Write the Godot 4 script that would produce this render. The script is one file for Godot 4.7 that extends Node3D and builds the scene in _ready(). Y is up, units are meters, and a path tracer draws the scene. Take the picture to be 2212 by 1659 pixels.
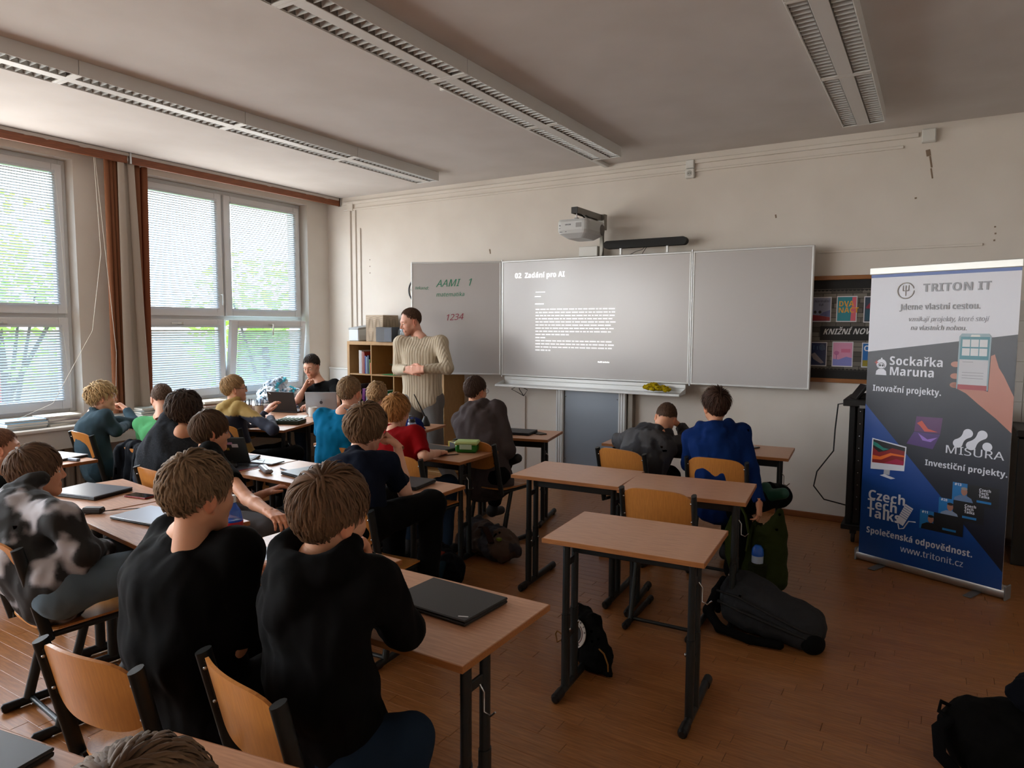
extends Node3D
var M := {}

func make_materials() -> void:
	M.skin = mat(Color(1, 1, 1), 0.5, 0.0, 0.4)
	M.skin.vertex_color_use_as_albedo = true
	M.skin.subsurf_scatter_enabled = true
	M.skin.subsurf_scatter_strength = 0.12
	M.hair = mat(Color(0.95, 0.95, 0.95), 0.6, 0.0, 0.3)
	M.hair.vertex_color_use_as_albedo = true
	M.vcol = mat(Color(1, 1, 1), 0.8)
	M.vcol.vertex_color_use_as_albedo = true
	M.vcol_gloss = mat(Color(1, 1, 1), 0.15)
	M.vcol_gloss.vertex_color_use_as_albedo = true
	M.weave = noise_tex(0.35, Color(0.82, 0.82, 0.82), Color(1, 1, 1), 5, 3)
	M.weave_bump = noise_tex(0.5, Color(0, 0, 0), Color(1, 1, 1), 6, 2)
	M.black_plastic = mat(Color(0.045, 0.045, 0.05), 0.4)
	M.black_matte = mat(Color(0.035, 0.035, 0.037), 0.75)
	M.shoe_dark = mat(Color(0.06, 0.06, 0.07), 0.7)
	# ribbed knit: upright ribs round the body
	var rib := Image.create(64, 64, false, Image.FORMAT_RGB8)
	for y in 64:
		for x in 64:
			var v := 0.5 + 0.5 * cos(TAU * x / 64.0)
			v = pow(v, 0.6) * (0.92 + 0.08 * cos(TAU * y / 16.0))
			rib.set_pixel(x, y, Color(v, v, v))
	M.knit = tri_mat(Color(0.80, 0.74, 0.64), M.weave, Vector3(3, 3, 3), 0.95)
	M.knit.uv1_scale = Vector3(36, 36, 36)
	M.knit.heightmap_enabled = true
	M.knit.heightmap_texture = ImageTexture.create_from_image(rib)
	M.knit.heightmap_scale = 0.5
	M.denim = cloth(Color(0.16, 0.23, 0.32), 9.0)

func cloth(col: Color, sc := 8.0, rough := 0.9) -> StandardMaterial3D:
	var m := tri_mat(col, M.weave, Vector3.ONE * sc, rough, M.weave_bump, 0.06)
	m.metallic_specular = 0.25
	return m

func speckled(a: Color, b: Color, freq: float, sc: Vector3, seed_ := 4, oct := 3) -> StandardMaterial3D:
	var m := tri_mat(Color(1, 1, 1), noise_tex(freq, a, b, seed_, oct), sc, 0.92, M.weave_bump, 0.05)
	m.metallic_specular = 0.25
	return m

# ---------------------------------------------------------------- mesh builder
class MB:
	var v := PackedVector3Array()
	var n := PackedVector3Array()
	var c := PackedColorArray()
	var uv := PackedVector2Array()
	var ix := PackedInt32Array()
	var col := Color(1, 1, 1)

	func vert(p: Vector3, nn: Vector3, t := Vector2.ZERO) -> int:
		v.push_back(p)
		n.push_back(nn)
		c.push_back(col)
		uv.push_back(t)
		return v.size() - 1

	func face(i: int, j: int, k: int) -> void:
		var g := (v[j] - v[i]).cross(v[k] - v[i])
		if g.dot(n[i] + n[j] + n[k]) > 0.0:
			ix.push_back(i); ix.push_back(k); ix.push_back(j)
		else:
			ix.push_back(i); ix.push_back(j); ix.push_back(k)

	func quadn(a: Vector3, b: Vector3, d: Vector3, e: Vector3, nn: Vector3) -> void:
		var i := vert(a, nn, Vector2(0, 0))
		var j := vert(b, nn, Vector2(1, 0))
		var k := vert(d, nn, Vector2(1, 1))
		var l := vert(e, nn, Vector2(0, 1))
		face(i, j, k)
		face(i, k, l)

	func trin(a: Vector3, b: Vector3, d: Vector3, nn: Vector3) -> void:
		face(vert(a, nn), vert(b, nn), vert(d, nn))

	# chamfered box: xf places it, size is the full size, b the chamfer
	func box(xf: Transform3D, size: Vector3, b := 0.0) -> void:
		var h := size * 0.5
		b = minf(b, minf(h.x, minf(h.y, h.z)) * 0.95)
		var q := xf.basis.orthonormalized()
		for ax in 3:
			for s in [-1.0, 1.0]:
				var u := (ax + 1) % 3
				var w := (ax + 2) % 3
				var cs := []
				for t in [[-1, -1], [1, -1], [1, 1], [-1, 1]]:
					var p := Vector3.ZERO
					p[ax] = s * h[ax]
					p[u] = t[0] * (h[u] - b)
					p[w] = t[1] * (h[w] - b)
					cs.append(xf * p)
				var nn := Vector3.ZERO
				nn[ax] = s
				quadn(cs[0], cs[1], cs[2], cs[3], q * nn)
		if b <= 0.0:
			return
		for ax in 3:
			var u := (ax + 1) % 3
			var w := (ax + 2) % 3
			for su in [-1.0, 1.0]:
				for sw in [-1.0, 1.0]:
					var p1 := Vector3.ZERO
					var p2 := Vector3.ZERO
					p1[ax] = h[ax] - b
					p1[u] = su * h[u]
					p1[w] = sw * (h[w] - b)
					p2[ax] = h[ax] - b
					p2[u] = su * (h[u] - b)
					p2[w] = sw * h[w]
					var p3 := p2
					var p4 := p1
					p3[ax] = -p3[ax]
					p4[ax] = -p4[ax]
					var nn := Vector3.ZERO
					nn[u] = su
					nn[w] = sw
					quadn(xf * p1, xf * p2, xf * p3, xf * p4, (q * nn).normalized())
		for sx in [-1.0, 1.0]:
			for sy in [-1.0, 1.0]:
				for sz in [-1.0, 1.0]:
					var sg := Vector3(sx, sy, sz)
					trin(xf * (sg * Vector3(h.x, h.y - b, h.z - b)), xf * (sg * Vector3(h.x - b, h.y, h.z - b)), xf * (sg * Vector3(h.x - b, h.y - b, h.z)), (q * sg).normalized())

	func bx(center: Vector3, size: Vector3, b := 0.0) -> void:
		box(Transform3D(Basis(), center), size, b)

	# oval tube along points; rx across, ry along the given up direction
	func tube(p: Array, r, sides := 8, caps := true, ry = null, up := Vector3.UP) -> void:
		var cnt := p.size()
		var base := v.size()
		var t0: Vector3 = (p[1] - p[0]).normalized()
		var side := t0.cross(up)
		if side.length() < 0.01:
			side = t0.cross(Vector3.RIGHT)
		side = side.normalized()
		var first := []
		var last := []
		for i in cnt:
			var a: Vector3 = p[maxi(i - 1, 0)]
			var b: Vector3 = p[mini(i + 1, cnt - 1)]
			var t := (b - a).normalized()
			side = (side - t * side.dot(t)).normalized()
			var u := side.cross(t).normalized()
			var rr: float = r[i] if r is Array else r
			var r2: float = rr if ry == null else (ry[i] if ry is Array else ry)
			for k in sides:
				var an := TAU * k / sides
				var o := side * cos(an) * rr + u * sin(an) * r2
				var nn := (side * cos(an) / maxf(rr, 1e-5) + u * sin(an) / maxf(r2, 1e-5)).normalized()
				vert(p[i] + o, nn, Vector2(float(k) / sides, float(i) / (cnt - 1)))
				if i == 0: first.append(p[i] + o)
				if i == cnt - 1: last.append(p[i] + o)
		for i in cnt - 1:
			for k in sides:
				var k2 := (k + 1) % sides
				var a0 := base + i * sides
				face(a0 + k, a0 + k2, a0 + sides + k2)
				face(a0 + k, a0 + sides + k2, a0 + sides + k)
		if caps:
			for e in [[first, p[0], p[0] - p[1]], [last, p[cnt - 1], p[cnt - 1] - p[cnt - 2]]]:
				var nn: Vector3 = e[2].normalized()
				var m := vert(e[1], nn)
				var ids := []
				for q in e[0]:
					ids.append(vert(q, nn))
				for k in sides:
					face(m, ids[k], ids[(k + 1) % sides])

	func lathe(xf: Transform3D, prof: Array, sides := 20) -> void:
		var base := v.size()
		var cnt := prof.size()
		for i in cnt:
			var a: Vector2 = prof[maxi(i - 1, 0)]
			var b: Vector2 = prof[mini(i + 1, cnt - 1)]
			var d := (b - a).normalized()
			for k in sides:
				var an := TAU * k / sides
				var nn := Vector3(cos(an) * d.y, -d.x, sin(an) * d.y)
				vert(xf * Vector3(cos(an) * prof[i].x, prof[i].y, sin(an) * prof[i].x), (xf.basis * nn).normalized(), Vector2(float(k) / sides, float(i) / (cnt - 1)))
		for i in cnt - 1:
			for k in sides:
				var k2 := (k + 1) % sides
				var a0 := base + i * sides
				face(a0 + k, a0 + k2, a0 + sides + k2)
				face(a0 + k, a0 + sides + k2, a0 + sides + k)

	# polygon in xf's xy plane, thickness depth towards -z (front at z = 0)
	func prism(xf: Transform3D, poly: Array, depth: float) -> void:
		var pp := PackedVector2Array(poly)
		var tr := Geometry2D.triangulate_polygon(pp)
		var q := xf.basis
		for s in ([0.0, -depth] if depth > 0.0 else [0.0]):
			var nn := (q * Vector3(0, 0, 1 if s == 0.0 else -1)).normalized()
			var ids := []
			for p in pp:
				ids.append(vert(xf * Vector3(p.x, p.y, s), nn, p))
			for i in range(0, tr.size(), 3):
				face(ids[tr[i]], ids[tr[i + 1]], ids[tr[i + 2]])
		if depth <= 0.0:
			return
		var cw := Geometry2D.is_polygon_clockwise(pp)
		for i in pp.size():
			var a := pp[i]
			var b := pp[(i + 1) % pp.size()]
			var d := (b - a).normalized()
			var o := Vector3(-d.y, d.x, 0) if cw else Vector3(d.y, -d.x, 0)
			quadn(xf * Vector3(a.x, a.y, 0), xf * Vector3(b.x, b.y, 0), xf * Vector3(b.x, b.y, -depth), xf * Vector3(a.x, a.y, -depth), (q * o).normalized())

	# a plate: columns u in -1..1, rows between lo(u) and hi(u); f(x, y) gives the middle surface; th its thickness along nrm
	func plate(nu: int, nv: int, w: float, lo: Callable, hi: Callable, f: Callable, th: float) -> void:
		var g := []
		for i in nu + 1:
			var row := []
			var x := lerpf(-w, w, float(i) / nu)
			var a: float = lo.call(x / w)
			var b: float = hi.call(x / w)
			for j in nv + 1:
				var y := lerpf(a, b, float(j) / nv)
				var p: Vector3 = f.call(x, y)
				var du: Vector3 = f.call(x + 0.002, y) - p
				var dv: Vector3 = f.call(x, y + 0.002) - p
				row.append([p, du.cross(dv).normalized(), Vector2(x, y)])
			g.append(row)
		var ids := [[], []]
		for s in 2:
			var sg := 1.0 if s == 0 else -1.0
			for i in nu + 1:
				var row := []
				for j in nv + 1:
					row.append(vert(g[i][j][0] + g[i][j][1] * th * 0.5 * sg, g[i][j][1] * sg, g[i][j][2]))
				ids[s].append(row)
			for i in nu:
				for j in nv:
					face(ids[s][i][j], ids[s][i + 1][j], ids[s][i + 1][j + 1])
					face(ids[s][i][j], ids[s][i + 1][j + 1], ids[s][i][j + 1])
		var rim := []
		for i in nu + 1: rim.append([i, 0])
		for j in range(1, nv + 1): rim.append([nu, j])
		for i in range(nu - 1, -1, -1): rim.append([i, nv])
		for j in range(nv - 1, 0, -1): rim.append([0, j])
		for k in rim.size():
			var a: Array = g[rim[k][0]][rim[k][1]]
			var r2: Array = rim[(k + 1) % rim.size()]
			var b: Array = g[r2[0]][r2[1]]
			var ed: Vector3 = b[0] - a[0]
			if ed.length() < 1e-6: continue
			var nn := ed.cross(a[1]).normalized()
			quadn(a[0] + a[1] * th * 0.5, b[0] + b[1] * th * 0.5, b[0] - b[1] * th * 0.5, a[0] - a[1] * th * 0.5, nn)

	# free-form grid, two-sided sheet with a little thickness
	func sheet(nu: int, nv: int, f: Callable, th := 0.003) -> void:
		plate(nu, nv, 1.0, func(_x): return -1.0, func(_x): return 1.0, f, th)

	func ellipsoid(xf: Transform3D, r: Vector3, a := 16, b := 10) -> void:
		var base := v.size()
		for i in b + 1:
			var th := PI * i / b
			for k in a:
				var ph := TAU * k / a
				var d := Vector3(sin(th) * cos(ph), cos(th), sin(th) * sin(ph))
				vert(xf * (d * r), (xf.basis * (d / r)).normalized(), Vector2(float(k) / a, float(i) / b))
		for i in b:
			for k in a:
				var k2 := (k + 1) % a
				face(base + i * a + k, base + i * a + k2, base + (i + 1) * a + k2)
				face(base + i * a + k, base + (i + 1) * a + k2, base + (i + 1) * a + k)

	func add(m: Array, xf: Transform3D, tint := Color(1, 1, 1), flip := false) -> void:
		# m = [verts, normals, colours, indices]
		var base := v.size()
		var q := xf.basis
		for i in m[0].size():
			v.push_back(xf * m[0][i])
			n.push_back((q * m[1][i]).normalized())
			c.push_back(m[2][i] * tint)
			uv.push_back(Vector2.ZERO)
		var s: PackedInt32Array = m[3]
		for i in range(0, s.size(), 3):
			ix.push_back(base + s[i])
			if flip:
				ix.push_back(base + s[i + 2]); ix.push_back(base + s[i + 1])
			else:
				ix.push_back(base + s[i + 1]); ix.push_back(base + s[i + 2])

	func raw() -> Array:
		return [v, n, c, ix]

	func mesh() -> ArrayMesh:
		var a := []
		a.resize(Mesh.ARRAY_MAX)
		a[Mesh.ARRAY_VERTEX] = v
		a[Mesh.ARRAY_NORMAL] = n
		a[Mesh.ARRAY_COLOR] = c
		a[Mesh.ARRAY_TEX_UV] = uv
		a[Mesh.ARRAY_INDEX] = ix
		var m := ArrayMesh.new()
		m.add_surface_from_arrays(Mesh.PRIMITIVE_TRIANGLES, a)
		return m

# ---------------------------------------------------------------- distance field, meshed as surface nets
class Field:
	var o: Vector3
	var h: float
	var nx: int
	var ny: int
	var nz: int
	var d := PackedFloat32Array()

	func _init(lo: Vector3, hi: Vector3, cell: float) -> void:
		h = cell
		o = lo
		nx = int((hi.x - lo.x) / h) + 2
		ny = int((hi.y - lo.y) / h) + 2
		nz = int((hi.z - lo.z) / h) + 2
		d.resize(nx * ny * nz)
		d.fill(1.0)

	func cap(a: Vector3, b: Vector3, ra: float, rb: float, k := 0.02, from := -9.0, to := 9.0) -> void:
		# a tapered capsule; from / to cut it flat at those shares of its length
		var rm := maxf(ra, rb) + maxf(k, 3.0 * h)
		var i0 := maxi(int((minf(a.x, b.x) - rm - o.x) / h), 0)
		var i1 := mini(int((maxf(a.x, b.x) + rm - o.x) / h) + 1, nx - 1)
		var j0 := maxi(int((minf(a.y, b.y) - rm - o.y) / h), 0)
		var j1 := mini(int((maxf(a.y, b.y) + rm - o.y) / h) + 1, ny - 1)
		var k0 := maxi(int((minf(a.z, b.z) - rm - o.z) / h), 0)
		var k1 := mini(int((maxf(a.z, b.z) + rm - o.z) / h) + 1, nz - 1)
		var ab := b - a
		var len := maxf(ab.length(), 1e-5)
		var inv := 1.0 / (len * len)
		var ux := ab.x
		var uy := ab.y
		var uz := ab.z
		var ik := 1.0 / k
		var cut := from > -5.0 or to < 5.0
		for z in range(k0, k1 + 1):
			var pz: float = o.z + z * h - a.z
			for y in range(j0, j1 + 1):
				var py: float = o.y + y * h - a.y
				var i: int = (z * ny + y) * nx + i0
				var px: float = o.x + i0 * h - a.x
				for x in range(i0, i1 + 1):
					var tr: float = (px * ux + py * uy + pz * uz) * inv
					var t: float = clampf(tr, 0.0, 1.0)
					var dx: float = px - t * ux
					var dy: float = py - t * uy
					var dz: float = pz - t * uz
					var dd: float = sqrt(dx * dx + dy * dy + dz * dz) - ra - t * (rb - ra)
					if cut:
						dd = maxf(dd, maxf((from - tr) * len, (tr - to) * len))
					var q: float = d[i]
					var e: float = maxf(k - absf(q - dd), 0.0) * ik
					d[i] = minf(q, dd) - e * e * k * 0.25
					px += h
					i += 1

	func ell(xf: Transform3D, r: Vector3, k := 0.02, sub := false) -> void:
		var rm := maxf(r.x, maxf(r.y, r.z)) + maxf(k, 3.0 * h)
		var ct := xf.origin
		var inv := xf.affine_inverse()
		var i0 := maxi(int((ct.x - rm - o.x) / h), 0)
		var i1 := mini(int((ct.x + rm - o.x) / h) + 1, nx - 1)
		var j0 := maxi(int((ct.y - rm - o.y) / h), 0)
		var j1 := mini(int((ct.y + rm - o.y) / h) + 1, ny - 1)
		var k0 := maxi(int((ct.z - rm - o.z) / h), 0)
		var k1 := mini(int((ct.z + rm - o.z) / h) + 1, nz - 1)
		var ir := Vector3(1.0 / r.x, 1.0 / r.y, 1.0 / r.z)
		for z in range(k0, k1 + 1):
			for y in range(j0, j1 + 1):
				var i: int = (z * ny + y) * nx + i0
				for x in range(i0, i1 + 1):
					var p: Vector3 = inv * Vector3(o.x + x * h, o.y + y * h, o.z + z * h) * ir
					var l1: float = p.length()
					var l2: float = maxf((p * ir).length(), 1e-4)
					var dd: float = l1 * (l1 - 1.0) / l2
					var q: float = d[i]
					if sub:
						dd = -dd
						var e2: float = maxf(k - absf(q - dd), 0.0) / k
						d[i] = maxf(q, dd) + e2 * e2 * k * 0.25
					else:
						var e: float = maxf(k - absf(q - dd), 0.0) / k
						d[i] = minf(q, dd) - e * e * k * 0.25
					i += 1

	func floor_at(y0: float) -> void:
		var j1 := clampi(int((y0 - o.y) / h) + 2, 0, ny)
		for z in nz:
			for y in j1:
				var i: int = (z * ny + y) * nx
				var dd: float = y0 - (o.y + y * h)
				for x in nx:
					if dd > d[i]: d[i] = dd
					i += 1

	func below(y0: float) -> void:
		# nothing stays above this height
		for z in nz:
			for y in range(maxi(int((y0 - o.y) / h) - 2, 0), ny):
				var i: int = (z * ny + y) * nx
				var dd: float = o.y + y * h - y0
				for x in nx:
					if dd > d[i]: d[i] = dd
					i += 1

	func ripple(noise: FastNoiseLite, amp: float, st := Vector3.ONE) -> void:
		var lim := h * 2.5
		var i := 0
		for z in nz:
			for y in ny:
				for x in nx:
					var q: float = d[i]
					if q < lim and q > -lim:
						d[i] = q + amp * noise.get_noise_3d((o.x + x * h) * st.x, (o.y + y * h) * st.y, (o.z + z * h) * st.z)
					i += 1

	func raw(colour = null) -> Array:
		var vs := PackedVector3Array()
		var ns := PackedVector3Array()
		var cs := PackedColorArray()
		var ix := PackedInt32Array()
		var id := PackedInt32Array()
		id.resize(d.size())
		id.fill(-1)
		var sx := nx
		var sxy := nx * ny
		var off := [0, 1, sx, sx + 1, sxy, sxy + 1, sxy + sx, sxy + sx + 1]
		var e1 := [0, 0, 0, 1, 1, 2, 2, 3, 4, 4, 5, 6]
		var e2 := [1, 2, 4, 3, 5, 3, 6, 7, 5, 6, 7, 7]
		var lim := h * 2.0
		for z in nz - 1:
			for y in ny - 1:
				var i: int = (z * ny + y) * nx
				for x in nx - 1:
					var a: float = d[i]
					if a < lim and a > -lim:
						var b1: float = d[i + 1]
						var b2: float = d[i + sx]
						var b3: float = d[i + sx + 1]
						var b4: float = d[i + sxy]
						var b5: float = d[i + sxy + 1]
						var b6: float = d[i + sxy + sx]
						var b7: float = d[i + sxy + sx + 1]
						var m: int = int(a < 0.0) + int(b1 < 0.0) + int(b2 < 0.0) + int(b3 < 0.0) + int(b4 < 0.0) + int(b5 < 0.0) + int(b6 < 0.0) + int(b7 < 0.0)
						if m > 0 and m < 8:
							var w := [a, b1, b2, b3, b4, b5, b6, b7]
							var s := Vector3.ZERO
							var c := 0
							for e in 12:
								var p: int = e1[e]
								var q: int = e2[e]
								var dp: float = w[p]
								var dq: float = w[q]
								if (dp < 0.0) != (dq < 0.0):
									var t: float = dp / (dp - dq)
									var pa := Vector3(p & 1, (p >> 1) & 1, p >> 2)
									var pb := Vector3(q & 1, (q >> 1) & 1, q >> 2)
									s += pa + (pb - pa) * t
									c += 1
							s /= c
							id[i] = vs.size()
							var g := Vector3(
								lerpf(lerpf(b1 - a, b3 - b2, s.y), lerpf(b5 - b4, b7 - b6, s.y), s.z),
								lerpf(lerpf(b2 - a, b3 - b1, s.x), lerpf(b6 - b4, b7 - b5, s.x), s.z),
								lerpf(lerpf(b4 - a, b5 - b1, s.x), lerpf(b6 - b2, b7 - b3, s.x), s.y))
							vs.push_back(o + (Vector3(x, y, z) + s) * h)
							ns.push_back(g.normalized())
					i += 1
		for z in range(1, nz - 1):
			for y in range(1, ny - 1):
				var i: int = (z * ny + y) * nx + 1
				for x in range(1, nx - 1):
					var a: float = d[i]
					if a < lim and a > -lim:
						var s: bool = a < 0.0
						for ax in 3:
							var st: int = 1 if ax == 0 else (sx if ax == 1 else sxy)
							if s != (d[i + st] < 0.0):
								var u: int = sx if ax == 0 else (sxy if ax == 1 else 1)
								var w: int = sxy if ax == 0 else (1 if ax == 1 else sx)
								var A: int = id[i - u - w]
								var B: int = id[i - w]
								var C: int = id[i]
								var D: int = id[i - u]
								if A >= 0 and B >= 0 and C >= 0 and D >= 0:
									if s:
										ix.append_array([A, C, B, A, D, C])
									else:
										ix.append_array([A, B, C, A, C, D])
					i += 1
		for p in vs:
			cs.push_back(colour.call(p) if colour != null else Color(1, 1, 1))
		return [vs, ns, cs, ix]

# ---------------------------------------------------------------- naming and placing
var _names := {}

func numbered(called: String) -> String:
	if not _names.has(called):
		_names[called] = 0
		return called
	_names[called] += 1
	return "%s_%03d" % [called, _names[called]]

func tag(o: Node, label: String, category: String, group := "") -> Node:
	o.set_meta("label", label)
	o.set_meta("category", category)
	if group: o.set_meta("group", group)
	return o

func thing(called: String, label: String, category: String, at := Vector3.ZERO, turn := 0.0, group := "") -> Node3D:
	var o := Node3D.new()
	o.name = numbered(called)
	add_child(o, true)
	o.position = at
	o.rotation_degrees.y = turn
	tag(o, label, category, group)
	return o

func put(called: String, m, mat: Material, parent: Node = null) -> MeshInstance3D:
	var o := MeshInstance3D.new()
	o.mesh = m.mesh() if m is MB else m
	o.material_override = mat
	if parent == null:
		o.name = numbered(called)
		add_child(o, true)
	else:
		# parts of one thing may share a name: number them by hand
		var nm := called
		var k := 0
		while parent.has_node(NodePath(nm)):
			k += 1
			nm = "%s_%03d" % [called, k]
		o.name = nm
		parent.add_child(o, true)
	return o

func struct(called: String, m, mat: Material) -> MeshInstance3D:
	var o := put(called, m, mat)
	o.set_meta("kind", "structure")
	return o

func dup(src: Node3D, at: Vector3, turn: float, label := "", group := "") -> Node3D:
	var r: Node3D = src.duplicate()
	r.name = numbered(String(src.name).rstrip("0123456789").trim_suffix("_"))
	add_child(r, true)
	r.position = at
	r.rotation_degrees.y = turn
	if label: r.set_meta("label", label)
	if group: r.set_meta("group", group)
	return r

func T(p := Vector3.ZERO, deg := Vector3.ZERO, s := Vector3.ONE) -> Transform3D:
	return Transform3D(Basis.from_euler(deg * (PI / 180.0)).scaled_local(s), p)

func lin(r: float, g: float, b: float) -> Color:
	return Color(r, g, b).srgb_to_linear()

# ---------------------------------------------------------------- materials
func noise_tex(freq: float, lo: Color, hi: Color, seed_ := 1, oct := 4, type := FastNoiseLite.TYPE_SIMPLEX_SMOOTH, size := 256) -> NoiseTexture2D:
	var n := FastNoiseLite.new()
	n.seed = seed_
	n.noise_type = type
	n.frequency = freq
	n.fractal_octaves = oct
	var t := NoiseTexture2D.new()
	t.width = size
	t.height = size
	t.seamless = true
	t.noise = n
	var g := Gradient.new()
	g.set_color(0, lo)
	g.set_color(1, hi)
	t.color_ramp = g
	return t

func mat(col: Color, rough := 0.6, metal := 0.0, spec := 0.5) -> StandardMaterial3D:
	var m := StandardMaterial3D.new()
	m.albedo_color = col
	m.roughness = rough
	m.metallic = metal
	m.metallic_specular = spec
	return m

func tri_mat(col: Color, tex: Texture2D, sc: Vector3, rough := 0.6, bump: Texture2D = null, bump_h := 0.1, world := false) -> StandardMaterial3D:
	var m := mat(col, rough)
	m.albedo_texture = tex
	m.uv1_triplanar = true
	m.uv1_world_triplanar = world
	m.uv1_scale = sc
	if bump:
		m.heightmap_enabled = true
		m.heightmap_texture = bump
		m.heightmap_scale = bump_h
	return m

func glass(col := Color(1, 1, 1, 0.08)) -> StandardMaterial3D:
	var m := mat(col, 0.05)
	m.transparency = BaseMaterial3D.TRANSPARENCY_ALPHA
	return m

var _font_cache := {}
func font(bold := false, slant := 0.0, serif := false) -> Font:
	var key := "%s%s%s" % [bold, slant, serif]
	if _font_cache.has(key): return _font_cache[key]
	var f := SystemFont.new()
	f.font_names = PackedStringArray(["Droid Serif" if serif else "Droid Sans"])
	f.font_weight = 700 if bold else 400
	var r: Font = f
	if slant != 0.0:
		var fv := FontVariation.new()
		fv.base_font = f
		fv.variation_transform = Transform2D(Vector2(1, slant), Vector2(0, 1), Vector2.ZERO)
		r = fv
	_font_cache[key] = r
	return r

# lettering: hgt is the cap height in metres; at is the left end of the baseline
func letters(called: String, text: String, hgt: float, at: Vector3, m: Material, parent: Node, bold := false, slant := 0.0, turn := 0.0, align := HORIZONTAL_ALIGNMENT_LEFT, basis := Basis(), width := 1.0, serif := false) -> MeshInstance3D:
	var t := TextMesh.new()
	t.text = text
	t.font = font(bold, slant, serif)
	t.font_size = 64
	t.pixel_size = hgt / 46.0
	t.depth = 0.0012
	t.curve_step = 2.0
	t.horizontal_alignment = align
	t.vertical_alignment = VERTICAL_ALIGNMENT_BOTTOM
	var o := put(called, t, m, parent)
	o.transform = Transform3D(basis * Basis(Vector3.BACK, deg_to_rad(turn)).scaled_local(Vector3(width, 1, 1)), at)
	return o

# ---------------------------------------------------------------- people
var _heads := {}
var _hands := {}

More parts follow.
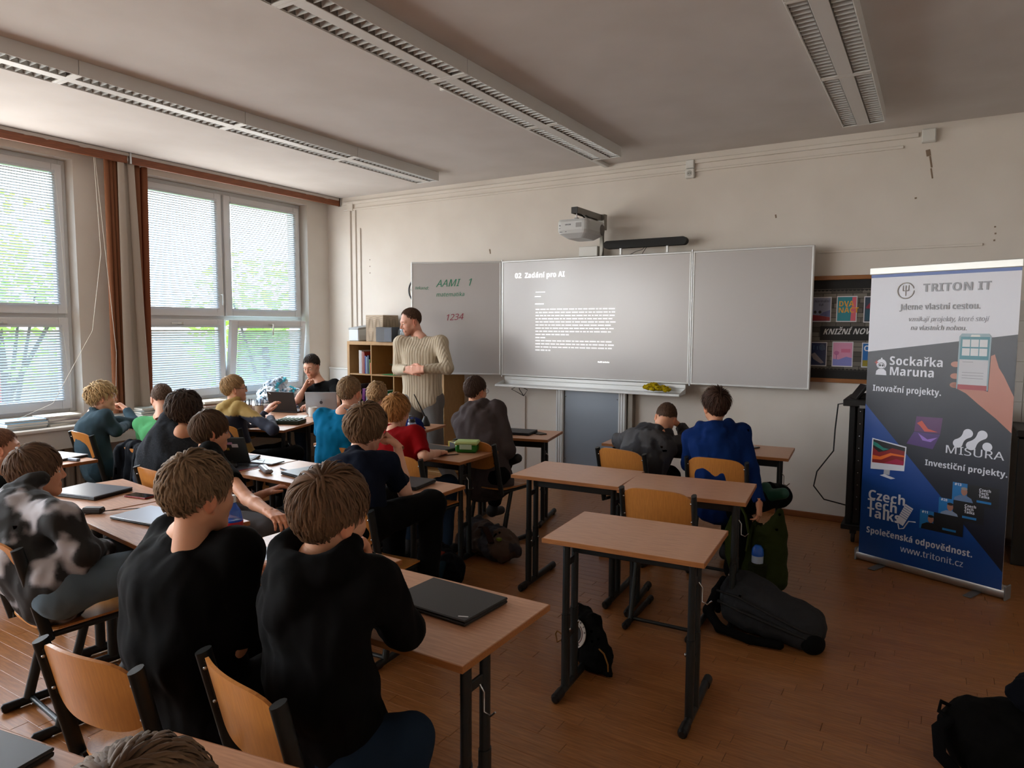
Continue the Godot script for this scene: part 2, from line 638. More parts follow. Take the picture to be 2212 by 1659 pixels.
func head_raw(kind: String) -> Array:
	if _heads.has(kind): return _heads[kind]
	var grown := kind != "child"
	var f := Field.new(Vector3(-0.105, -0.19, -0.135), Vector3(0.105, 0.14, 0.13), 0.0042)
	f.ell(T(Vector3(0, 0.032, 0.014)), Vector3(0.074, 0.088, 0.092), 0.01)
	f.ell(T(Vector3(0, -0.022, -0.026)), Vector3(0.061, 0.086, 0.062), 0.03)
	for s in [-1.0, 1.0]:
		f.cap(Vector3(s * 0.05, -0.05, 0.0), Vector3(s * 0.012, -0.094, -0.062), 0.02, 0.017, 0.03)
		f.ell(T(Vector3(s * 0.034, -0.03, -0.058)), Vector3(0.026, 0.026, 0.024), 0.025)
		f.cap(Vector3(s * 0.012, 0.022, -0.083), Vector3(s * 0.044, 0.02, -0.068), 0.01, 0.009, 0.02)
	f.ell(T(Vector3(0, -0.1, -0.066)), Vector3(0.021, 0.016, 0.018), 0.02)
	for s in [-1.0, 1.0]:
		f.ell(T(Vector3(s * 0.031, -0.002, -0.094)), Vector3(0.018, 0.012, 0.016), 0.012, true)
		f.ell(T(Vector3(s * 0.031, 0.0055, -0.0755)), Vector3(0.0155, 0.008, 0.0125), 0.006)
		f.ell(T(Vector3(s * 0.031, -0.0125, -0.075)), Vector3(0.0145, 0.006, 0.0115), 0.006)
	f.cap(Vector3(0, 0.008, -0.085), Vector3(0, -0.03, -0.107 if grown else -0.102), 0.0085, 0.0105, 0.014)
	for s in [-1.0, 1.0]:
		f.ell(T(Vector3(s * 0.0115, -0.036, -0.095)), Vector3(0.0085, 0.007, 0.01), 0.008)
	f.cap(Vector3(-0.017, -0.0615, -0.082), Vector3(0.017, -0.0615, -0.082), 0.0065, 0.0065, 0.012)
	f.cap(Vector3(-0.015, -0.072, -0.081), Vector3(0.015, -0.072, -0.081), 0.0065, 0.0065, 0.01)
	f.ell(T(Vector3(0, -0.0667, -0.093)), Vector3(0.022, 0.0016, 0.006), 0.003, true)
	for s in [-1.0, 1.0]:
		var e := T(Vector3(s * 0.077, -0.012, 0.012), Vector3(0, -s * 22.0, s * -8.0))
		f.ell(e, Vector3(0.008, 0.031, 0.02), 0.008)
		f.ell(T(Vector3(s * 0.087, -0.01, 0.008), Vector3(0, -s * 22.0, s * -8.0)), Vector3(0.006, 0.019, 0.011), 0.004, true)
	var nk := 0.056 if grown else 0.046
	f.cap(Vector3(0, -0.05, 0.02), Vector3(0, -0.185, 0.03), nk, nk + 0.004, 0.025)
	var paint := func(p: Vector3) -> Color:
		var c := Color(1, 1, 1)
		var a := Vector3(p.x / 0.021, (p.y + 0.0667) / 0.0115, (p.z + 0.09) / 0.02).length()
		if a < 1.3: c = c.lerp(Color(0.86, 0.6, 0.57), clampf((1.3 - a) / 0.5, 0.0, 1.0))
		a = Vector3((absf(p.x) - 0.03) / 0.019, (p.y - 0.0235 + absf(p.x) * 0.06) / 0.0052, (p.z + 0.085) / 0.03).length()
		if a < 1.2: c = c.lerp(Color(0.42, 0.33, 0.28), clampf((1.2 - a) / 0.4, 0.0, 0.85))
		a = Vector3((absf(p.x) - 0.036) / 0.026, (p.y + 0.034) / 0.024, (p.z + 0.07) / 0.04).length()
		if a < 1.0: c = c.lerp(Color(1.0, 0.84, 0.8), (1.0 - a) * 0.8)
		if absf(p.x) > 0.072 and p.y > -0.06: c = Color(1.0, 0.82, 0.76)
		if p.z < -0.1 and p.y > -0.05 and p.y < 0.0: c = Color(1.0, 0.88, 0.84)
		if kind == "bearded" and p.y < -0.045 and p.y > -0.125 and p.z < 0.0:
			var cheek := -0.05 - maxf(0.0, 0.055 - absf(p.x)) * 0.25
			if p.y < cheek and not (absf(p.x) < 0.02 and p.y > -0.078):
				c = c.lerp(Color(0.40, 0.27, 0.19), 0.75 * clampf((cheek - p.y) / 0.02, 0.0, 1.0) * clampf(-p.z / 0.025, 0.0, 1.0))
			if absf(p.x) < 0.026 and p.y > -0.057 and p.z < -0.08: c = Color(0.55, 0.38, 0.3)
		if kind == "grown" and p.y < -0.052 and p.y > -0.12 and p.z < 0.0 and not (absf(p.x) < 0.022 and p.y > -0.077):
			c = c.lerp(Color(0.6, 0.5, 0.44), 0.45 * clampf((-0.052 - p.y) / 0.015, 0.0, 1.0) * clampf(-p.z / 0.03, 0.0, 1.0))
		return c
	_heads[kind] = f.raw(paint)
	return _heads[kind]

# wrist at the origin, fingers along -z, palm down, thumb on -x (a right hand)
func hand_raw(pose: String) -> Array:
	if _hands.has(pose): return _hands[pose]
	var bend := {"flat": [0.1, 0.15, 0.1], "curl": [0.45, 0.5, 0.35], "half": [0.8, 0.9, 0.6], "fist": [1.35, 1.55, 1.1]}
	var b: Array = bend[pose]
	var f := Field.new(Vector3(-0.1, -0.11, -0.215), Vector3(0.062, 0.04, 0.035), 0.0036)
	f.cap(Vector3(-0.012, 0, 0.03), Vector3(-0.018, 0, -0.02), 0.022, 0.018, 0.015)
	f.cap(Vector3(0.012, 0, 0.03), Vector3(0.016, 0, -0.02), 0.022, 0.016, 0.015)
	var xs := [-0.031, -0.0105, 0.0105, 0.03]
	var ls := [[0.042, 0.026, 0.021], [0.046, 0.029, 0.022], [0.043, 0.027, 0.021], [0.034, 0.021, 0.018]]
	var zs := [-0.088, -0.093, -0.09, -0.081]
	for k in 4:
		var p := Vector3(xs[k], 0.004 - absf(xs[k]) * 0.12, zs[k])
		f.cap(Vector3(xs[k] * 0.55, 0, -0.012), p, 0.0165, 0.0122, 0.012)
		var an := 0.0
		var spread: float = xs[k] * 2.2 * (0.3 if pose == "fist" else 1.0)
		for j in 3:
			an += b[j] * (1.0 + 0.12 * (k - 1.5) * (0.0 if pose == "fist" else 1.0))
			var dir := Vector3(spread * 0.5, -sin(an), -cos(an)).normalized()
			var q: Vector3 = p + dir * ls[k][j]
			var r0: float = 0.0104 - 0.0011 * j - (0.0012 if k == 3 else 0.0)
			f.cap(p, q, r0, r0 - 0.0011, 0.005)
			p = q
	var t0 := Vector3(-0.022, -0.006, -0.02)
	var t1 := Vector3(-0.048, -0.014, -0.05)
	var t2 := Vector3(-0.056, -0.022, -0.082)
	var t3 := Vector3(-0.05, -0.03, -0.108)
	if pose == "fist" or pose == "half":
		t1 = Vector3(-0.046, -0.024, -0.05)
		t2 = Vector3(-0.036, -0.045, -0.078)
		t3 = Vector3(-0.014, -0.052, -0.088)
	f.cap(t0, t1, 0.0175, 0.0135, 0.012)
	f.cap(t1, t2, 0.0125, 0.0108, 0.006)
	f.cap(t2, t3, 0.0108, 0.009, 0.005)
	_hands[pose] = f.raw()
	return _hands[pose]

func hairline(az: float) -> float:
	# lowest hair, in degrees above the middle of the skull; az: 0 in front, 180 behind
	var xs := [0.0, 45.0, 68.0, 80.0, 100.0, 116.0, 135.0, 180.0]
	var ys := [32.0, 27.0, 12.0, 0.0, -4.0, -26.0, -40.0, -46.0]
	for i in 7:
		if az <= xs[i + 1]:
			return lerpf(ys[i], ys[i + 1], (az - xs[i]) / (xs[i + 1] - xs[i]))
	return -46.0

func hair_mesh(st: Dictionary) -> MB:
	var m := MB.new()
	var rng := RandomNumberGenerator.new()
	rng.seed = st.get("seed", 1)
	var base: Color = st.col
	var style: String = st.get("st", "short")
	var R := Vector3(0.0775, 0.0935, 0.097)
	var ct := Vector3(0, 0.032, 0.014)
	var back: float = st.get("back", 0.0)      # how far the front hairline has receded, degrees
	var crown := Vector3(st.get("part", 0.15), 0.86, 0.48).normalized()
	var num: int = st.get("n", 800)
	var ln: float = st.get("len", 0.06)
	var lift: float = st.get("lift", 0.014)
	var wide: float = st.get("w", 0.0115)
	var jit: float = st.get("jit", 0.35)
	var sweep: float = st.get("sweep", 0.0)
	var low: float = st.get("low", 0.0)        # hair grows lower by so many degrees
	# the layer on the scalp
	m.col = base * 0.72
	var na := 44
	var nb := 26
	var ids := []
	for j in nb + 1:
		var row := []
		var el := lerpf(90.0, -50.0, float(j) / nb)
		for i in na:
			var az := 360.0 * i / na
			var d := Vector3(sin(deg_to_rad(az)) * cos(deg_to_rad(el)), sin(deg_to_rad(el)), -cos(deg_to_rad(az)) * cos(deg_to_rad(el)))
			var a2 := az if az <= 180.0 else 360.0 - az
			var lim := hairline(a2) + back * maxf(0.0, 1.0 - a2 / 75.0)
			row.append(m.vert(ct + d * R * (1.0 + lift * 3.5 + 0.012 * sin(az * 0.3 + el * 0.21)), (d / R).normalized()) if el > lim - 6.0 else -1)
		ids.append(row)
	for j in nb:
		for i in na:
			var q := [ids[j][i], ids[j][(i + 1) % na], ids[j + 1][(i + 1) % na], ids[j + 1][i]]
			if q.min() >= 0:
				m.face(q[0], q[1], q[2])
				m.face(q[0], q[2], q[3])
	var made := 0
	var tries := 0
	while made < num and tries < num * 6:
		tries += 1
		var u := Vector3(rng.randfn(), rng.randfn(), rng.randfn()).normalized()
		var el := rad_to_deg(asin(clampf(u.y, -1, 1)))
		var az := rad_to_deg(absf(atan2(u.x, -u.z)))
		if el < hairline(az) + back * maxf(0.0, 1.0 - az / 75.0) - low: continue
		made += 1
		var t := u * crown.dot(u) - crown
		if t.length() < 0.12: t = Vector3(rng.randf() - 0.5, rng.randf() - 0.5, rng.randf() - 0.5)
		t = (t - u * t.dot(u)).normalized()
		t = t.rotated(u, sweep * (1.0 if u.z < 0.2 else 0.3) + rng.randfn() * jit)
		var L := ln * rng.randf_range(0.65, 1.25)
		if el < 5.0 and style != "bowl": L *= st.get("side", 0.6)
		var steps := 5
		var p := u
		var up0 := rng.randf_range(0.2, 1.0) * lift
		var phase := rng.randf() * TAU
		var shade := rng.randf_range(0.68, 1.3)
		var prev := []
		var stand: float = st.get("stand", 0.0) * rng.randf_range(0.5, 1.3) * clampf((el - 5.0) / 40.0, 0.0, 1.0)
		for i in steps + 1:
			var s := float(i) / steps
			var rad := 1.0 + lift * 2.0 + (up0 * sin(s * PI * 0.8) + stand * s) / 0.09
			if style == "bowl" and el < 30.0: rad += 0.05 * s
			if style == "curly": rad += 0.07 * sin(s * 9.0 + phase) + 0.06
			var pos := ct + p * R * rad
			var side := p.cross(t).normalized()
			if style == "curly": pos += side * 0.007 * cos(s * 9.0 + phase)
			var hw := wide * 0.5 * (1.0 - pow(s, 2.2)) + 0.0004
			var nn := (p / R).normalized()
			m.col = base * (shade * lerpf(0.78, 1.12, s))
			m.col.a = 1.0
			var cur := [m.vert(pos - side * hw, (nn - side * 0.8).normalized()), m.vert(pos + nn * hw * 0.55, nn), m.vert(pos + side * hw, (nn + side * 0.8).normalized())]
			if i > 0:
				for k in 2:
					m.face(prev[k], prev[k + 1], cur[k + 1])
					m.face(prev[k], cur[k + 1], cur[k])
			prev = cur
			# walk on along the skull; hair past the widest point hangs down
			var stepa := L / steps / 0.09
			var g := Vector3.DOWN - p * Vector3.DOWN.dot(p)
			t = (t + g * 0.12).normalized()
			p = (p + t * stepa).normalized()
			t = (t - p * t.dot(p)).normalized()
	return m

func chain(f: Field, pts: Array, r0: float, r1: float, k := 0.02) -> void:
	for i in pts.size() - 1:
		f.cap(pts[i], pts[i + 1], lerpf(r0, r1, float(i) / (pts.size() - 1)), lerpf(r0, r1, float(i + 1) / (pts.size() - 1)), k)

func bounds_of(pts: Array, pad: float) -> Array:
	var lo: Vector3 = pts[0]
	var hi: Vector3 = pts[0]
	for p in pts:
		lo = lo.min(p)
		hi = hi.max(p)
	return [lo - Vector3.ONE * pad, hi + Vector3.ONE * pad]

func raw_mesh(r: Array) -> MB:
	var m := MB.new()
	m.v = r[0]
	m.n = r[1]
	m.c = r[2]
	m.ix = r[3]
	m.uv.resize(m.v.size())
	return m

var wrinkle := FastNoiseLite.new()

func person(label: String, P: Dictionary, group := "") -> Node3D:
	var hip: Vector3 = P.hip
	var base := Vector3(hip.x, 0, hip.z)
	var root := thing("person", label, "person", base, 0.0, group)
	var hc: Vector3 = P.hc - base
	hip -= base
	var s: float = P.get("s", 0.95)            # head size against a grown one
	var w: float = P.get("w", 1.0)             # breadth of the body
	var cell: float = P.get("cell", 0.013)
	var hb := Basis.from_euler(Vector3(deg_to_rad(P.get("hp", 0.0)), deg_to_rad(P.get("hy", 0.0)), deg_to_rad(P.get("hr", 0.0))))
	var ty := deg_to_rad(P.get("ty", 0.0))
	var fw := Vector3(-sin(ty), 0, -cos(ty))
	var nb: Vector3 = (P.nb - base) if P.has("nb") else hc + hb * Vector3(0, -0.16, 0.03) * s + (hip - hc) * Vector3(0.12, 0.0, 0.12)
	var up := (nb - hip).normalized()
	var ax := fw.cross(Vector3.UP).normalized()
	if P.has("tr"): ax = ax.rotated(fw, deg_to_rad(P.tr))
	ax = (ax - up * ax.dot(up)).normalized()
	fw = up.cross(ax).normalized()
	var sw: float = P.get("sw", 0.152) * w
	var SL: Vector3 = nb - ax * sw - up * 0.045 + fw * P.get("hunch", 0.02)
	var SR: Vector3 = nb + ax * sw - up * 0.045 + fw * P.get("hunch", 0.02)
	if P.has("sl"): SL = P.sl - base
	if P.has("sr"): SR = P.sr - base
	var el := {}
	var flat_fw := Vector3(fw.x, 0, fw.z).normalized()
	el.lel = (P.lel - base) if P.has("lel") else SL - up * 0.2 - ax * 0.05 + flat_fw * 0.13
	el.rel = (P.rel - base) if P.has("rel") else SR - up * 0.2 + ax * 0.05 + flat_fw * 0.13
	el.lwr = (P.lwr - base) if P.has("lwr") else el.lel + flat_fw * 0.18 + ax * 0.12 + Vector3(0, 0.03, 0)
	el.rwr = (P.rwr - base) if P.has("rwr") else el.rel + flat_fw * 0.18 - ax * 0.12 + Vector3(0, 0.03, 0)
	var ly := deg_to_rad(P.get("ly", P.get("ty", 0.0)))
	var lf := Vector3(-sin(ly), 0, -cos(ly))
	var lx := lf.cross(Vector3.UP).normalized()
	var HL := hip - lx * 0.085 * w
	var HR := hip + lx * 0.085 * w
	el.lkn = (P.lkn - base) if P.has("lkn") else HL + lf * 0.4 - lx * 0.05 + Vector3(0, 0.03, 0)
	el.rkn = (P.rkn - base) if P.has("rkn") else HR + lf * 0.4 + lx * 0.05 + Vector3(0, 0.03, 0)
	el.lan = (P.lan - base) if P.has("lan") else Vector3(el.lkn.x, 0.09, el.lkn.z) - lf * 0.06
	el.ran = (P.ran - base) if P.has("ran") else Vector3(el.rkn.x, 0.09, el.rkn.z) - lf * 0.06
	var skin: Color = P.get("skin", lin(0.86, 0.66, 0.56))
	var long: bool = P.get("long", false)
	var bow: float = P.get("bow", 0.04)
	var mid := hip.lerp(nb, 0.4) - fw * bow
	var chest := hip.lerp(nb, 0.74) - fw * bow * 0.7
	# ---- the body: one skin from head to ankles
	var bp := bounds_of([nb, hip, SL, SR, el.lel, el.rel, el.lwr, el.rwr, hc, el.lkn, el.rkn, el.lan, el.ran], 0.1)
	var fb := Field.new(bp[0], bp[1], P.get("bcell", 0.0125))
	chain(fb, [hip, mid, chest, nb], 0.05, 0.05, 0.03)
	fb.cap(nb + up * 0.0, hc + hb * Vector3(0, -0.1, 0.024) * s, 0.05 * s, 0.046 * s, 0.03)
	var thin := 0.6 if long else 1.0
	for a in [[SL, el.lel, el.lwr], [SR, el.rel, el.rwr]]:
		fb.cap(nb - up * 0.05, a[0], 0.04, 0.036, 0.03)
		fb.cap(a[0], a[1], 0.036 * w, 0.034 * w, 0.02)
		fb.cap(a[1], a[1].lerp(a[2], 0.35), 0.034 * w, 0.034 * w, 0.015)
		fb.cap(a[1].lerp(a[2], 0.35), a[2], 0.034 * w, 0.023, 0.015)
	for a in [[HL, el.lkn, el.lan], [HR, el.rkn, el.ran]]:
		fb.cap(hip, a[0], 0.05, 0.05, 0.03)
		fb.cap(a[0], a[1], 0.05, 0.042, 0.02)
		fb.cap(a[1], a[2], 0.042, 0.03, 0.02)
	var body := MB.new()
	body.add(fb.raw(), Transform3D(), skin)
	body.add(head_raw(P.get("head", "child")), Transform3D(hb.scaled_local(Vector3.ONE * s), hc), skin)
	var hs: float = P.get("hand", 0.9)
	for sd in ["l", "r"]:
		if P.get(sd + "hide", false): continue
		var e: Vector3 = el[sd + "el"]
		var wr: Vector3 = el[sd + "wr"]
		var zz: Vector3 = -(P[sd + "hd"] if P.has(sd + "hd") else (wr - e)).normalized()
		var pn: Vector3 = P[sd + "pn"] if P.has(sd + "pn") else Vector3.DOWN
		var yy := -(pn - zz * pn.dot(zz)).normalized()
		var xx := yy.cross(zz).normalized()
		var hbz := Basis(xx, yy, zz).scaled_local(Vector3(-hs if sd == "l" else hs, hs, hs))
		body.add(hand_raw(P.get(sd + "hand", "curl")), Transform3D(hbz, wr), skin * Color(1.0, 0.93, 0.9), sd == "l")
	put("body", body, M.skin, root)
	# ---- eyes
	for sx in [-1.0, 1.0]:
		var eye := MB.new()
		eye.ellipsoid(T(), Vector3.ONE * 0.0118 * s, 14, 10)
		var dirn := Vector3(0, P.get("look", -0.05), -1).normalized()
		for i in eye.v.size():
			var a: float = (eye.v[i].normalized()).dot(dirn)
			eye.c[i] = Color(0.02, 0.015, 0.012) if a > 0.93 else (Color(0.16, 0.13, 0.1) if a > 0.8 else Color(0.78, 0.75, 0.72))
		var ob := put("eye", eye, M.vcol_gloss, root)
		ob.transform = Transform3D(hb, hc + hb * Vector3(sx * 0.031, -0.0035, -0.0752) * s)
	# ---- shirt
	var grow: float = P.get("grow", 0.0)
	var pads := [hip, nb, SL, SR, el.lel, el.rel]
	if long: pads.append_array([el.lwr, el.rwr])
	var sb := bounds_of(pads, 0.19 * w)
	var fs := Field.new(sb[0], sb[1], cell)
	var hipdrop: Vector3 = -up * P.get("hem", 0.02)
	var pw := 0.07 * w
	for sg in [-1.0, 1.0]:
		fs.cap(hip + hipdrop + ax * sg * pw, mid + ax * sg * 0.062 * w, 0.1 * w + grow, 0.088 * w + grow, 0.06)
		fs.cap(mid + ax * sg * 0.062 * w, chest + ax * sg * 0.072 * w, 0.088 * w + grow, 0.092 * w + grow, 0.06)
	fs.cap(hip + hipdrop, mid, 0.1 * w + grow, 0.09 * w + grow, 0.05)
	fs.cap(mid, chest, 0.09 * w + grow, 0.095 * w + grow, 0.05)
	fs.cap(chest - fw * 0.02, nb - up * 0.05 - fw * 0.015, 0.085 * w + grow, 0.05, 0.06)
	for a in [[SL, el.lel, el.lwr, -1.0], [SR, el.rel, el.rwr, 1.0]]:
		fs.cap(nb - up * 0.02, a[0], 0.042, 0.05 * w, 0.045)
		fs.cap(chest + ax * a[3] * 0.072 * w, a[0], 0.08 * w, 0.055 * w, 0.05)
		var ra := 0.054 * w + grow * 0.7
		if long:
			fs.cap(a[0], a[1], ra, 0.046 * w + grow * 0.7, 0.03)
			fs.cap(a[1], a[2], 0.046 * w + grow * 0.7, 0.034 + grow * 0.4, 0.02, -9.0, 0.97)
			var cu: Vector3 = (a[2] - a[1]).normalized()
			fs.cap(a[2] - cu * 0.05, a[2] - cu * 0.005, 0.036 + grow * 0.3, 0.034 + grow * 0.3, 0.008, -0.3, 1.1)
		else:
			fs.cap(a[0], a[1], ra, ra * 1.02, 0.03, -9.0, P.get("cut", 0.66))
	# neckband
	var nk := hc + hb * Vector3(0, -0.1, 0.024) * s
	var ndir := (nk - nb).normalized()
	var ring := []
	var nr: float = 0.056 * s + P.get("neck", 0.004)
	for i in 13:
		var an := TAU * i / 12.0
		ring.append(nb + ndir * P.get("collar", 0.012) + ax * cos(an) * nr + (fw - ndir * fw.dot(ndir)).normalized() * sin(an) * nr - up * 0.018 * (0.5 + 0.5 * sin(an)))
	chain(fs, ring, P.get("band", 0.011), P.get("band", 0.011), 0.012)
	if P.get("hood", false):
		var hk: float = P.get("hoodsize", 1.0)
		var arc := []
		for i in 11:
			var an := deg_to_rad(lerpf(-120.0, 120.0, i / 10.0))
			arc.append(nb + up * (0.028 - 0.02 * cos(an)) * hk + ax * sin(an) * 0.093 * hk - fw * cos(an) * 0.086 * hk)
		chain(fs, arc, 0.03 * hk, 0.03 * hk, 0.02)
		for sg in [-1.0, 0.0, 1.0]:
			fs.cap(nb + ax * sg * 0.09 * hk - fw * (0.075 if sg == 0.0 else 0.035) * hk + up * 0.005, nb - fw * 0.118 * hk - up * 0.15 * hk, 0.036 * hk, 0.026 * hk, 0.03)
			fs.cap(nb + ax * sg * 0.05 * hk - fw * 0.11 * hk - up * 0.03, nb - fw * 0.13 * hk - up * 0.1 * hk, 0.03 * hk, 0.03 * hk, 0.03)
	wrinkle.seed = P.get("seed", 3)
	var st := Vector3(1.0, 0.55, 1.0)
	fs.ripple(wrinkle, P.get("fold", 0.008), st)
	put("shirt" if not P.get("hood", false) else "hoodie", raw_mesh(fs.raw(P.get("paint", null))), P.shirt, root)
	# ---- trousers
	var tb := bounds_of([hip, el.lkn, el.rkn, el.lan, el.ran], 0.15)
	var ft := Field.new(tb[0], tb[1], cell + 0.001)
	ft.cap(HL, HR, 0.1 * w, 0.1 * w, 0.04)
	var shorts: float = P.get("shorts", 0.96)
	for a in [[HL, el.lkn, el.lan], [HR, el.rkn, el.ran]]:
		ft.cap(a[0], a[1], 0.088 * w, 0.066 * w + grow * 0.3, 0.04)
		ft.cap(a[1], a[2], 0.066 * w + grow * 0.3, 0.056, 0.03, -9.0, shorts)
	ft.ripple(wrinkle, 0.007, Vector3(1, 0.7, 1))
	ft.floor_at(0.02)
	put("trousers", raw_mesh(ft.raw()), P.get("pants", M.denim), root)
	# ---- shoes
	for sd in ["l", "r"]:
		var an: Vector3 = el[sd + "an"]
		var sh := Field.new(an - Vector3(0.22, 0.2, 0.22), an + Vector3(0.22, 0.12, 0.22), 0.011)
		var toe: Vector3 = an + lf * 0.15
		toe.y = 0.035
		if P.has(sd + "toe"): toe = P[sd + "toe"] - base
		sh.cap(an + lf * -0.03 - Vector3(0, 0.04, 0), an + lf * -0.01 + Vector3(0, 0.01, 0), 0.04, 0.038, 0.02)
		sh.cap(an - lf * 0.03 - Vector3(0, 0.045, 0), toe, 0.042, 0.037, 0.03)
		if an.y < 0.2: sh.floor_at(0.006)
		put("shoe", raw_mesh(sh.raw()), P.get(sd + "shoe", P.get("shoes", M.shoe_dark)), root)
	# ---- hair
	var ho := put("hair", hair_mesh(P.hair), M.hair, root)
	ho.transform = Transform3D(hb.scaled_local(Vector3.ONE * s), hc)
	if P.get("glasses", false):
		var g := MB.new()
		for sx in [-1.0, 1.0]:
			var pts := []
			for i in 17:
				var an := TAU * i / 16.0
				pts.append(Vector3(sx * 0.033 + cos(an) * 0.023, -0.004 + sin(an) * 0.019, -0.101))
			g.tube(pts, 0.0018, 5, false)
			g.tube([Vector3(sx * 0.056, 0.002, -0.1), Vector3(sx * 0.074, 0.002, -0.06), Vector3(sx * 0.078, 0.004, 0.01), Vector3(sx * 0.078, -0.012, 0.03)], 0.0018, 5)
		g.tube([Vector3(-0.01, 0.002, -0.103), Vector3(0.01, 0.002, -0.103)], 0.0018, 5)
		var go := put("glasses", g, M.black_plastic, root)
		go.transform = Transform3D(hb.scaled_local(Vector3.ONE * s), hc)
	return root

# ---------------------------------------------------------------- the room
const LX := -6.69      # window wall
const FZ := -6.43      # board wall
const RX := 2.2
const BZ := 7.4
const CY := 3.24
const WINDOWS := [[-6.09, -3.85], [-3.37, -1.13], [-0.65, 1.59], [2.07, 4.31], [4.79, 7.03]]
const SILL := 0.85
const HEAD := 3.13
const FX := -6.86      # middle of the window frames

func room_materials() -> void:
	M.wall = tri_mat(Color(0.87, 0.845, 0.81), noise_tex(0.012, Color(0.965, 0.96, 0.955), Color(1, 1, 1), 11, 4), Vector3.ONE * 0.5, 0.9, noise_tex(0.08, Color(0, 0, 0), Color(1, 1, 1), 12, 4), 0.08)
	M.ceiling = tri_mat(Color(0.84, 0.82, 0.805), noise_tex(0.014, Color(0.955, 0.95, 0.945), Color(1, 1, 1), 13, 4), Vector3.ONE * 0.4, 0.92, noise_tex(0.06, Color(0, 0, 0), Color(1, 1, 1), 14, 4), 0.12)
	M.white_paint = mat(Color(0.86, 0.86, 0.85), 0.45)
	M.pvc = mat(Color(0.86, 0.865, 0.87), 0.3)
	M.white_plastic = mat(Color(0.84, 0.84, 0.82), 0.4)
	M.alu = mat(Color(0.75, 0.76, 0.77), 0.3, 0.85)
	M.alu_white = mat(Color(0.82, 0.83, 0.83), 0.35, 0.25)
	M.steel = mat(Color(0.7, 0.7, 0.7), 0.25, 1.0)
	M.grain = noise_tex(0.02, Color(0.78, 0.76, 0.74), Color(1, 1, 1), 21, 4)
	M.grain_fine = noise_tex(0.03, Color(0.86, 0.84, 0.83), Color(1, 1, 1), 22, 4)
	M.valance = tri_mat(Color(0.55, 0.31, 0.17), M.grain, Vector3(14, 14, 1.2), 0.5)
	M.glass = glass(Color(1, 1, 1, 0.06))
	M.slat = mat(Color(0.80, 0.82, 0.84), 0.4)
	M.slat.backlight_enabled = true
	M.slat.backlight = Color(0.25, 0.26, 0.27)
	M.cord = mat(Color(0.85, 0.83, 0.78), 0.7)
	M.tube_grey = mat(Color(0.115, 0.135, 0.14), 0.38, 0.2)
	M.cap_black = mat(Color(0.03, 0.03, 0.033), 0.5)
	M.mirror = mat(Color(0.62, 0.6, 0.58), 0.16, 1.0)
	M.curtain_brown = cloth(Color(0.60, 0.40, 0.29), 6.0)
	M.curtain_brown.backlight_enabled = true
	M.curtain_brown.backlight = Color(0.75, 0.5, 0.36)
	M.curtain_pale = cloth(Color(0.78, 0.73, 0.68), 6.0)
	M.curtain_pale.backlight_enabled = true
	M.curtain_pale.backlight = Color(0.5, 0.45, 0.4)
	var tones := [Color(0.66, 0.44, 0.25), Color(0.645, 0.425, 0.235), Color(0.675, 0.455, 0.265), Color(0.65, 0.43, 0.24), Color(0.665, 0.445, 0.255), Color(0.635, 0.415, 0.23)]
	M.planks = []
	for t in tones:
		var p := tri_mat(t, M.grain, Vector3(1.3, 9, 13), 0.34)
		p.uv1_offset = Vector3(t.r * 37.0, t.g * 11.0, t.b * 53.0)
		p.metallic_specular = 0.45
		M.planks.append(p)

func wood(col: Color, along: int, rough := 0.4, sc := 1.0, fine := true) -> StandardMaterial3D:
	var s := Vector3.ONE * 12.0 * sc
	s[along] = 1.0 * sc
	return tri_mat(col, M.grain_fine if fine else M.grain, s, rough)

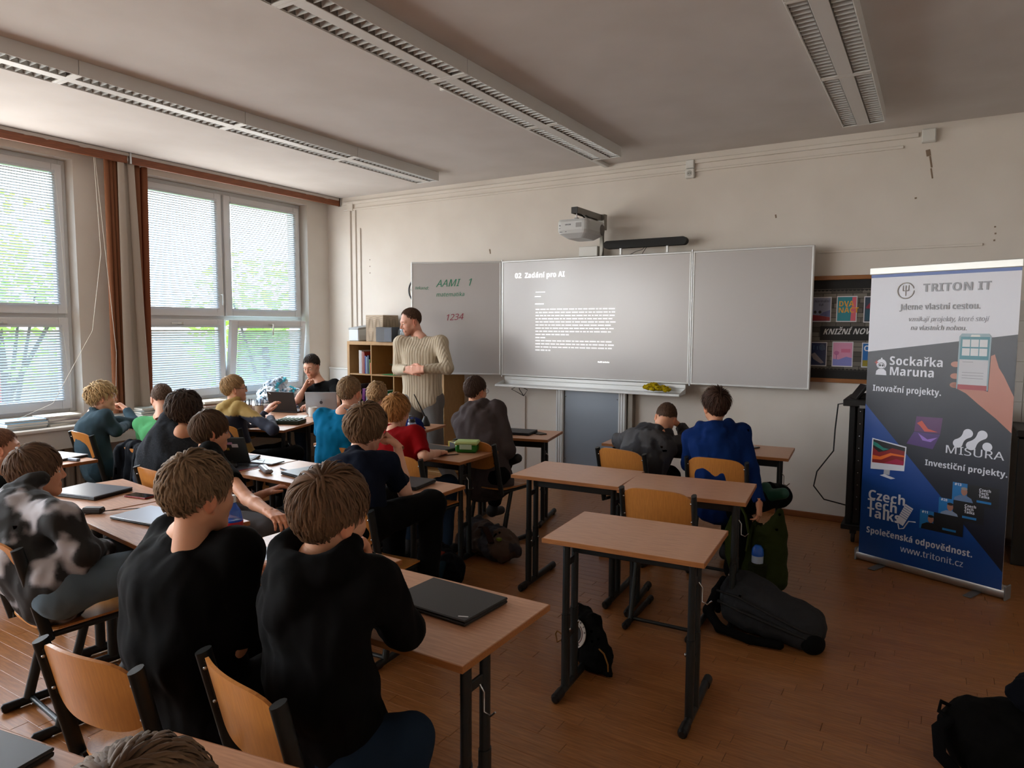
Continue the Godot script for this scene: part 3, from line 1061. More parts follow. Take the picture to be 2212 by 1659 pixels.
func build_shell() -> void:
	room_materials()
	var m := MB.new()
	m.bx(Vector3((LX + RX) / 2 - 0.1, -0.06, (FZ + BZ) / 2), Vector3(RX - LX + 0.9, 0.1, BZ - FZ + 0.7))
	var fl := struct("floor", m, M.planks[1])
	# strips of the laminate, laid along the board wall
	var strip := MB.new()
	strip.bx(Vector3.ZERO, Vector3(0.4985, 0.012, 0.0693), 0.0011)
	var sm := strip.mesh()
	var rng := RandomNumberGenerator.new()
	rng.seed = 7
	var all := []
	var rows := int((7.0 - FZ - 0.7) / 0.07)
	var eye := Vector3(0, 1.66, 0)
	for r in 96:
		var z := FZ + 0.035 + r * 0.07
		if z > 0.25: break
		var x := LX + 0.25 - rng.randf() * 0.5
		while x < RX + 0.2:
			var rel := Vector3(x, 0, z) - eye
			var dep := rel.x * -0.52 + rel.z * -0.849
			var lat := rel.x * 0.853 + rel.z * -0.521
			var seen := dep > 1.2 and lat / dep > -0.45 and lat / dep < 0.78 and -rel.y / dep < 0.68
			all.append([rel.length() if seen else 99.0 + rng.randf(), x, z, rng.randi() % 6])
			x += 0.5
	all.sort_custom(func(a, b): return a[0] < b[0])
	var rest := []
	for k in 6: rest.append(MB.new())
	for i in all.size():
		var a: Array = all[i]
		if i < 300 and a[0] < 99.0:
			var p := put("plank", sm, M.planks[a[3]], fl)
			p.position = Vector3(a[1], -0.006, a[2])
		else:
			rest[0].bx(Vector3(a[1], -0.006, a[2]), Vector3(0.4985, 0.012, 0.0693), 0.0011)
	var o := put("planks_beyond", rest[0], M.planks[3], fl)
	o.set_meta("kind", "stuff")
	m = MB.new()
	m.bx(Vector3((LX + RX) / 2, CY + 0.1, (FZ + BZ) / 2), Vector3(RX - LX + 0.9, 0.2, BZ - FZ + 0.7))
	struct("ceiling", m, M.ceiling)
	m = MB.new()
	m.bx(Vector3((LX + RX) / 2, CY / 2, FZ - 0.1), Vector3(RX - LX + 0.6, CY + 0.1, 0.2))
	struct("wall_front", m, M.wall)
	m = MB.new()
	m.bx(Vector3((LX + RX) / 2, CY / 2, BZ + 0.1), Vector3(RX - LX + 0.6, CY + 0.1, 0.2))
	struct("wall_back", m, M.wall)
	m = MB.new()
	m.bx(Vector3(RX + 0.1, CY / 2, (FZ + BZ) / 2), Vector3(0.2, CY + 0.1, BZ - FZ + 0.6))
	struct("wall_right", m, M.wall)
	# window wall: below, above and between the openings
	m = MB.new()
	var th := 0.36
	var cx := LX - th / 2
	m.bx(Vector3(cx, (SILL - 0.1) / 2, (FZ + BZ) / 2), Vector3(th, SILL + 0.1, BZ - FZ + 0.4))
	m.bx(Vector3(cx, (HEAD + CY + 0.1) / 2, (FZ + BZ) / 2), Vector3(th, CY + 0.1 - HEAD, BZ - FZ + 0.4))
	var z0 := FZ - 0.2
	for w in WINDOWS + [[BZ + 0.2, 0]]:
		m.bx(Vector3(cx, (SILL + HEAD) / 2, (z0 + w[0]) / 2), Vector3(th, HEAD - SILL, w[0] - z0))
		z0 = w[1]
	struct("wall_left", m, M.wall)
	# skirting of the board wall
	m = MB.new()
	m.bx(Vector3((-2.53 + RX) / 2, 0.027, FZ + 0.008), Vector3(RX + 2.53, 0.054, 0.016), 0.005)
	struct("baseboard_front", m, wood(Color(0.52, 0.3, 0.15), 0))
	m = MB.new()
	m.bx(Vector3(-6.35, 0.55, FZ + 0.012), Vector3(0.66, 1.1, 0.024), 0.004)
	m.bx(Vector3(-6.35, 1.112, FZ + 0.018), Vector3(0.66, 0.024, 0.036), 0.004)
	struct("trim_1", m, M.white_paint)
	# the wide window board over the radiators
	m = MB.new()
	m.bx(Vector3((LX - 6.2) / 2, 0.785, (FZ + BZ) / 2), Vector3(-6.2 - LX, 0.03, BZ - FZ), 0.006)
	m.bx(Vector3(-6.23, 0.69, (FZ + BZ) / 2), Vector3(0.02, 0.16, BZ - FZ), 0.004)
	struct("trim_2", m, M.white_paint)
	var ra := thing("radiator", "white ribbed radiator under the window board", "radiator", Vector3(-6.5, 0.12, -2.2))
	m = MB.new()
	for i in 24:
		m.bx(Vector3(0, 0.24, -1.1 + i * 0.09), Vector3(0.1, 0.46, 0.075), 0.02)
	put("ribs", m, mat(Color(0.62, 0.6, 0.57), 0.5), ra)
	m = MB.new()
	m.tube([Vector3(0, 0.02, -1.2), Vector3(0, 0.02, 1.1)], 0.02, 8)
	put("pipe", m, M.white_paint, ra)
	for i in WINDOWS.size():
		window(i)
	# curtain boards below the ceiling
	m = MB.new()
	for s in [[-6.42, -3.78], [-3.74, 1.2], [1.24, 7.3]]:
		m.bx(Vector3(-6.47, 3.185, (s[0] + s[1]) / 2), Vector3(0.022, 0.088, s[1] - s[0]), 0.003)
	var vr := thing("curtain_rail", "brown wooden curtain board with flaking white paint along the ceiling", "curtain rail", Vector3.ZERO)
	put("board", m, M.valance, vr)
	m = MB.new()
	m.bx(Vector3(-6.55, 3.222, 0.45), Vector3(0.2, 0.03, 13.7), 0.004)
	put("track", m, mat(Color(0.74, 0.71, 0.68), 0.5), vr)
	m = MB.new()
	rng.seed = 3
	for zz in [-2.92, -3.05, -3.35, -4.9, -5.35, -5.9, -6.2, -3.2]:
		var pts := []
		var L := rng.randf_range(0.03, 0.09)
		for k in 9:
			var an := TAU * k / 9.0
			pts.append(Vector2(cos(an) * L * rng.randf_range(0.6, 1.1), sin(an) * rng.randf_range(0.008, 0.016)))
		m.prism(Transform3D(Basis(Vector3.UP, PI / 2), Vector3(-6.4575, 3.215, zz)), pts, 0.0015)
	put("paint_flake", m, mat(Color(0.8, 0.77, 0.74), 0.7), vr)
	m = MB.new()
	m.bx(Vector3(-6.45, 3.19, -3.76), Vector3(0.03, 0.11, 0.02), 0.003)
	m.bx(Vector3(-6.46, 3.19, -6.415), Vector3(0.04, 0.11, 0.012), 0.003)
	put("bracket", m, M.steel, vr)
	curtain()
	lamps()
	wall_fittings()
	outside()

func window(i: int) -> void:
	var z0: float = WINDOWS[i][0]
	var z1: float = WINDOWS[i][1]
	var zc := (z0 + z1) / 2
	var root := Node3D.new()
	root.name = "window_%d" % (i + 1)
	root.set_meta("kind", "structure")
	add_child(root, true)
	root.position = Vector3(FX, 0, zc)
	var hw := (z1 - z0) / 2
	var ty := 1.735
	var m := MB.new()
	for s in [-1.0, 1.0]:
		m.bx(Vector3(0, (SILL + HEAD) / 2, s * (hw - 0.03)), Vector3(0.07, HEAD - SILL, 0.06), 0.004)
	m.bx(Vector3(0, SILL + 0.025, 0), Vector3(0.07, 0.05, hw * 2 - 0.12), 0.004)
	m.bx(Vector3(0, HEAD - 0.03, 0), Vector3(0.07, 0.06, hw * 2 - 0.12), 0.004)
	m.bx(Vector3(0, ty, 0), Vector3(0.07, 0.06, hw * 2 - 0.12), 0.004)
	m.bx(Vector3(0, (SILL + HEAD) / 2, 0), Vector3(0.068, HEAD - SILL - 0.1, 0.06), 0.004)
	put("frame", m, M.pvc, root)
	for c in [-1.0, 1.0]:
		for r in 2:
			var ya := SILL + 0.035 if r == 0 else ty + 0.018
			var yb := ty - 0.018 if r == 0 else HEAD - 0.042
			var wz := hw - 0.06
			var zz: float = c * (hw - 0.03) / 2.0
			var h := yb - ya
			m = MB.new()
			var b := 0.085
			for s in [-1.0, 1.0]:
				m.bx(Vector3(0, h / 2, s * (wz - b) / 2), Vector3(0.065, h, b), 0.006)
			m.bx(Vector3(0, b / 2, 0), Vector3(0.064, b, wz - 2 * b), 0.006)
			m.bx(Vector3(0, h - b / 2, 0), Vector3(0.064, b, wz - 2 * b), 0.006)
			var sa := put("sash", m, M.pvc, root)
			sa.position = Vector3(0.04, ya, zz)
			var tilted: bool = i == 0 and r == 0 and c < 0
			if tilted: sa.rotation_degrees.z = -6.5
			m = MB.new()
			m.bx(Vector3(-0.01, h / 2, 0), Vector3(0.006, h - 2 * b + 0.01, wz - 2 * b + 0.01))
			put("pane", m, M.glass, sa)
			m = MB.new()
			if r == 1:
				if c > 0:
					m.bx(Vector3(0.036, 0.22, -wz / 2 + 0.04), Vector3(0.012, 0.07, 0.028), 0.004)
					m.tube([Vector3(0.04, 0.235, -wz / 2 + 0.04), Vector3(0.07, 0.235, -wz / 2 + 0.04), Vector3(0.076, 0.22, -wz / 2 + 0.04), Vector3(0.076, 0.12, -wz / 2 + 0.04)], 0.009, 8)
					put("handle", m, M.white_plastic, sa)
			else:
				m.bx(Vector3(0.036, h - 0.045, 0), Vector3(0.012, 0.028, 0.07), 0.004)
				if tilted:
					m.tube([Vector3(0.04, h - 0.045, 0), Vector3(0.07, h - 0.045, 0), Vector3(0.076, h - 0.055, 0), Vector3(0.076, h - 0.16, 0)], 0.009, 8)
				else:
					m.tube([Vector3(0.04, h - 0.045, 0.02), Vector3(0.07, h - 0.045, 0.02), Vector3(0.076, h - 0.045, 0.03), Vector3(0.076, h - 0.045, 0.13)], 0.009, 8)
				put("handle", m, M.white_plastic, sa)
			if i < 2:
				blind(i, c, r, Transform3D(sa.basis, Vector3(FX + 0.04, ya, zc + zz)), wz - 2 * b + 0.03, h - 2 * b + 0.035, b)

var _slat := {}
func blind(i: int, c: float, r: int, xf: Transform3D, w: float, h: float, b: float) -> void:
	var which := "%s %s sash of the %s" % ["upper" if r == 1 else "lower", "left" if c > 0 else "right", "window by the board" if i == 0 else "window left of the curtain"]
	if i == 0 and r == 0 and c < 0: which += ", tilted open"
	var o := thing("blind", "white venetian blind on the " + which, "blind", Vector3.ZERO, 0.0, "venetian blinds in the windows")
	o.transform = xf * Transform3D(Basis(), Vector3(0.046, b - 0.015, 0))
	var m := MB.new()
	m.bx(Vector3(0, h - 0.012, 0), Vector3(0.022, 0.02, w), 0.003)
	put("headrail", m, M.slat, o)
	m = MB.new()
	m.bx(Vector3(0, 0.012, 0), Vector3(0.02, 0.012, w), 0.003)
	put("bottom_rail", m, M.slat, o)
	var key := "%.3f" % w
	if not _slat.has(key):
		var sm := MB.new()
		var q := Transform3D(Basis(Vector3.BACK, deg_to_rad(-38.0)), Vector3.ZERO)
		sm.box(q * T(Vector3(-0.006, 0.0005, 0), Vector3(0, 0, 8)), Vector3(0.0125, 0.0008, w - 0.008))
		sm.box(q * T(Vector3(0.006, 0.0005, 0), Vector3(0, 0, -8)), Vector3(0.0125, 0.0008, w - 0.008))
		_slat[key] = sm.mesh()
	var y := 0.03
	while y < h - 0.035:
		var s := put("slat", _slat[key], M.slat, o)
		s.position = Vector3(0, y, 0)
		y += 0.0235
	m = MB.new()
	for s in [-0.36, 0.36]:
		m.bx(Vector3(0.011, h / 2, s * w), Vector3(0.0012, h - 0.03, 0.0015))
	put("ladder_cord", m, M.cord, o)
	m = MB.new()
	m.tube([Vector3(0.016, h - 0.03, -w * 0.5 + 0.0), Vector3(0.03, h * 0.5, -w * 0.5 - 0.02), Vector3(0.03, -0.08, -w * 0.5 - 0.035)], 0.0016, 5)
	put("pull_cord", m, M.cord, o)

func curtain() -> void:
	var o := thing("curtain", "tan and pale curtain drawn together between the two windows", "curtain", Vector3(-6.53, 0, -3.75))
	var mk := func(za: float, zb: float, amp: float, folds: float, x0: float, y0: float, slide: float) -> MB:
		var m := MB.new()
		m.sheet(46, 12, func(u, v):
			var a: float = (u + 1) / 2
			var t: float = (1 - v) / 2
			return Vector3(x0 + amp * sin(a * folds * TAU) * (0.8 + 0.35 * t), lerpf(3.15, y0, t), lerpf(za, zb, a) + slide * t * (a - 0.2) + 0.012 * sin(a * folds * TAU * 2.0 + 1.0)), 0.003)
		return m
	put("brown_panel", mk.call(0.18, 0.05, 0.035, 4.0, 0.0, 0.83, -0.05), M.curtain_brown, o)
	put("pale_panel", mk.call(0.08, -0.06, 0.022, 1.5, 0.045, 0.83, -0.1), M.curtain_pale, o)
	put("brown_panel", mk.call(-0.02, -0.2, 0.03, 2.3, -0.01, 0.83, 0.05), M.curtain_brown, o)
	var c := thing("pull_cords", "thin white curtain cords hanging down the wall left of the curtain", "cord", Vector3(-6.5, 0, -3.5))
	var m := MB.new()
	m.tube([Vector3(0, 3.15, 0.04), Vector3(0.01, 2.3, 0.02), Vector3(0.0, 1.6, 0.12), Vector3(0.05, 0.98, 0.5), Vector3(0.1, 0.82, 0.95)], 0.0022, 5)
	m.tube([Vector3(0, 3.15, 0.03), Vector3(0, 2.4, -0.02), Vector3(0.01, 1.4, -0.08), Vector3(0.0, 0.9, -0.06)], 0.0022, 5)
	put("cord", m, M.cord, c)

var _blade: ArrayMesh
func lamps() -> void:
	var bl := MB.new()
	# a parabolic cross blade of the louvre: broad at the top, thin at the lower edge
	bl.plate(6, 3, 0.042, func(_u): return 0.0, func(u): return 0.03 + 0.008 * u * u, func(x, y): return Vector3(x, y, 0.0035 * y / 0.03), 0.0016)
	_blade = bl.mesh()
	var rows := [["by the windows", -4.62, 4, "leftmost"], ["in the middle", -2.6, 4, "middle"], ["on the right", -0.54, 3, "rightmost"]]
	var order := ["nearest the board wall", "second from the board wall", "third from the board wall", "fourth from the board wall"]
	for rw in rows:
		for k in rw[2]:
			var o := thing("ceiling_lamp", "long twin louvre ceiling lamp, %s in the %s row" % [order[k], rw[3]], "ceiling lamp", Vector3(rw[1], 3.15, -5.86 + 0.59 + k * 1.18), 0.0, "louvre lamps under the ceiling")
			lamp(o)

var _lamp_parts := {}
func lamp(o: Node3D) -> void:
	if _lamp_parts.is_empty():
		var m := MB.new()
		for s in [-1.0, 1.0]:
			m.bx(Vector3(s * 0.1375, 0.045, 0), Vector3(0.007, 0.09, 1.176), 0.002)
			m.bx(Vector3(0, 0.045, s * 0.584), Vector3(0.268, 0.09, 0.01), 0.002)
			m.bx(Vector3(0, 0.004, s * 0.573), Vector3(0.268, 0.008, 0.016), 0.001)
		m.bx(Vector3(0, 0.086, 0), Vector3(0.268, 0.006, 1.158))
		_lamp_parts.housing = m.mesh()
		m = MB.new()
		m.bx(Vector3(0, 0.01, 0), Vector3(0.082, 0.02, 1.13), 0.002)
		_lamp_parts.strip = m.mesh()
		m = MB.new()
		for s in [-1.0, 1.0]:
			var pr := []
			for i in 7:
				var t := i / 6.0
				pr.append(Vector2(lerpf(0.046, 0.012, t * t), 0.002 + 0.075 * t))
			for e in [-1.0, 1.0]:
				for i in 6:
					var a := Vector3(s * 0.0885 + e * pr[i].x, pr[i].y, -0.565)
					var b := Vector3(s * 0.0885 + e * pr[i + 1].x, pr[i + 1].y, -0.565)
					var d := Vector3(0, 0, 1.13)
					m.quadn(a, b, b + d, a + d, Vector3(-e * (pr[i + 1].y - pr[i].y), -(pr[i].x - pr[i + 1].x), 0).normalized())
			m.quadn(Vector3(s * 0.0885 - 0.012, 0.077, -0.565), Vector3(s * 0.0885 + 0.012, 0.077, -0.565), Vector3(s * 0.0885 + 0.012, 0.077, 0.565), Vector3(s * 0.0885 - 0.012, 0.077, 0.565), Vector3.DOWN)
		_lamp_parts.reflector = m.mesh()
		m = MB.new()
		for s in [-1.0, 1.0]:
			m.tube([Vector3(s * 0.0885, 0.058, -0.56), Vector3(s * 0.0885, 0.058, 0.56)], 0.0085, 8)
		_lamp_parts.tubes = m.mesh()
	put("housing", _lamp_parts.housing, M.white_paint, o)
	put("centre_strip", _lamp_parts.strip, M.white_paint, o)
	put("reflector", _lamp_parts.reflector, M.mirror, o)
	put("fluorescent_tube", _lamp_parts.tubes, mat(Color(0.8, 0.8, 0.78), 0.3), o)
	for s in [-1.0, 1.0]:
		for i in 21:
			var b := put("louvre_blade", _blade, M.alu_white, o)
			b.position = Vector3(s * 0.0885, 0.003, -0.52 + i * 0.052)

func wall_fittings() -> void:
	var m := MB.new()
	m.bx(Vector3(-3.3, 3.165, FZ + 0.011), Vector3(6.2, 0.035, 0.022), 0.003)
	m.bx(Vector3(-3.35, 3.085, FZ + 0.008), Vector3(6.1, 0.022, 0.016), 0.003)
	m.bx(Vector3(-6.3, 2.15, FZ + 0.011), Vector3(0.035, 2.05, 0.022), 0.003)
	m.bx(Vector3(-6.21, 2.1, FZ + 0.008), Vector3(0.022, 1.95, 0.016), 0.003)
	m.bx(Vector3(-6.13, 2.0, FZ + 0.008), Vector3(0.018, 1.7, 0.016), 0.003)
	m.bx(Vector3(-6.28, 3.12, FZ + 0.013), Vector3(0.09, 0.1, 0.026), 0.003)
	tag(put("wall_duct", m, M.wall), "white cable ducts round the top left corner of the board wall", "cable duct")
	m = MB.new()
	m.bx(Vector3(-0.32, 2.292, FZ + 0.007), Vector3(1.16, 0.02, 0.014), 0.003)
	tag(put("wall_duct", m, M.wall), "short horizontal cable duct above the pinboard", "cable duct")
	m = MB.new()
	m.bx(Vector3(-2.845, 3.225, -5.1), Vector3(0.05, 0.03, 2.62), 0.005)
	m.bx(Vector3(-2.845, 3.222, -3.79), Vector3(0.07, 0.036, 0.03), 0.005)
	tag(put("ceiling_duct", m, M.white_paint), "white cable duct on the ceiling beside the middle lamps", "cable duct")
	m = MB.new()
	m.bx(Vector3(-3.77, 0.5, FZ + 0.008), Vector3(0.03, 0.82, 0.016), 0.003)
	tag(put("wall_duct", m, M.wall), "upright cable duct below the tray, left of the board column", "cable duct")
	m = MB.new()
	for k in 3:
		m.tube([Vector3(-3.77, 0.91, FZ + 0.02), Vector3(-3.8 - 0.05 * (k - 1) * 2.0, 0.98, FZ + 0.06), Vector3(-3.9 + k * 0.11, 1.08, FZ + 0.1)], 0.004, 6)
	tag(put("board_cables", m, M.black_plastic), "thin cables running from the board tray into the wall duct", "cable")
	var o := thing("junction_box", "square white junction box at the end of the duct under the ceiling", "junction box", Vector3(-0.13, 3.145, FZ))
	m = MB.new()
	m.bx(Vector3(0, 0, 0.025), Vector3(0.095, 0.1, 0.05), 0.004)
	put("box", m, M.white_plastic, o)
	m = MB.new()
	m.bx(Vector3(0, 0, 0.052), Vector3(0.085, 0.09, 0.006), 0.002)
	put("lid", m, M.white_plastic, o)
	o = thing("wall_socket", "white power socket high on the board wall, above the board", "socket", Vector3(-2.01, 3.06, FZ))
	m = MB.new()
	m.bx(Vector3(0, 0, 0.022), Vector3(0.08, 0.085, 0.044), 0.006)
	m.bx(Vector3(0, 0.085, 0.02), Vector3(0.075, 0.075, 0.04), 0.005)
	put("housing", m, M.white_plastic, o)
	m = MB.new()
	m.lathe(T(Vector3(0, 0, 0.046), Vector3(90, 0, 0)), [Vector2(0.0, 0), Vector2(0.024, 0.0), Vector2(0.026, -0.003)], 16)
	put("socket_face", m, mat(Color(0.7, 0.7, 0.68), 0.5), o)
	m = MB.new()
	for s in [-1.0, 1.0]:
		m.bx(Vector3(s * 0.009, 0, 0.048), Vector3(0.006, 0.006, 0.004))
	put("hole", m, M.black_matte, o)
	# plaster scars and screw holes
	m = MB.new()
	for p in [[-0.13, 3.02, 0.03, 0.05], [-0.11, 2.95, 0.012, 0.09], [-0.1, 2.86, 0.01, 0.08], [-0.2, 2.68, 0.015, 0.012], [0.33, 2.42, 0.012, 0.012], [0.335, 2.37, 0.012, 0.012], [0.33, 2.32, 0.012, 0.012], [-1.25, 2.62, 0.012, 0.03], [-4.22, 2.47, 0.012, 0.05], [-5.98, 2.46, 0.012, 0.012], [-5.98, 2.38, 0.012, 0.012], [-5.98, 2.3, 0.012, 0.012]]:
		m.box(T(Vector3(p[0], p[1], FZ + 0.001), Vector3(0, 0, 10)), Vector3(p[2], p[3], 0.003), 0.001)
	var wm_ := put("wall_marks", m, mat(Color(0.52, 0.45, 0.38), 0.9))
	wm_.set_meta("kind", "stuff")
	tag(wm_, "small plaster scars and screw holes in the board wall", "wall marks")
	# tiles beside the banner
	var tw := Node3D.new()
	tw.name = "trim_3"
	tw.set_meta("kind", "structure")
	add_child(tw, true)
	m = MB.new()
	m.bx(Vector3.ZERO, Vector3(0.149, 0.149, 0.008), 0.0015)
	var tm := m.mesh()
	var tmat := mat(Color(0.8, 0.79, 0.77), 0.15)
	for i in 6:
		for j in 6:
			var t := put("tile", tm, tmat, tw)
			t.position = Vector3(0.49 + i * 0.152, 1.03 + j * 0.152, FZ + 0.004)

func outside() -> void:
	var rng := RandomNumberGenerator.new()
	rng.seed = 21
	var k := 0
	for t in [[-10.9, -8.9, 1.4, 1.5], [-13.6, -5.6, 2.0, 1.7], [-10.2, -5.4, -1.2, 0.9], [-14.5, -1.4, 1.8, 1.8]]:
		var o := thing("tree", ["leafy green tree outside, seen past the tilted sash", "tall tree outside behind the blinds near the board wall", "low bush outside behind the lower blinds", "tree outside behind the window left of the curtain"][k], "tree", Vector3(t[0], -3.0, t[1]))
		var m := MB.new()
		m.tube([Vector3.ZERO, Vector3(0.1, 2.0, 0), Vector3(0.0, 3.2 + t[2], 0.1)], [0.16, 0.13, 0.05], 8)
		for b in 5:
			var an := TAU * b / 5.0
			m.tube([Vector3(0.05, 2.6 + b * 0.2, 0), Vector3(cos(an) * t[3] * 0.7, 3.2 + t[2] + sin(b * 2.0) * 0.5, sin(an) * t[3] * 0.7)], [0.05, 0.015], 6)
		put("trunk", m, mat(Color(0.2, 0.16, 0.13), 0.9), o)
		m = MB.new()
		for i in 1500:
			var d: Vector3 = Vector3(rng.randfn(), rng.randfn() * 0.9, rng.randfn()).normalized() * t[3] * pow(rng.randf(), 0.45)
			var p: Vector3 = Vector3(0, 3.2 + t[2], 0) + d
			var q := Basis.from_euler(Vector3(rng.randf() * TAU, rng.randf() * TAU, 0))
			var s := rng.randf_range(0.06, 0.12)
			var nn := q * Vector3.BACK
			m.trin(p - q.x * s, p + q.y * s * 0.6, p + q.x * s, nn)
			m.trin(p - q.x * s, p - q.y * s * 0.6, p + q.x * s, nn)
		var lm := mat(Color(0.45, 0.55, 0.25), 0.6)
		lm.backlight_enabled = true
		lm.backlight = Color(0.6, 0.8, 0.2)
		var f := put("foliage", m, lm, o)
		f.set_meta("kind", "stuff")
		k += 1
	var m2 := MB.new()
	m2.tube([Vector3(-9.2, -3.0, -3.62), Vector3(-9.2, 6.0, -3.62)], 0.11, 10)
	tag(put("pole", m2, mat(Color(0.75, 0.12, 0.1), 0.5)), "red post outside the window left of the curtain", "post")
	m2 = MB.new()
	m2.bx(Vector3(-20, -3.1, 0), Vector3(28, 0.2, 60))
	var g := put("ground_outside", m2, mat(Color(0.35, 0.4, 0.22), 0.9))
	g.set_meta("kind", "structure")

# ---------------------------------------------------------------- furniture
func thing_materials() -> void:
	M.beech = wood(Color(0.80, 0.60, 0.465), 0, 0.36, 1.0)
	M.beech_edge = wood(Color(0.66, 0.42, 0.22), 0, 0.45, 1.0)
	M.ply = tri_mat(Color(0.76, 0.50, 0.24), M.grain_fine, Vector3(14, 1.4, 14), 0.3)
	M.ply_edge = mat(Color(0.72, 0.50, 0.30), 0.5)
	M.oak = wood(Color(0.70, 0.54, 0.33), 1, 0.5, 1.0)
	M.board = mat(Color(0.72, 0.71, 0.705), 0.22)
	M.board.clearcoat_enabled = true
	M.board.clearcoat = 0.35
	M.board.clearcoat_roughness = 0.18
	M.lap_dark = mat(Color(0.105, 0.10, 0.10), 0.5)
	M.lap_edge = mat(Color(0.025, 0.025, 0.028), 0.5)
	M.lap_silver = mat(Color(0.66, 0.67, 0.69), 0.35, 0.6)
	M.white_label = mat(Color(0.82, 0.82, 0.82), 0.5)
	M.paper = mat(Color(0.85, 0.84, 0.81), 0.8)
	M.cable = mat(Color(0.03, 0.03, 0.035), 0.5)

func desk_proto(w: float) -> Node3D:
	var o := thing("school_desk", "", "desk", Vector3.ZERO, 0.0, "beech topped school desks")
	var m := MB.new()
	m.bx(Vector3(0, 0.729, 0), Vector3(w - 0.004, 0.021, 0.496), 0.002)
	var top := put("tabletop", m, M.beech, o)
	m = MB.new()
	for s in [-1.0, 1.0]:
		m.bx(Vector3(0, 0.7285, s * 0.249), Vector3(w, 0.0205, 0.003), 0.001)
		m.bx(Vector3(s * (w / 2 - 0.001), 0.7285, 0), Vector3(0.003, 0.0205, 0.5), 0.001)
	put("edge_band", m, M.beech_edge, top)
	m = MB.new()
	m.bx(Vector3(0, 0.672, 0.085), Vector3(w - 0.16, 0.058, 0.028), 0.005)
	put("crossbeam", m, M.tube_grey, o)
	for s in [-1.0, 1.0]:
		var x: float = s * (w / 2 - 0.07)
		for zz in [0.135, 0.035]:
			m = MB.new()
			m.tube([Vector3(x, 0.718, zz), Vector3(x, 0.33, zz)], 0.0155, 12, false, 0.021, Vector3.BACK)
			m.tube([Vector3(x, 0.37, zz), Vector3(x, 0.035, zz)], 0.0185, 12, true, 0.0245, Vector3.BACK)
			put("column", m, M.tube_grey, o)
			m = MB.new()
			m.ellipsoid(T(Vector3(x - s * 0.02, 0.30, zz)), Vector3(0.006, 0.009, 0.009), 8, 6)
			put("screw", m, M.steel, o)
		m = MB.new()
		m.bx(Vector3(x, 0.6, 0.085), Vector3(0.012, 0.032, 0.085), 0.003)
		put("link_plate", m, M.tube_grey, o)
		m = MB.new()
		m.bx(Vector3(x, 0.26, 0.085), Vector3(0.012, 0.032, 0.085), 0.003)
		put("link_plate", m, M.tube_grey, o)
		m = MB.new()
		m.tube([Vector3(x, 0.026, 0.235), Vector3(x, 0.026, -0.235)], 0.017, 12, true, 0.022)
		var ru := put("runner", m, M.tube_grey, o)
		for e in [-1.0, 1.0]:
			m = MB.new()
			m.tube([Vector3(x, 0.024, e * 0.185), Vector3(x, 0.024, e * 0.247), Vector3(x, 0.023, e * 0.255)], [0.0205, 0.0205, 0.012], 12, true, [0.024, 0.024, 0.013])
			put("end_cap", m, M.cap_black, ru)
	m = MB.new()
	m.tube([Vector3(w / 2 - 0.055, 0.6, 0.085), Vector3(w / 2 - 0.04, 0.58, 0.085), Vector3(w / 2 - 0.04, 0.52, 0.085), Vector3(w / 2 - 0.018, 0.512, 0.085), Vector3(w / 2 - 0.0, 0.53, 0.085)], 0.0035, 6)
	put("bag_hook", m, M.steel, o)
	return o

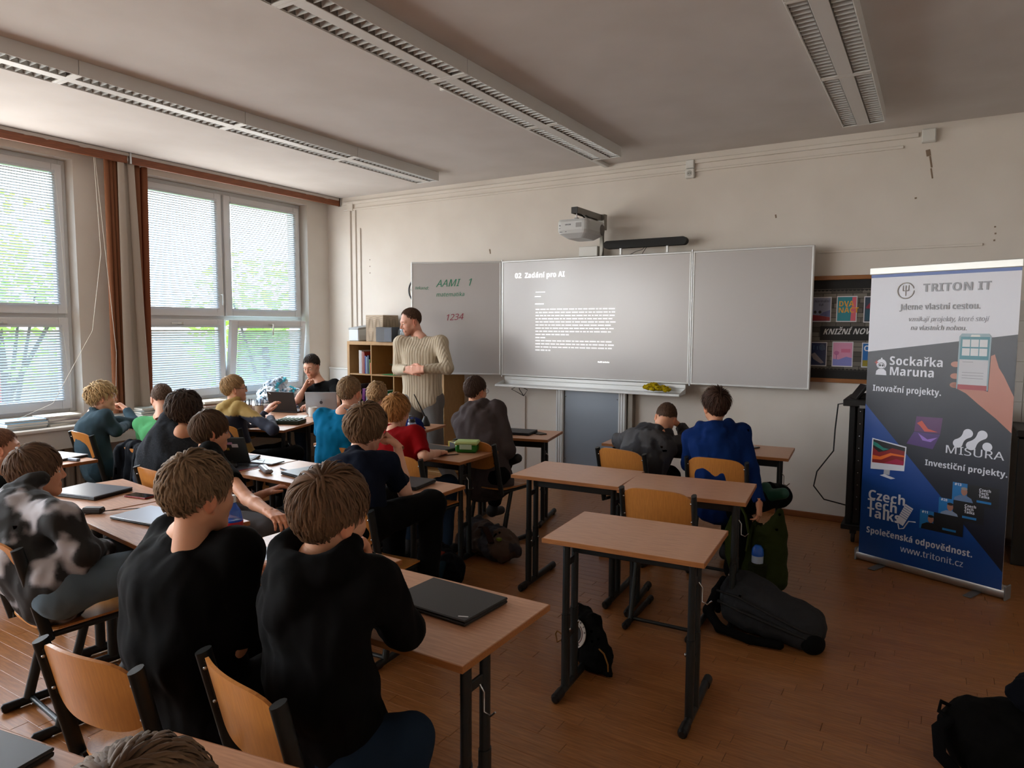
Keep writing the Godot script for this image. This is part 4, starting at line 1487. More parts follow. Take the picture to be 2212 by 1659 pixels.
func chair_proto() -> Node3D:
	var o := thing("school_chair", "", "chair", Vector3.ZERO, 0.0, "plywood school chairs")
	var m := MB.new()
	# seat: dips in the middle, rolls down in front (towards -z)
	var rnd := func(u: float) -> float: return 1.0 - pow(absf(u), 5.0) * 0.32
	m.plate(16, 12, 0.195, func(u): return -0.2 * rnd.call(u), func(u): return 0.19 * rnd.call(u), func(x, z): return Vector3(x, 0.445 - 0.012 * cos(x * 8.0) * cos(z * 6.0) - maxf(0.0, -z - 0.11) ** 2 * 3.0 + maxf(0.0, z - 0.12) * 0.1, z), 0.009)
	put("seat", m, M.ply, o)
	m = MB.new()
	# the uprights lean back by 13 degrees
	var back := func(x: float, y: float) -> Vector3: return Vector3(x, y, 0.17 + (y - 0.42) * 0.23 + 0.022 - 0.042 * (1.0 - pow(absf(x) / 0.2, 2.0)) * -1.0 - 0.03)
	m.plate(18, 8, 0.193, func(u): return 0.6 + 0.05 * pow(absf(u), 4.0), func(u): return 0.815 - 0.012 * u * u - 0.055 * pow(absf(u), 7.0), back, 0.0095)
	put("backrest", m, M.ply, o)
	for s in [-1.0, 1.0]:
		var x: float = s * 0.185
		m = MB.new()
		m.tube([Vector3(x * 1.05, 0.405, 0.165), Vector3(x * 1.05, 0.8, 0.257)], 0.0135, 12, true, 0.0225, Vector3.BACK)
		put("upright", m, M.tube_grey, o)
		m = MB.new()
		m.tube([Vector3(x * 0.94, 0.418, 0.175), Vector3(x * 0.94, 0.418, -0.15)], 0.012, 8, true, 0.013)
		put("seat_rail", m, M.tube_grey, o)
		m = MB.new()
		m.tube([Vector3(x * 0.94, 0.415, 0.03), Vector3(x * 0.94, 0.22, 0.085)], 0.0125, 12, true, 0.019, Vector3.BACK)
		m.tube([Vector3(x * 0.94, 0.25, 0.077), Vector3(x * 0.94, 0.03, 0.135)], 0.015, 12, true, 0.022, Vector3.BACK)
		put("leg", m, M.tube_grey, o)
		m = MB.new()
		m.tube([Vector3(x * 0.94, 0.022, 0.215), Vector3(x * 0.94, 0.022, -0.215)], 0.0145, 12, true, 0.019)
		var ru := put("runner", m, M.tube_grey, o)
		for e in [-1.0, 1.0]:
			m = MB.new()
			m.tube([Vector3(x * 0.94, 0.021, e * 0.17), Vector3(x * 0.94, 0.021, e * 0.228), Vector3(x * 0.94, 0.02, e * 0.236)], [0.018, 0.018, 0.01], 10, true, [0.021, 0.021, 0.011])
			put("end_cap", m, M.cap_black, ru)
		for yy in [0.655, 0.755]:
			m = MB.new()
			m.ellipsoid(T(Vector3(x * 0.985, yy, 0.165 + (yy - 0.405) * 0.233 + 0.012)), Vector3(0.007, 0.006, 0.006), 8, 6)
			put("bolt", m, M.steel, o)
		m = MB.new()
		m.box(T(Vector3(x * 1.0, 0.705, 0.236), Vector3(13, 0, 0)), Vector3(0.012, 0.15, 0.02), 0.004)
		put("bracket", m, M.tube_grey, o)
	m = MB.new()
	m.tube([Vector3(-0.17, 0.03, 0.125), Vector3(0.17, 0.03, 0.125)], 0.011, 8, false)
	put("floor_bar", m, M.tube_grey, o)
	m = MB.new()
	m.tube([Vector3(-0.17, 0.412, -0.02), Vector3(0.17, 0.412, -0.02)], 0.011, 8, false)
	put("seat_bar", m, M.tube_grey, o)
	return o

func furniture() -> void:
	var d7 := desk_proto(0.7)
	var d13 := desk_proto(1.38)
	var used := [false, false]
	for q in [
		[0, -1.10, -2.87, 4.0, "empty single desk in the right column with a drawstring bag at its foot"],
		[0, -1.89, -3.90, 3.5, "empty desk left of the two pushed together, behind the single desk"],
		[0, -1.19, -3.905, 6.0, "empty desk with a chair pushed up, right of the two pushed together"],
		[1, -1.56, -5.31, 4.6, "wide desk by the board wall where two hooded boys sit"],
		[0, -1.405, -1.725, 0.0, "desk with a black laptop under the elbow of the boy in a black hoodie"],
		[0, -2.12, -1.82, -2.5, "desk with the blue water bottle, before the boy in a black shirt"],
		[0, -2.64, -2.985, 0.0, "desk on which the boy in navy props his elbow"],
		[0, -3.33, -2.985, 0.0, "desk with a closed grey laptop and silver pencil case"],
		[0, -4.04, -2.98, 0.0, "desk with a propped open laptop, mouse and red edged mat"],
		[0, -3.07, -4.01, 1.0, "desk with the green lunch box, before the boy in red"],
		[0, -3.78, -4.03, 1.0, "desk before the boy in the turquoise shirt"],
		[0, -3.056, -5.07, 13.0, "desk with a laptop and phone before the boy in the grey hoodie"],
		[0, -4.17, -4.85, 11.0, "desk with the blue cap, in front of the standing man"],
		[0, -5.254, -4.206, 20.0, "desk with a green box, before the boy in the navy and yellow hoodie"],
		[0, -3.10, -1.89, -7.6, "desk with a silver laptop, right half of the pair at the left"],
		[0, -3.805, -1.984, -7.6, "desk with a dark laptop and red phone, left half of the pair"],
		[0, -5.2, -2.27, 0.0, "desk with cables and a pale laptop at the far left"],
		[0, -1.05, -0.70, 10.0, "bare desk cut off by the bottom edge of the photo"],
		[0, -1.755, -0.44, 8.4, "desk with a dark hinged laptop in the bottom left corner"]]:
		var src: Node3D = d7 if q[0] == 0 else d13
		if not used[q[0]]:
			used[q[0]] = true
			src.position = Vector3(q[1], 0, q[2])
			src.rotation_degrees.y = q[3]
			src.set_meta("label", q[4])
		else:
			dup(src, Vector3(q[1], 0, q[2]), q[3], q[4])
	# the big table by the window, at which the man in black sits
	var t := thing("teacher_table", "large table by the window with two open laptops and a mug", "table", Vector3(-5.80, 0, -4.80), 20.0)
	var m := MB.new()
	m.bx(Vector3(0, 0.728, 0), Vector3(1.3, 0.024, 0.95), 0.003)
	put("tabletop", m, M.beech, t)
	for sx in [-1.0, 1.0]:
		for sz in [-1.0, 1.0]:
			m = MB.new()
			m.tube([Vector3(sx * 0.58, 0.716, sz * 0.4), Vector3(sx * 0.58, 0.0, sz * 0.4)], 0.022, 10)
			put("leg", m, M.tube_grey, t)
	m = MB.new()
	m.bx(Vector3(0, 0.66, 0.4), Vector3(1.12, 0.06, 0.025), 0.004)
	m.bx(Vector3(0, 0.66, -0.4), Vector3(1.12, 0.06, 0.025), 0.004)
	put("apron", m, M.tube_grey, t)
	var c := chair_proto()
	var first := true
	for q in [
		[-1.225, -3.705, 2.0, "empty chair behind the single desk in the right column"],
		[-1.79, -4.71, -12.0, "chair of the boy in the camouflage hoodie"],
		[-1.19, -4.745, 0.0, "chair of the boy in the blue hoodie"],
		[-1.383, -1.305, -11.0, "chair of the boy in the black hoodie, in the foreground"],
		[-1.89, -1.17, 6.0, "chair of the boy in the black shirt, in the foreground"],
		[-3.13, -1.5, -6.0, "chair of the boy in the black and white tie-dye hoodie"],
		[-2.87, -4.47, -8.0, "chair of the boy in the grey hoodie by the middle desks"],
		[-3.57, -3.73, 0.0, "chair of the boy in the turquoise shirt"],
		[-2.98, -3.72, -3.0, "chair of the boy in the red shirt"],
		[-2.42, -2.6, 4.0, "chair of the boy in the navy shirt, half under his desk"],
		[-3.9, -2.6, -6.0, "chair of the boy in the black shirt who sits sideways"],
		[-4.65, -2.93, -8.0, "chair with a dark blue jacket hung over it"],
		[-5.72, -3.12, -6.0, "chair by the window of the curly boy in the blue grey sweater"],
		[-5.07, -3.98, -8.0, "chair of the boy in the navy and yellow hoodie"],
		[-4.25, -4.42, 8.0, "chair of the curly fair boy behind the turquoise shirt"],
		[-5.05, -1.85, 0.0, "chair at the far left edge of the photo"],
		[-5.25, -3.42, 40.0, "chair of the boy in the light green shirt"],
		[-5.83, -5.66, 190.0, "chair of the man in black behind the table"],
		[-0.75, -0.22, 5.0, "chair of the boy at the bottom edge of the photo"]]:
		if first:
			first = false
			c.position = Vector3(q[0], 0, q[1])
			c.rotation_degrees.y = q[2]
			c.set_meta("label", "plywood school " + q[3])
		else:
			dup(c, Vector3(q[0], 0, q[1]), q[2], "plywood school " + q[3].replace("empty chair", "chair, empty,"))

# ---------------------------------------------------------------- the board and what hangs on the wall
func alu_frame(m: MB, x0: float, x1: float, y0: float, y1: float, z: float, t := 0.02) -> void:
	m.bx(Vector3((x0 + x1) / 2, y1 - t / 2, z), Vector3(x1 - x0, t, 0.03), 0.006)
	m.bx(Vector3((x0 + x1) / 2, y0 + t / 2, z), Vector3(x1 - x0, t, 0.03), 0.006)
	m.bx(Vector3(x0 + t / 2, (y0 + y1) / 2, z), Vector3(t, y1 - y0 - t, 0.03), 0.006)
	m.bx(Vector3(x1 - t / 2, (y0 + y1) / 2, z), Vector3(t, y1 - y0 - t, 0.03), 0.006)

func board() -> void:
	var o := thing("whiteboard", "white triptych board with aluminium frames, its left wing folded forward", "whiteboard", Vector3(-2.93, 0, -6.25))
	var x0 := -1.012
	var x1 := 1.009
	var y0 := 1.134
	var y1 := 2.338
	var m := MB.new()
	m.bx(Vector3((x0 + x1) / 2, (y0 + y1) / 2, 0), Vector3(x1 - x0 - 0.02, y1 - y0 - 0.02, 0.02))
	var pc := put("centre_panel", m, M.board, o)
	m = MB.new()
	alu_frame(m, x0, x1, y0, y1, 0)
	put("frame", m, M.alu_white, pc)
	m = MB.new()
	m.bx(Vector3(0.514, (y0 + y1) / 2, 0), Vector3(0.99, y1 - y0 - 0.02, 0.02))
	var pr := put("right_wing", m, M.board, o)
	pr.position = Vector3(x1 + 0.004, 0, 0)
	m = MB.new()
	alu_frame(m, 0.008, 1.022, y0, y1, 0)
	put("frame", m, M.alu_white, pr)
	m = MB.new()
	m.bx(Vector3(-0.502, (y0 + y1) / 2, 0), Vector3(0.97, y1 - y0 - 0.02, 0.02))
	var pl := put("left_wing", m, M.board, o)
	pl.position = Vector3(x0 - 0.004, 0, 0)
	pl.rotation_degrees.y = 22.0
	m = MB.new()
	alu_frame(m, -0.996, -0.008, y0, y1, 0)
	put("frame", m, M.alu_white, pl)
	for s in [x0 - 0.002, x1 + 0.004]:
		m = MB.new()
		m.tube([Vector3(s, y0 - 0.012, 0.004), Vector3(s, y1 + 0.012, 0.004)], 0.008, 10)
		put("hinge_rod", m, M.alu, o)
	m = MB.new()
	m.bx(Vector3(0, 1.112, 0.0), Vector3(1.96, 0.036, 0.018), 0.003)
	m.bx(Vector3(0, 1.066, 0.008), Vector3(1.955, 0.055, 0.008), 0.002)
	m.box(T(Vector3(0, 1.044, 0.095), Vector3(4, 0, 0)), Vector3(1.955, 0.006, 0.18), 0.002)
	m.bx(Vector3(0, 1.044, 0.188), Vector3(1.965, 0.024, 0.012), 0.004)
	for s in [-1.0, 1.0]:
		m.prism(Transform3D(Basis(Vector3.UP, PI / 2), Vector3(s * 0.98, 0, 0)), [Vector2(-0.005, 1.095), Vector2(-0.005, 1.045), Vector2(-0.18, 1.038), Vector2(-0.185, 1.055)], 0.004)
	put("pen_tray", m, M.alu_white, o)
	# writing on the left wing
	var green := mat(Color(0.16, 0.52, 0.40), 0.6)
	var red := mat(Color(0.58, 0.20, 0.28), 0.6)
	var g := "handwriting"
	letters(g, "tekand:", 0.033, Vector3(-0.955, 2.035, 0.0115), green, pl, false, 0.25, -1.0)
	letters(g, "AAMI   1", 0.075, Vector3(-0.72, 2.045, 0.0115), green, pl, false, 0.35, 2.0)
	letters(g, "matematika", 0.042, Vector3(-0.72, 1.955, 0.0115), green, pl, false, 0.2, 1.0)
	letters(g, "1234", 0.065, Vector3(-0.62, 1.69, 0.0115), red, pl, false, 0.3, 4.0)
	# the column that carries the board
	var st := thing("board_column", "grey panel between two white lift posts under the board", "board stand", Vector3(-2.951, 0, -6.37))
	for s in [[-0.343, 0.086], [0.345, 0.08]]:
		m = MB.new()
		m.bx(Vector3(s[0], 0.6, 0.01), Vector3(s[1], 1.2, 0.06), 0.004)
		for k in 3:
			m.bx(Vector3(s[0] - 0.026 + k * 0.026, 0.6, 0.042), Vector3(0.014, 1.2, 0.008), 0.002)
		put("lift_post", m, M.alu_white, st)
	m = MB.new()
	m.bx(Vector3(0.42, 0.6, -0.02), Vector3(0.05, 1.2, 0.07), 0.003)
	put("side_channel", m, mat(Color(0.55, 0.52, 0.48), 0.4, 0.3), st)
	m = MB.new()
	m.bx(Vector3(0.003, 0.56, 0.005), Vector3(0.605, 1.1, 0.02), 0.003)
	var gp := put("grey_panel", m, mat(Color(0.5, 0.53, 0.57), 0.35, 0.35), st)
	for p in [[-0.285, 0.94], [0.285, 0.94], [-0.285, 0.3], [0.285, 0.3]]:
		m = MB.new()
		m.ellipsoid(T(Vector3(p[0], p[1], 0.016)), Vector3(0.006, 0.006, 0.003), 8, 5)
		put("screw", m, M.steel, gp)
	# projected light imitated by self-glowing letters and bars on the board
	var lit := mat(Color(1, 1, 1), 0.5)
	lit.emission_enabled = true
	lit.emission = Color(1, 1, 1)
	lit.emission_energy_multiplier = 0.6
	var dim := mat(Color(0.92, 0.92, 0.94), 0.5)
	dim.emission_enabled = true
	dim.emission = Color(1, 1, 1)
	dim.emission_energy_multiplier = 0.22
	var pj := thing("glowing_slide", "projected slide imitated by glowing white heading and faint text bars on the board", "projection", Vector3(-3.94, 0, -6.2392))
	letters("glowing_heading", "02  Zadání pro AI", 0.052, Vector3(0.155, 2.135, 0), lit, pj, true)
	var rng := RandomNumberGenerator.new()
	rng.seed = 5
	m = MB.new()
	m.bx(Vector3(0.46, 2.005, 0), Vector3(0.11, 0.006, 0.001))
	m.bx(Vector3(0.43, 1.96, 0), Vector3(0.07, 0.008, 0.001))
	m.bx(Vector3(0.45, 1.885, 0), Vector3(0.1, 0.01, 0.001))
	put("glowing_heading", m, lit, pj)
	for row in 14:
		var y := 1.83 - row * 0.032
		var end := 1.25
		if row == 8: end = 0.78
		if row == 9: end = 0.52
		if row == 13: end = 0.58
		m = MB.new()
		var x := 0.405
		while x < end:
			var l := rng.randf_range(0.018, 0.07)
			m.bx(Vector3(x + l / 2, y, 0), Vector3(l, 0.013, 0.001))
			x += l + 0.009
		put("glowing_text_line", m, dim, pj)
	letters("glowing_heading", "Další stránka", 0.014, Vector3(1.11, 1.30, 0), lit, pj, true)
	# duster on the tray
	var cl := Field.new(Vector3(-0.2, -0.05, -0.12), Vector3(0.2, 0.09, 0.12), 0.006)
	for p in [[-0.09, 0.02, 0.0, 0.04], [-0.04, 0.035, -0.02, 0.045], [0.02, 0.015, 0.02, 0.04], [0.06, 0.02, -0.01, 0.038], [0.1, 0.005, 0.02, 0.03], [-0.02, 0.01, 0.04, 0.03]]:
		cl.ell(T(Vector3(p[0], p[1], p[2]), Vector3(0, p[0] * 300.0, p[2] * 400.0)), Vector3(p[3] * 1.3, p[3] * 0.6, p[3]), 0.008)
	wrinkle.seed = 9
	cl.ripple(wrinkle, 0.012, Vector3(3, 3, 3))
	var ye := put("duster", raw_mesh(cl.raw()), cloth(Color(0.72, 0.62, 0.05), 8.0))
	ye.position = Vector3(-2.19, 1.078, -6.15)
	tag(ye, "crumpled yellow cloth lying on the board tray", "cloth")
	projector()
	soundbar()
	pinboard()
	clock()

func projector() -> void:
	var o := thing("projector", "white short throw projector hanging from an arm above the board", "projector", Vector3(-2.888, 2.55, -5.95))
	var m := MB.new()
	# rounded body, its underside narrower than its top
	var pro := func(sx: float, sz: float, b: float) -> Array:
		var r := []
		for c in [[1, 1], [-1, 1], [-1, -1], [1, -1]]:
			for k in 5:
				var a := PI / 2 * k / 4.0 + atan2(c[1], c[0]) - PI / 4
				r.append(Vector3(c[0] * (sx - b) + cos(a) * b, 0, c[1] * (sz - b) + sin(a) * b))
		return r
	var rings := [[0.07, 0.115, 0.155, 0.04], [0.082, 0.15, 0.19, 0.045], [0.06, 0.156, 0.2, 0.05], [-0.015, 0.156, 0.2, 0.05], [-0.045, 0.145, 0.19, 0.05], [-0.085, 0.085, 0.13, 0.04]]
	var all := []
	for q in rings:
		var r: Array = pro.call(q[1], q[2], q[3])
		for i in r.size(): r[i].y = q[0]
		all.append(r)
	for i in all.size() - 1:
		for k in 20:
			var a: Vector3 = all[i][k]
			var b: Vector3 = all[i][(k + 1) % 20]
			var c: Vector3 = all[i + 1][(k + 1) % 20]
			var d: Vector3 = all[i + 1][k]
			var nn := (b - a).cross(d - a).normalized()
			if nn.length() < 0.5: continue
			if nn.dot((a + c) / 2) < 0: nn = -nn
			m.quadn(a, b, c, d, nn)
	for e in [[all[0], 1.0], [all[-1], -1.0]]:
		for k in 20:
			m.trin(Vector3(0, e[0][0].y, 0), e[0][k], e[0][(k + 1) % 20], Vector3(0, e[1], 0))
	put("body", m, mat(Color(0.76, 0.77, 0.77), 0.4), o)
	m = MB.new()
	m.lathe(T(Vector3(0.1555, 0.01, -0.13), Vector3(0, 0, -90)), [Vector2(0.0, 0.003), Vector2(0.05, 0.003), Vector2(0.052, 0.0)], 20)
	put("speaker_grille", m, mat(Color(0.42, 0.41, 0.4), 0.7), o)
	m = MB.new()
	m.bx(Vector3(0.07, 0.025, 0.201), Vector3(0.055, 0.04, 0.003), 0.001)
	put("vent", m, mat(Color(0.62, 0.62, 0.62), 0.6), o)
	letters("maker_name", "EPSON", 0.013, Vector3(-0.065, 0.022, 0.2005), mat(Color(0.35, 0.36, 0.4), 0.5), o, true)
	for p in [[-0.12, 0.028, 0.008, 0.012], [-0.12, 0.002, 0.014, 0.004], [-0.11, -0.03, 0.03, 0.004], [-0.06, -0.028, 0.016, 0.006]]:
		m = MB.new()
		m.bx(Vector3(p[0], p[1], 0.2005 - (0.006 if p[1] < -0.02 else 0.0)), Vector3(p[2], p[3], 0.003), 0.001)
		put("button", m, mat(Color(0.25, 0.25, 0.27), 0.5), o)
	o = thing("projector_mount", "grey metal arm and post that hold the projector above the board", "mount", Vector3(-2.85, 2.72, -6.3))
	m = MB.new()
	m.bx(Vector3(0.012, -0.01, 0.26), Vector3(0.004, 0.055, 0.56), 0.001)
	m.bx(Vector3(-0.045, -0.01, 0.26), Vector3(0.004, 0.055, 0.56), 0.001)
	m.bx(Vector3(-0.016, 0.017, 0.26), Vector3(0.06, 0.004, 0.56), 0.001)
	put("arm", m, mat(Color(0.5, 0.49, 0.47), 0.4, 0.4), o)
	m = MB.new()
	m.bx(Vector3(0, -0.05, -0.03), Vector3(0.085, 0.15, 0.06), 0.004)
	m.bx(Vector3(0, -0.2, -0.04), Vector3(0.035, 0.36, 0.035), 0.003)
	put("post", m, mat(Color(0.58, 0.57, 0.54), 0.4, 0.4), o)
	m = MB.new()
	m.tube([Vector3(-0.016, 0.0, 0.49), Vector3(-0.016, -0.085, 0.49)], 0.007, 8)
	m.lathe(T(Vector3(-0.016, -0.088, 0.49)), [Vector2(0, 0.016), Vector2(0.02, 0.014), Vector2(0.024, 0.0), Vector2(0.0, 0.0)], 14)
	put("hanger", m, M.alu, o)
	m = MB.new()
	m.bx(Vector3(-0.016, -0.01, 0.538), Vector3(0.064, 0.058, 0.006), 0.002)
	put("arm_end", m, M.black_plastic, o)
	for k in 3:
		m = MB.new()
		m.tube([Vector3(-0.03 + k * 0.012, 0.0, 0.5), Vector3(-0.03 + k * 0.02, -0.03, 0.36), Vector3(-0.02 + k * 0.022, -0.07, 0.26 - k * 0.03), Vector3(-0.01 + k * 0.02, -0.085, 0.22 - k * 0.03)], 0.005, 6)
		put("cable", m, M.black_plastic if k != 1 else M.white_plastic, o)
	m = MB.new()
	m.tube([Vector3(0.02, -0.12, -0.03), Vector3(0.035, -0.2, 0.02), Vector3(0.045, -0.3, 0.02), Vector3(0.02, -0.375, 0.0)], 0.005, 6)
	put("cable", m, mat(Color(0.35, 0.34, 0.32), 0.6), o)
	m = MB.new()
	m.bx(Vector3(0, 0, 0), Vector3(0.2, 0.1, 0.06), 0.005)
	var wb := put("control_box", m, M.white_plastic)
	wb.position = Vector3(-2.98, 2.395, -6.33)
	tag(wb, "flat white control box on the wall under the projector", "control box")

func soundbar() -> void:
	var o := thing("soundbar", "long black rounded soundbar standing on the top edge of the board", "soundbar", Vector3(-2.385, 2.44, -6.28))
	var m := MB.new()
	var poly := []
	for k in 26:
		var an := TAU * k / 26.0
		poly.append(Vector2((0.37 if cos(an) > 0 else -0.37) + cos(an) * 0.037, sin(an) * 0.037))
	m.prism(T(Vector3(0, 0, 0.035)), poly, 0.07)
	put("body", m, mat(Color(0.03, 0.034, 0.036), 0.7), o)
	for s in [-0.24, 0.22]:
		m = MB.new()
		m.bx(Vector3(s, -0.065, 0), Vector3(0.022, 0.07, 0.022), 0.003)
		put("foot", m, M.alu_white, o)
	m = MB.new()
	m.tube([Vector3(0.0, -0.035, 0), Vector3(-0.02, -0.06, 0.01), Vector3(-0.09, -0.075, 0.0), Vector3(-0.15, -0.098, -0.01)], 0.003, 6)
	m.tube([Vector3(0.02, -0.035, 0), Vector3(0.0, -0.07, 0.01), Vector3(-0.03, -0.098, -0.01)], 0.003, 6)
	put("cable", m, M.black_plastic, o)

func clock() -> void:
	var o := thing("wall_clock", "round wall clock half hidden behind the left wing of the board", "clock", Vector3(-5.20, 2.07, FZ))
	var m := MB.new()
	m.lathe(T(Vector3(0, 0, 0.0), Vector3(90, 0, 0)), [Vector2(0.15, 0.0), Vector2(0.155, 0.02), Vector2(0.15, 0.035), Vector2(0.138, 0.035), Vector2(0.136, 0.026)], 32)
	put("rim", m, mat(Color(0.25, 0.25, 0.26), 0.3, 0.7), o)
	m = MB.new()
	m.lathe(T(Vector3(0, 0, 0.0), Vector3(90, 0, 0)), [Vector2(0.0, 0.025), Vector2(0.138, 0.025)], 32)
	put("face", m, M.paper, o)
	var bk: Material = M.black_matte
	for h in 12:
		var a := TAU * (h + 1) / 12.0
		letters("numeral", str(h + 1), 0.022, Vector3(sin(a) * 0.112, cos(a) * 0.112 - 0.011, 0.0255), bk, o, true, 0.0, 0.0, HORIZONTAL_ALIGNMENT_CENTER)

func pinboard() -> void:
	var o := thing("pinboard", "wood framed pinboard with book posters and a brushed heading, behind the banner", "pinboard", Vector3(-0.955, 1.195, FZ))
	var W := 1.2
	var H := 0.895
	var m := MB.new()
	var t := 0.035
	m.bx(Vector3(W / 2, t / 2, 0.016), Vector3(W, t, 0.032), 0.003)
	m.bx(Vector3(W / 2, H - t / 2, 0.016), Vector3(W, t, 0.032), 0.003)
	m.bx(Vector3(t / 2, H / 2, 0.016), Vector3(t, H - 2 * t, 0.032), 0.003)
	m.bx(Vector3(W - t / 2, H / 2, 0.016), Vector3(t, H - 2 * t, 0.032), 0.003)
	put("frame", m, wood(Color(0.60, 0.38, 0.17), 0), o)
	m = MB.new()
	m.bx(Vector3(W / 2, H / 2, 0.006), Vector3(W - 2 * t, H - 2 * t, 0.008))
	put("black_backing", m, mat(Color(0.05, 0.052, 0.05), 0.7), o)
	# brick patterned paper with a scalloped border
	var rng := RandomNumberGenerator.new()
	rng.seed = 12
	m = MB.new()
	m.bx(Vector3(W / 2, H / 2 - 0.005, 0.0108), Vector3(W - 2 * t, H - 0.22, 0.0008))
	put("brick_paper", m, mat(Color(0.16, 0.15, 0.14), 0.8), o)
	var tones := []
	for k in 4: tones.append([MB.new(), mat(Color(0.42, 0.40, 0.37) * (0.72 + k * 0.13), 0.8)])
	for r in 17:
		var x := t + 0.002 - (0.06 if r % 2 else 0.0)
		while x < W - t:
			var l := rng.randf_range(0.1, 0.15)
			var xa := maxf(x, t + 0.001)
			var xb := minf(x + l - 0.004, W - t - 0.001)
			if xb > xa + 0.01:
				tones[rng.randi() % 4][0].bx(Vector3((xa + xb) / 2, 0.122 + r * 0.0403, 0.0114), Vector3(xb - xa, 0.0365, 0.0006))
			x += l
	for q in tones:
		var bp := put("printed_bricks", q[0], q[1], o)
		bp.set_meta("kind", "stuff")
	m = MB.new()
	for e in [[0.105, 1.0], [H - 0.115, -1.0]]:
		for k in 38:
			var pts := []
			for j in 7:
				var a := PI * j / 6.0
				pts.append(Vector2(t + 0.015 + k * 0.03 + cos(a) * 0.0155, e[0] + e[1] * sin(a) * 0.013))
			m.prism(T(Vector3(0, 0, 0.0125)), pts, 0.0006)
	put("scalloped_border", m, mat(Color(0.05, 0.052, 0.05), 0.7), o)
	# heading
	var hd := thing("heading_strip", "black strip with white brushed lettering pinned across the pinboard", "sign", Vector3(-0.855, 1.565, FZ + 0.0135))
	m = MB.new()
	m.bx(Vector3(0.42, 0.045, 0), Vector3(0.84, 0.118, 0.001))
	put("strip", m, mat(Color(0.04, 0.04, 0.045), 0.6), hd)
	letters("lettering", "KNIŽNÍ NOVINKY", 0.047, Vector3(0.02, 0.018, 0.0008), mat(Color(0.8, 0.8, 0.8), 0.6), hd, true, 0.35, 1.0, HORIZONTAL_ALIGNMENT_LEFT, Basis(), 0.92)
	# six posters
	var ps := [
		["poster", -0.93, 1.705, 0.155, 0.21, Color(0.50, 0.52, 0.62), "lilac grey poster with two heads over a red field, top left on the pinboard"],
		["poster", -0.735, 1.705, 0.155, 0.215, Color(0.05, 0.50, 0.55), "turquoise and pink poster with big yellow letters on the pinboard"],
		["poster", -0.53, 1.70, 0.155, 0.215, Color(0.12, 0.2, 0.28), "dark blue poster with a crimson shape, cut by the banner"],
		["poster", -0.95, 1.33, 0.155, 0.205, Color(0.05, 0.15, 0.34), "dark blue poster with a pale curved shape, bottom left on the pinboard"],
		["poster", -0.755, 1.33, 0.16, 0.21, Color(0.82, 0.55, 0.68), "pink poster with a lilac lower third on the pinboard"],
		["poster", -0.53, 1.33, 0.155, 0.205, Color(0.03, 0.38, 0.66), "bright blue poster beginning with CY, cut by the banner"]]
	for k in ps.size():
		var q: Array = ps[k]
		var p := thing("poster", q[6], "poster", Vector3(q[1], q[2], FZ + 0.0132), 0.0, "book posters on the pinboard")
		var w: float = q[3]
		var h: float = q[4]
		m = MB.new()
		m.bx(Vector3(w / 2, h / 2, 0), Vector3(w, h, 0.0008))
		put("sheet", m, mat(Color(0.8, 0.8, 0.82), 0.35), p)
		m = MB.new()
		m.bx(Vector3(w / 2, h / 2, 0.0006), Vector3(w - 0.014, h - 0.016, 0.0005))
		put("print", m, mat(q[5], 0.4), p)
		var art := func(poly: Array, col: Color) -> void:
			var pm := MB.new()
			pm.prism(T(Vector3(0, 0, 0.0013)), poly, 0.0004)
			put("artwork", pm, mat(col, 0.45), p)
		var rect := func(a: float, b: float, c: float, d: float) -> Array: return [Vector2(a, b), Vector2(c, b), Vector2(c, d), Vector2(a, d)]
		var disc := func(cx: float, cy: float, r: float, ry: float) -> Array:
			var l := []
			for j in 14: l.append(Vector2(cx + cos(TAU * j / 14.0) * r, cy + sin(TAU * j / 14.0) * ry))
			return l
		if k == 0:
			art.call([Vector2(0.008, 0.01), Vector2(0.146, 0.01), Vector2(0.146, 0.04), Vector2(0.06, 0.055), Vector2(0.008, 0.06)], Color(0.55, 0.12, 0.16))
			art.call([Vector2(0.06, 0.056), Vector2(0.146, 0.042), Vector2(0.146, 0.1), Vector2(0.09, 0.08)], Color(0.34, 0.36, 0.55))
			art.call(disc.call(0.03, 0.083, 0.011, 0.013), Color(0.09, 0.08, 0.1))
			art.call(disc.call(0.068, 0.083, 0.012, 0.013), Color(0.09, 0.08, 0.1))
			letters("title", "Normální", 0.02, Vector3(0.02, 0.158, 0.0012), mat(Color(0.1, 0.1, 0.14), 0.6), p, false, 0.2)
			letters("title", "lidi", 0.02, Vector3(0.055, 0.128, 0.0012), mat(Color(0.1, 0.1, 0.14), 0.6), p, false, 0.2)
		elif k == 1:
			art.call([Vector2(0.108, 0.009), Vector2(0.147, 0.009), Vector2(0.147, 0.206), Vector2(0.118, 0.206)], Color(0.80, 0.36, 0.42))
			letters("title", "DVA", 0.043, Vector3(0.014, 0.115, 0.0016), mat(Color(0.85, 0.6, 0.15), 0.5), p, true)
			letters("title", "NÁCT", 0.043, Vector3(0.012, 0.062, 0.0016), mat(Color(0.85, 0.6, 0.15), 0.5), p, true)
		elif k == 2:
			art.call([Vector2(0.015, 0.125), Vector2(0.05, 0.17), Vector2(0.1, 0.15), Vector2(0.1, 0.115), Vector2(0.02, 0.115)], Color(0.5, 0.08, 0.2))
			art.call(rect.call(0.012, 0.02, 0.14, 0.105), Color(0.06, 0.28, 0.36))
		elif k == 3:
			art.call([Vector2(0.03, 0.1), Vector2(0.06, 0.115), Vector2(0.1, 0.07), Vector2(0.135, 0.03), Vector2(0.11, 0.022), Vector2(0.05, 0.06)], Color(0.55, 0.52, 0.55))
			art.call(disc.call(0.115, 0.16, 0.024, 0.028), Color(0.24, 0.32, 0.46))
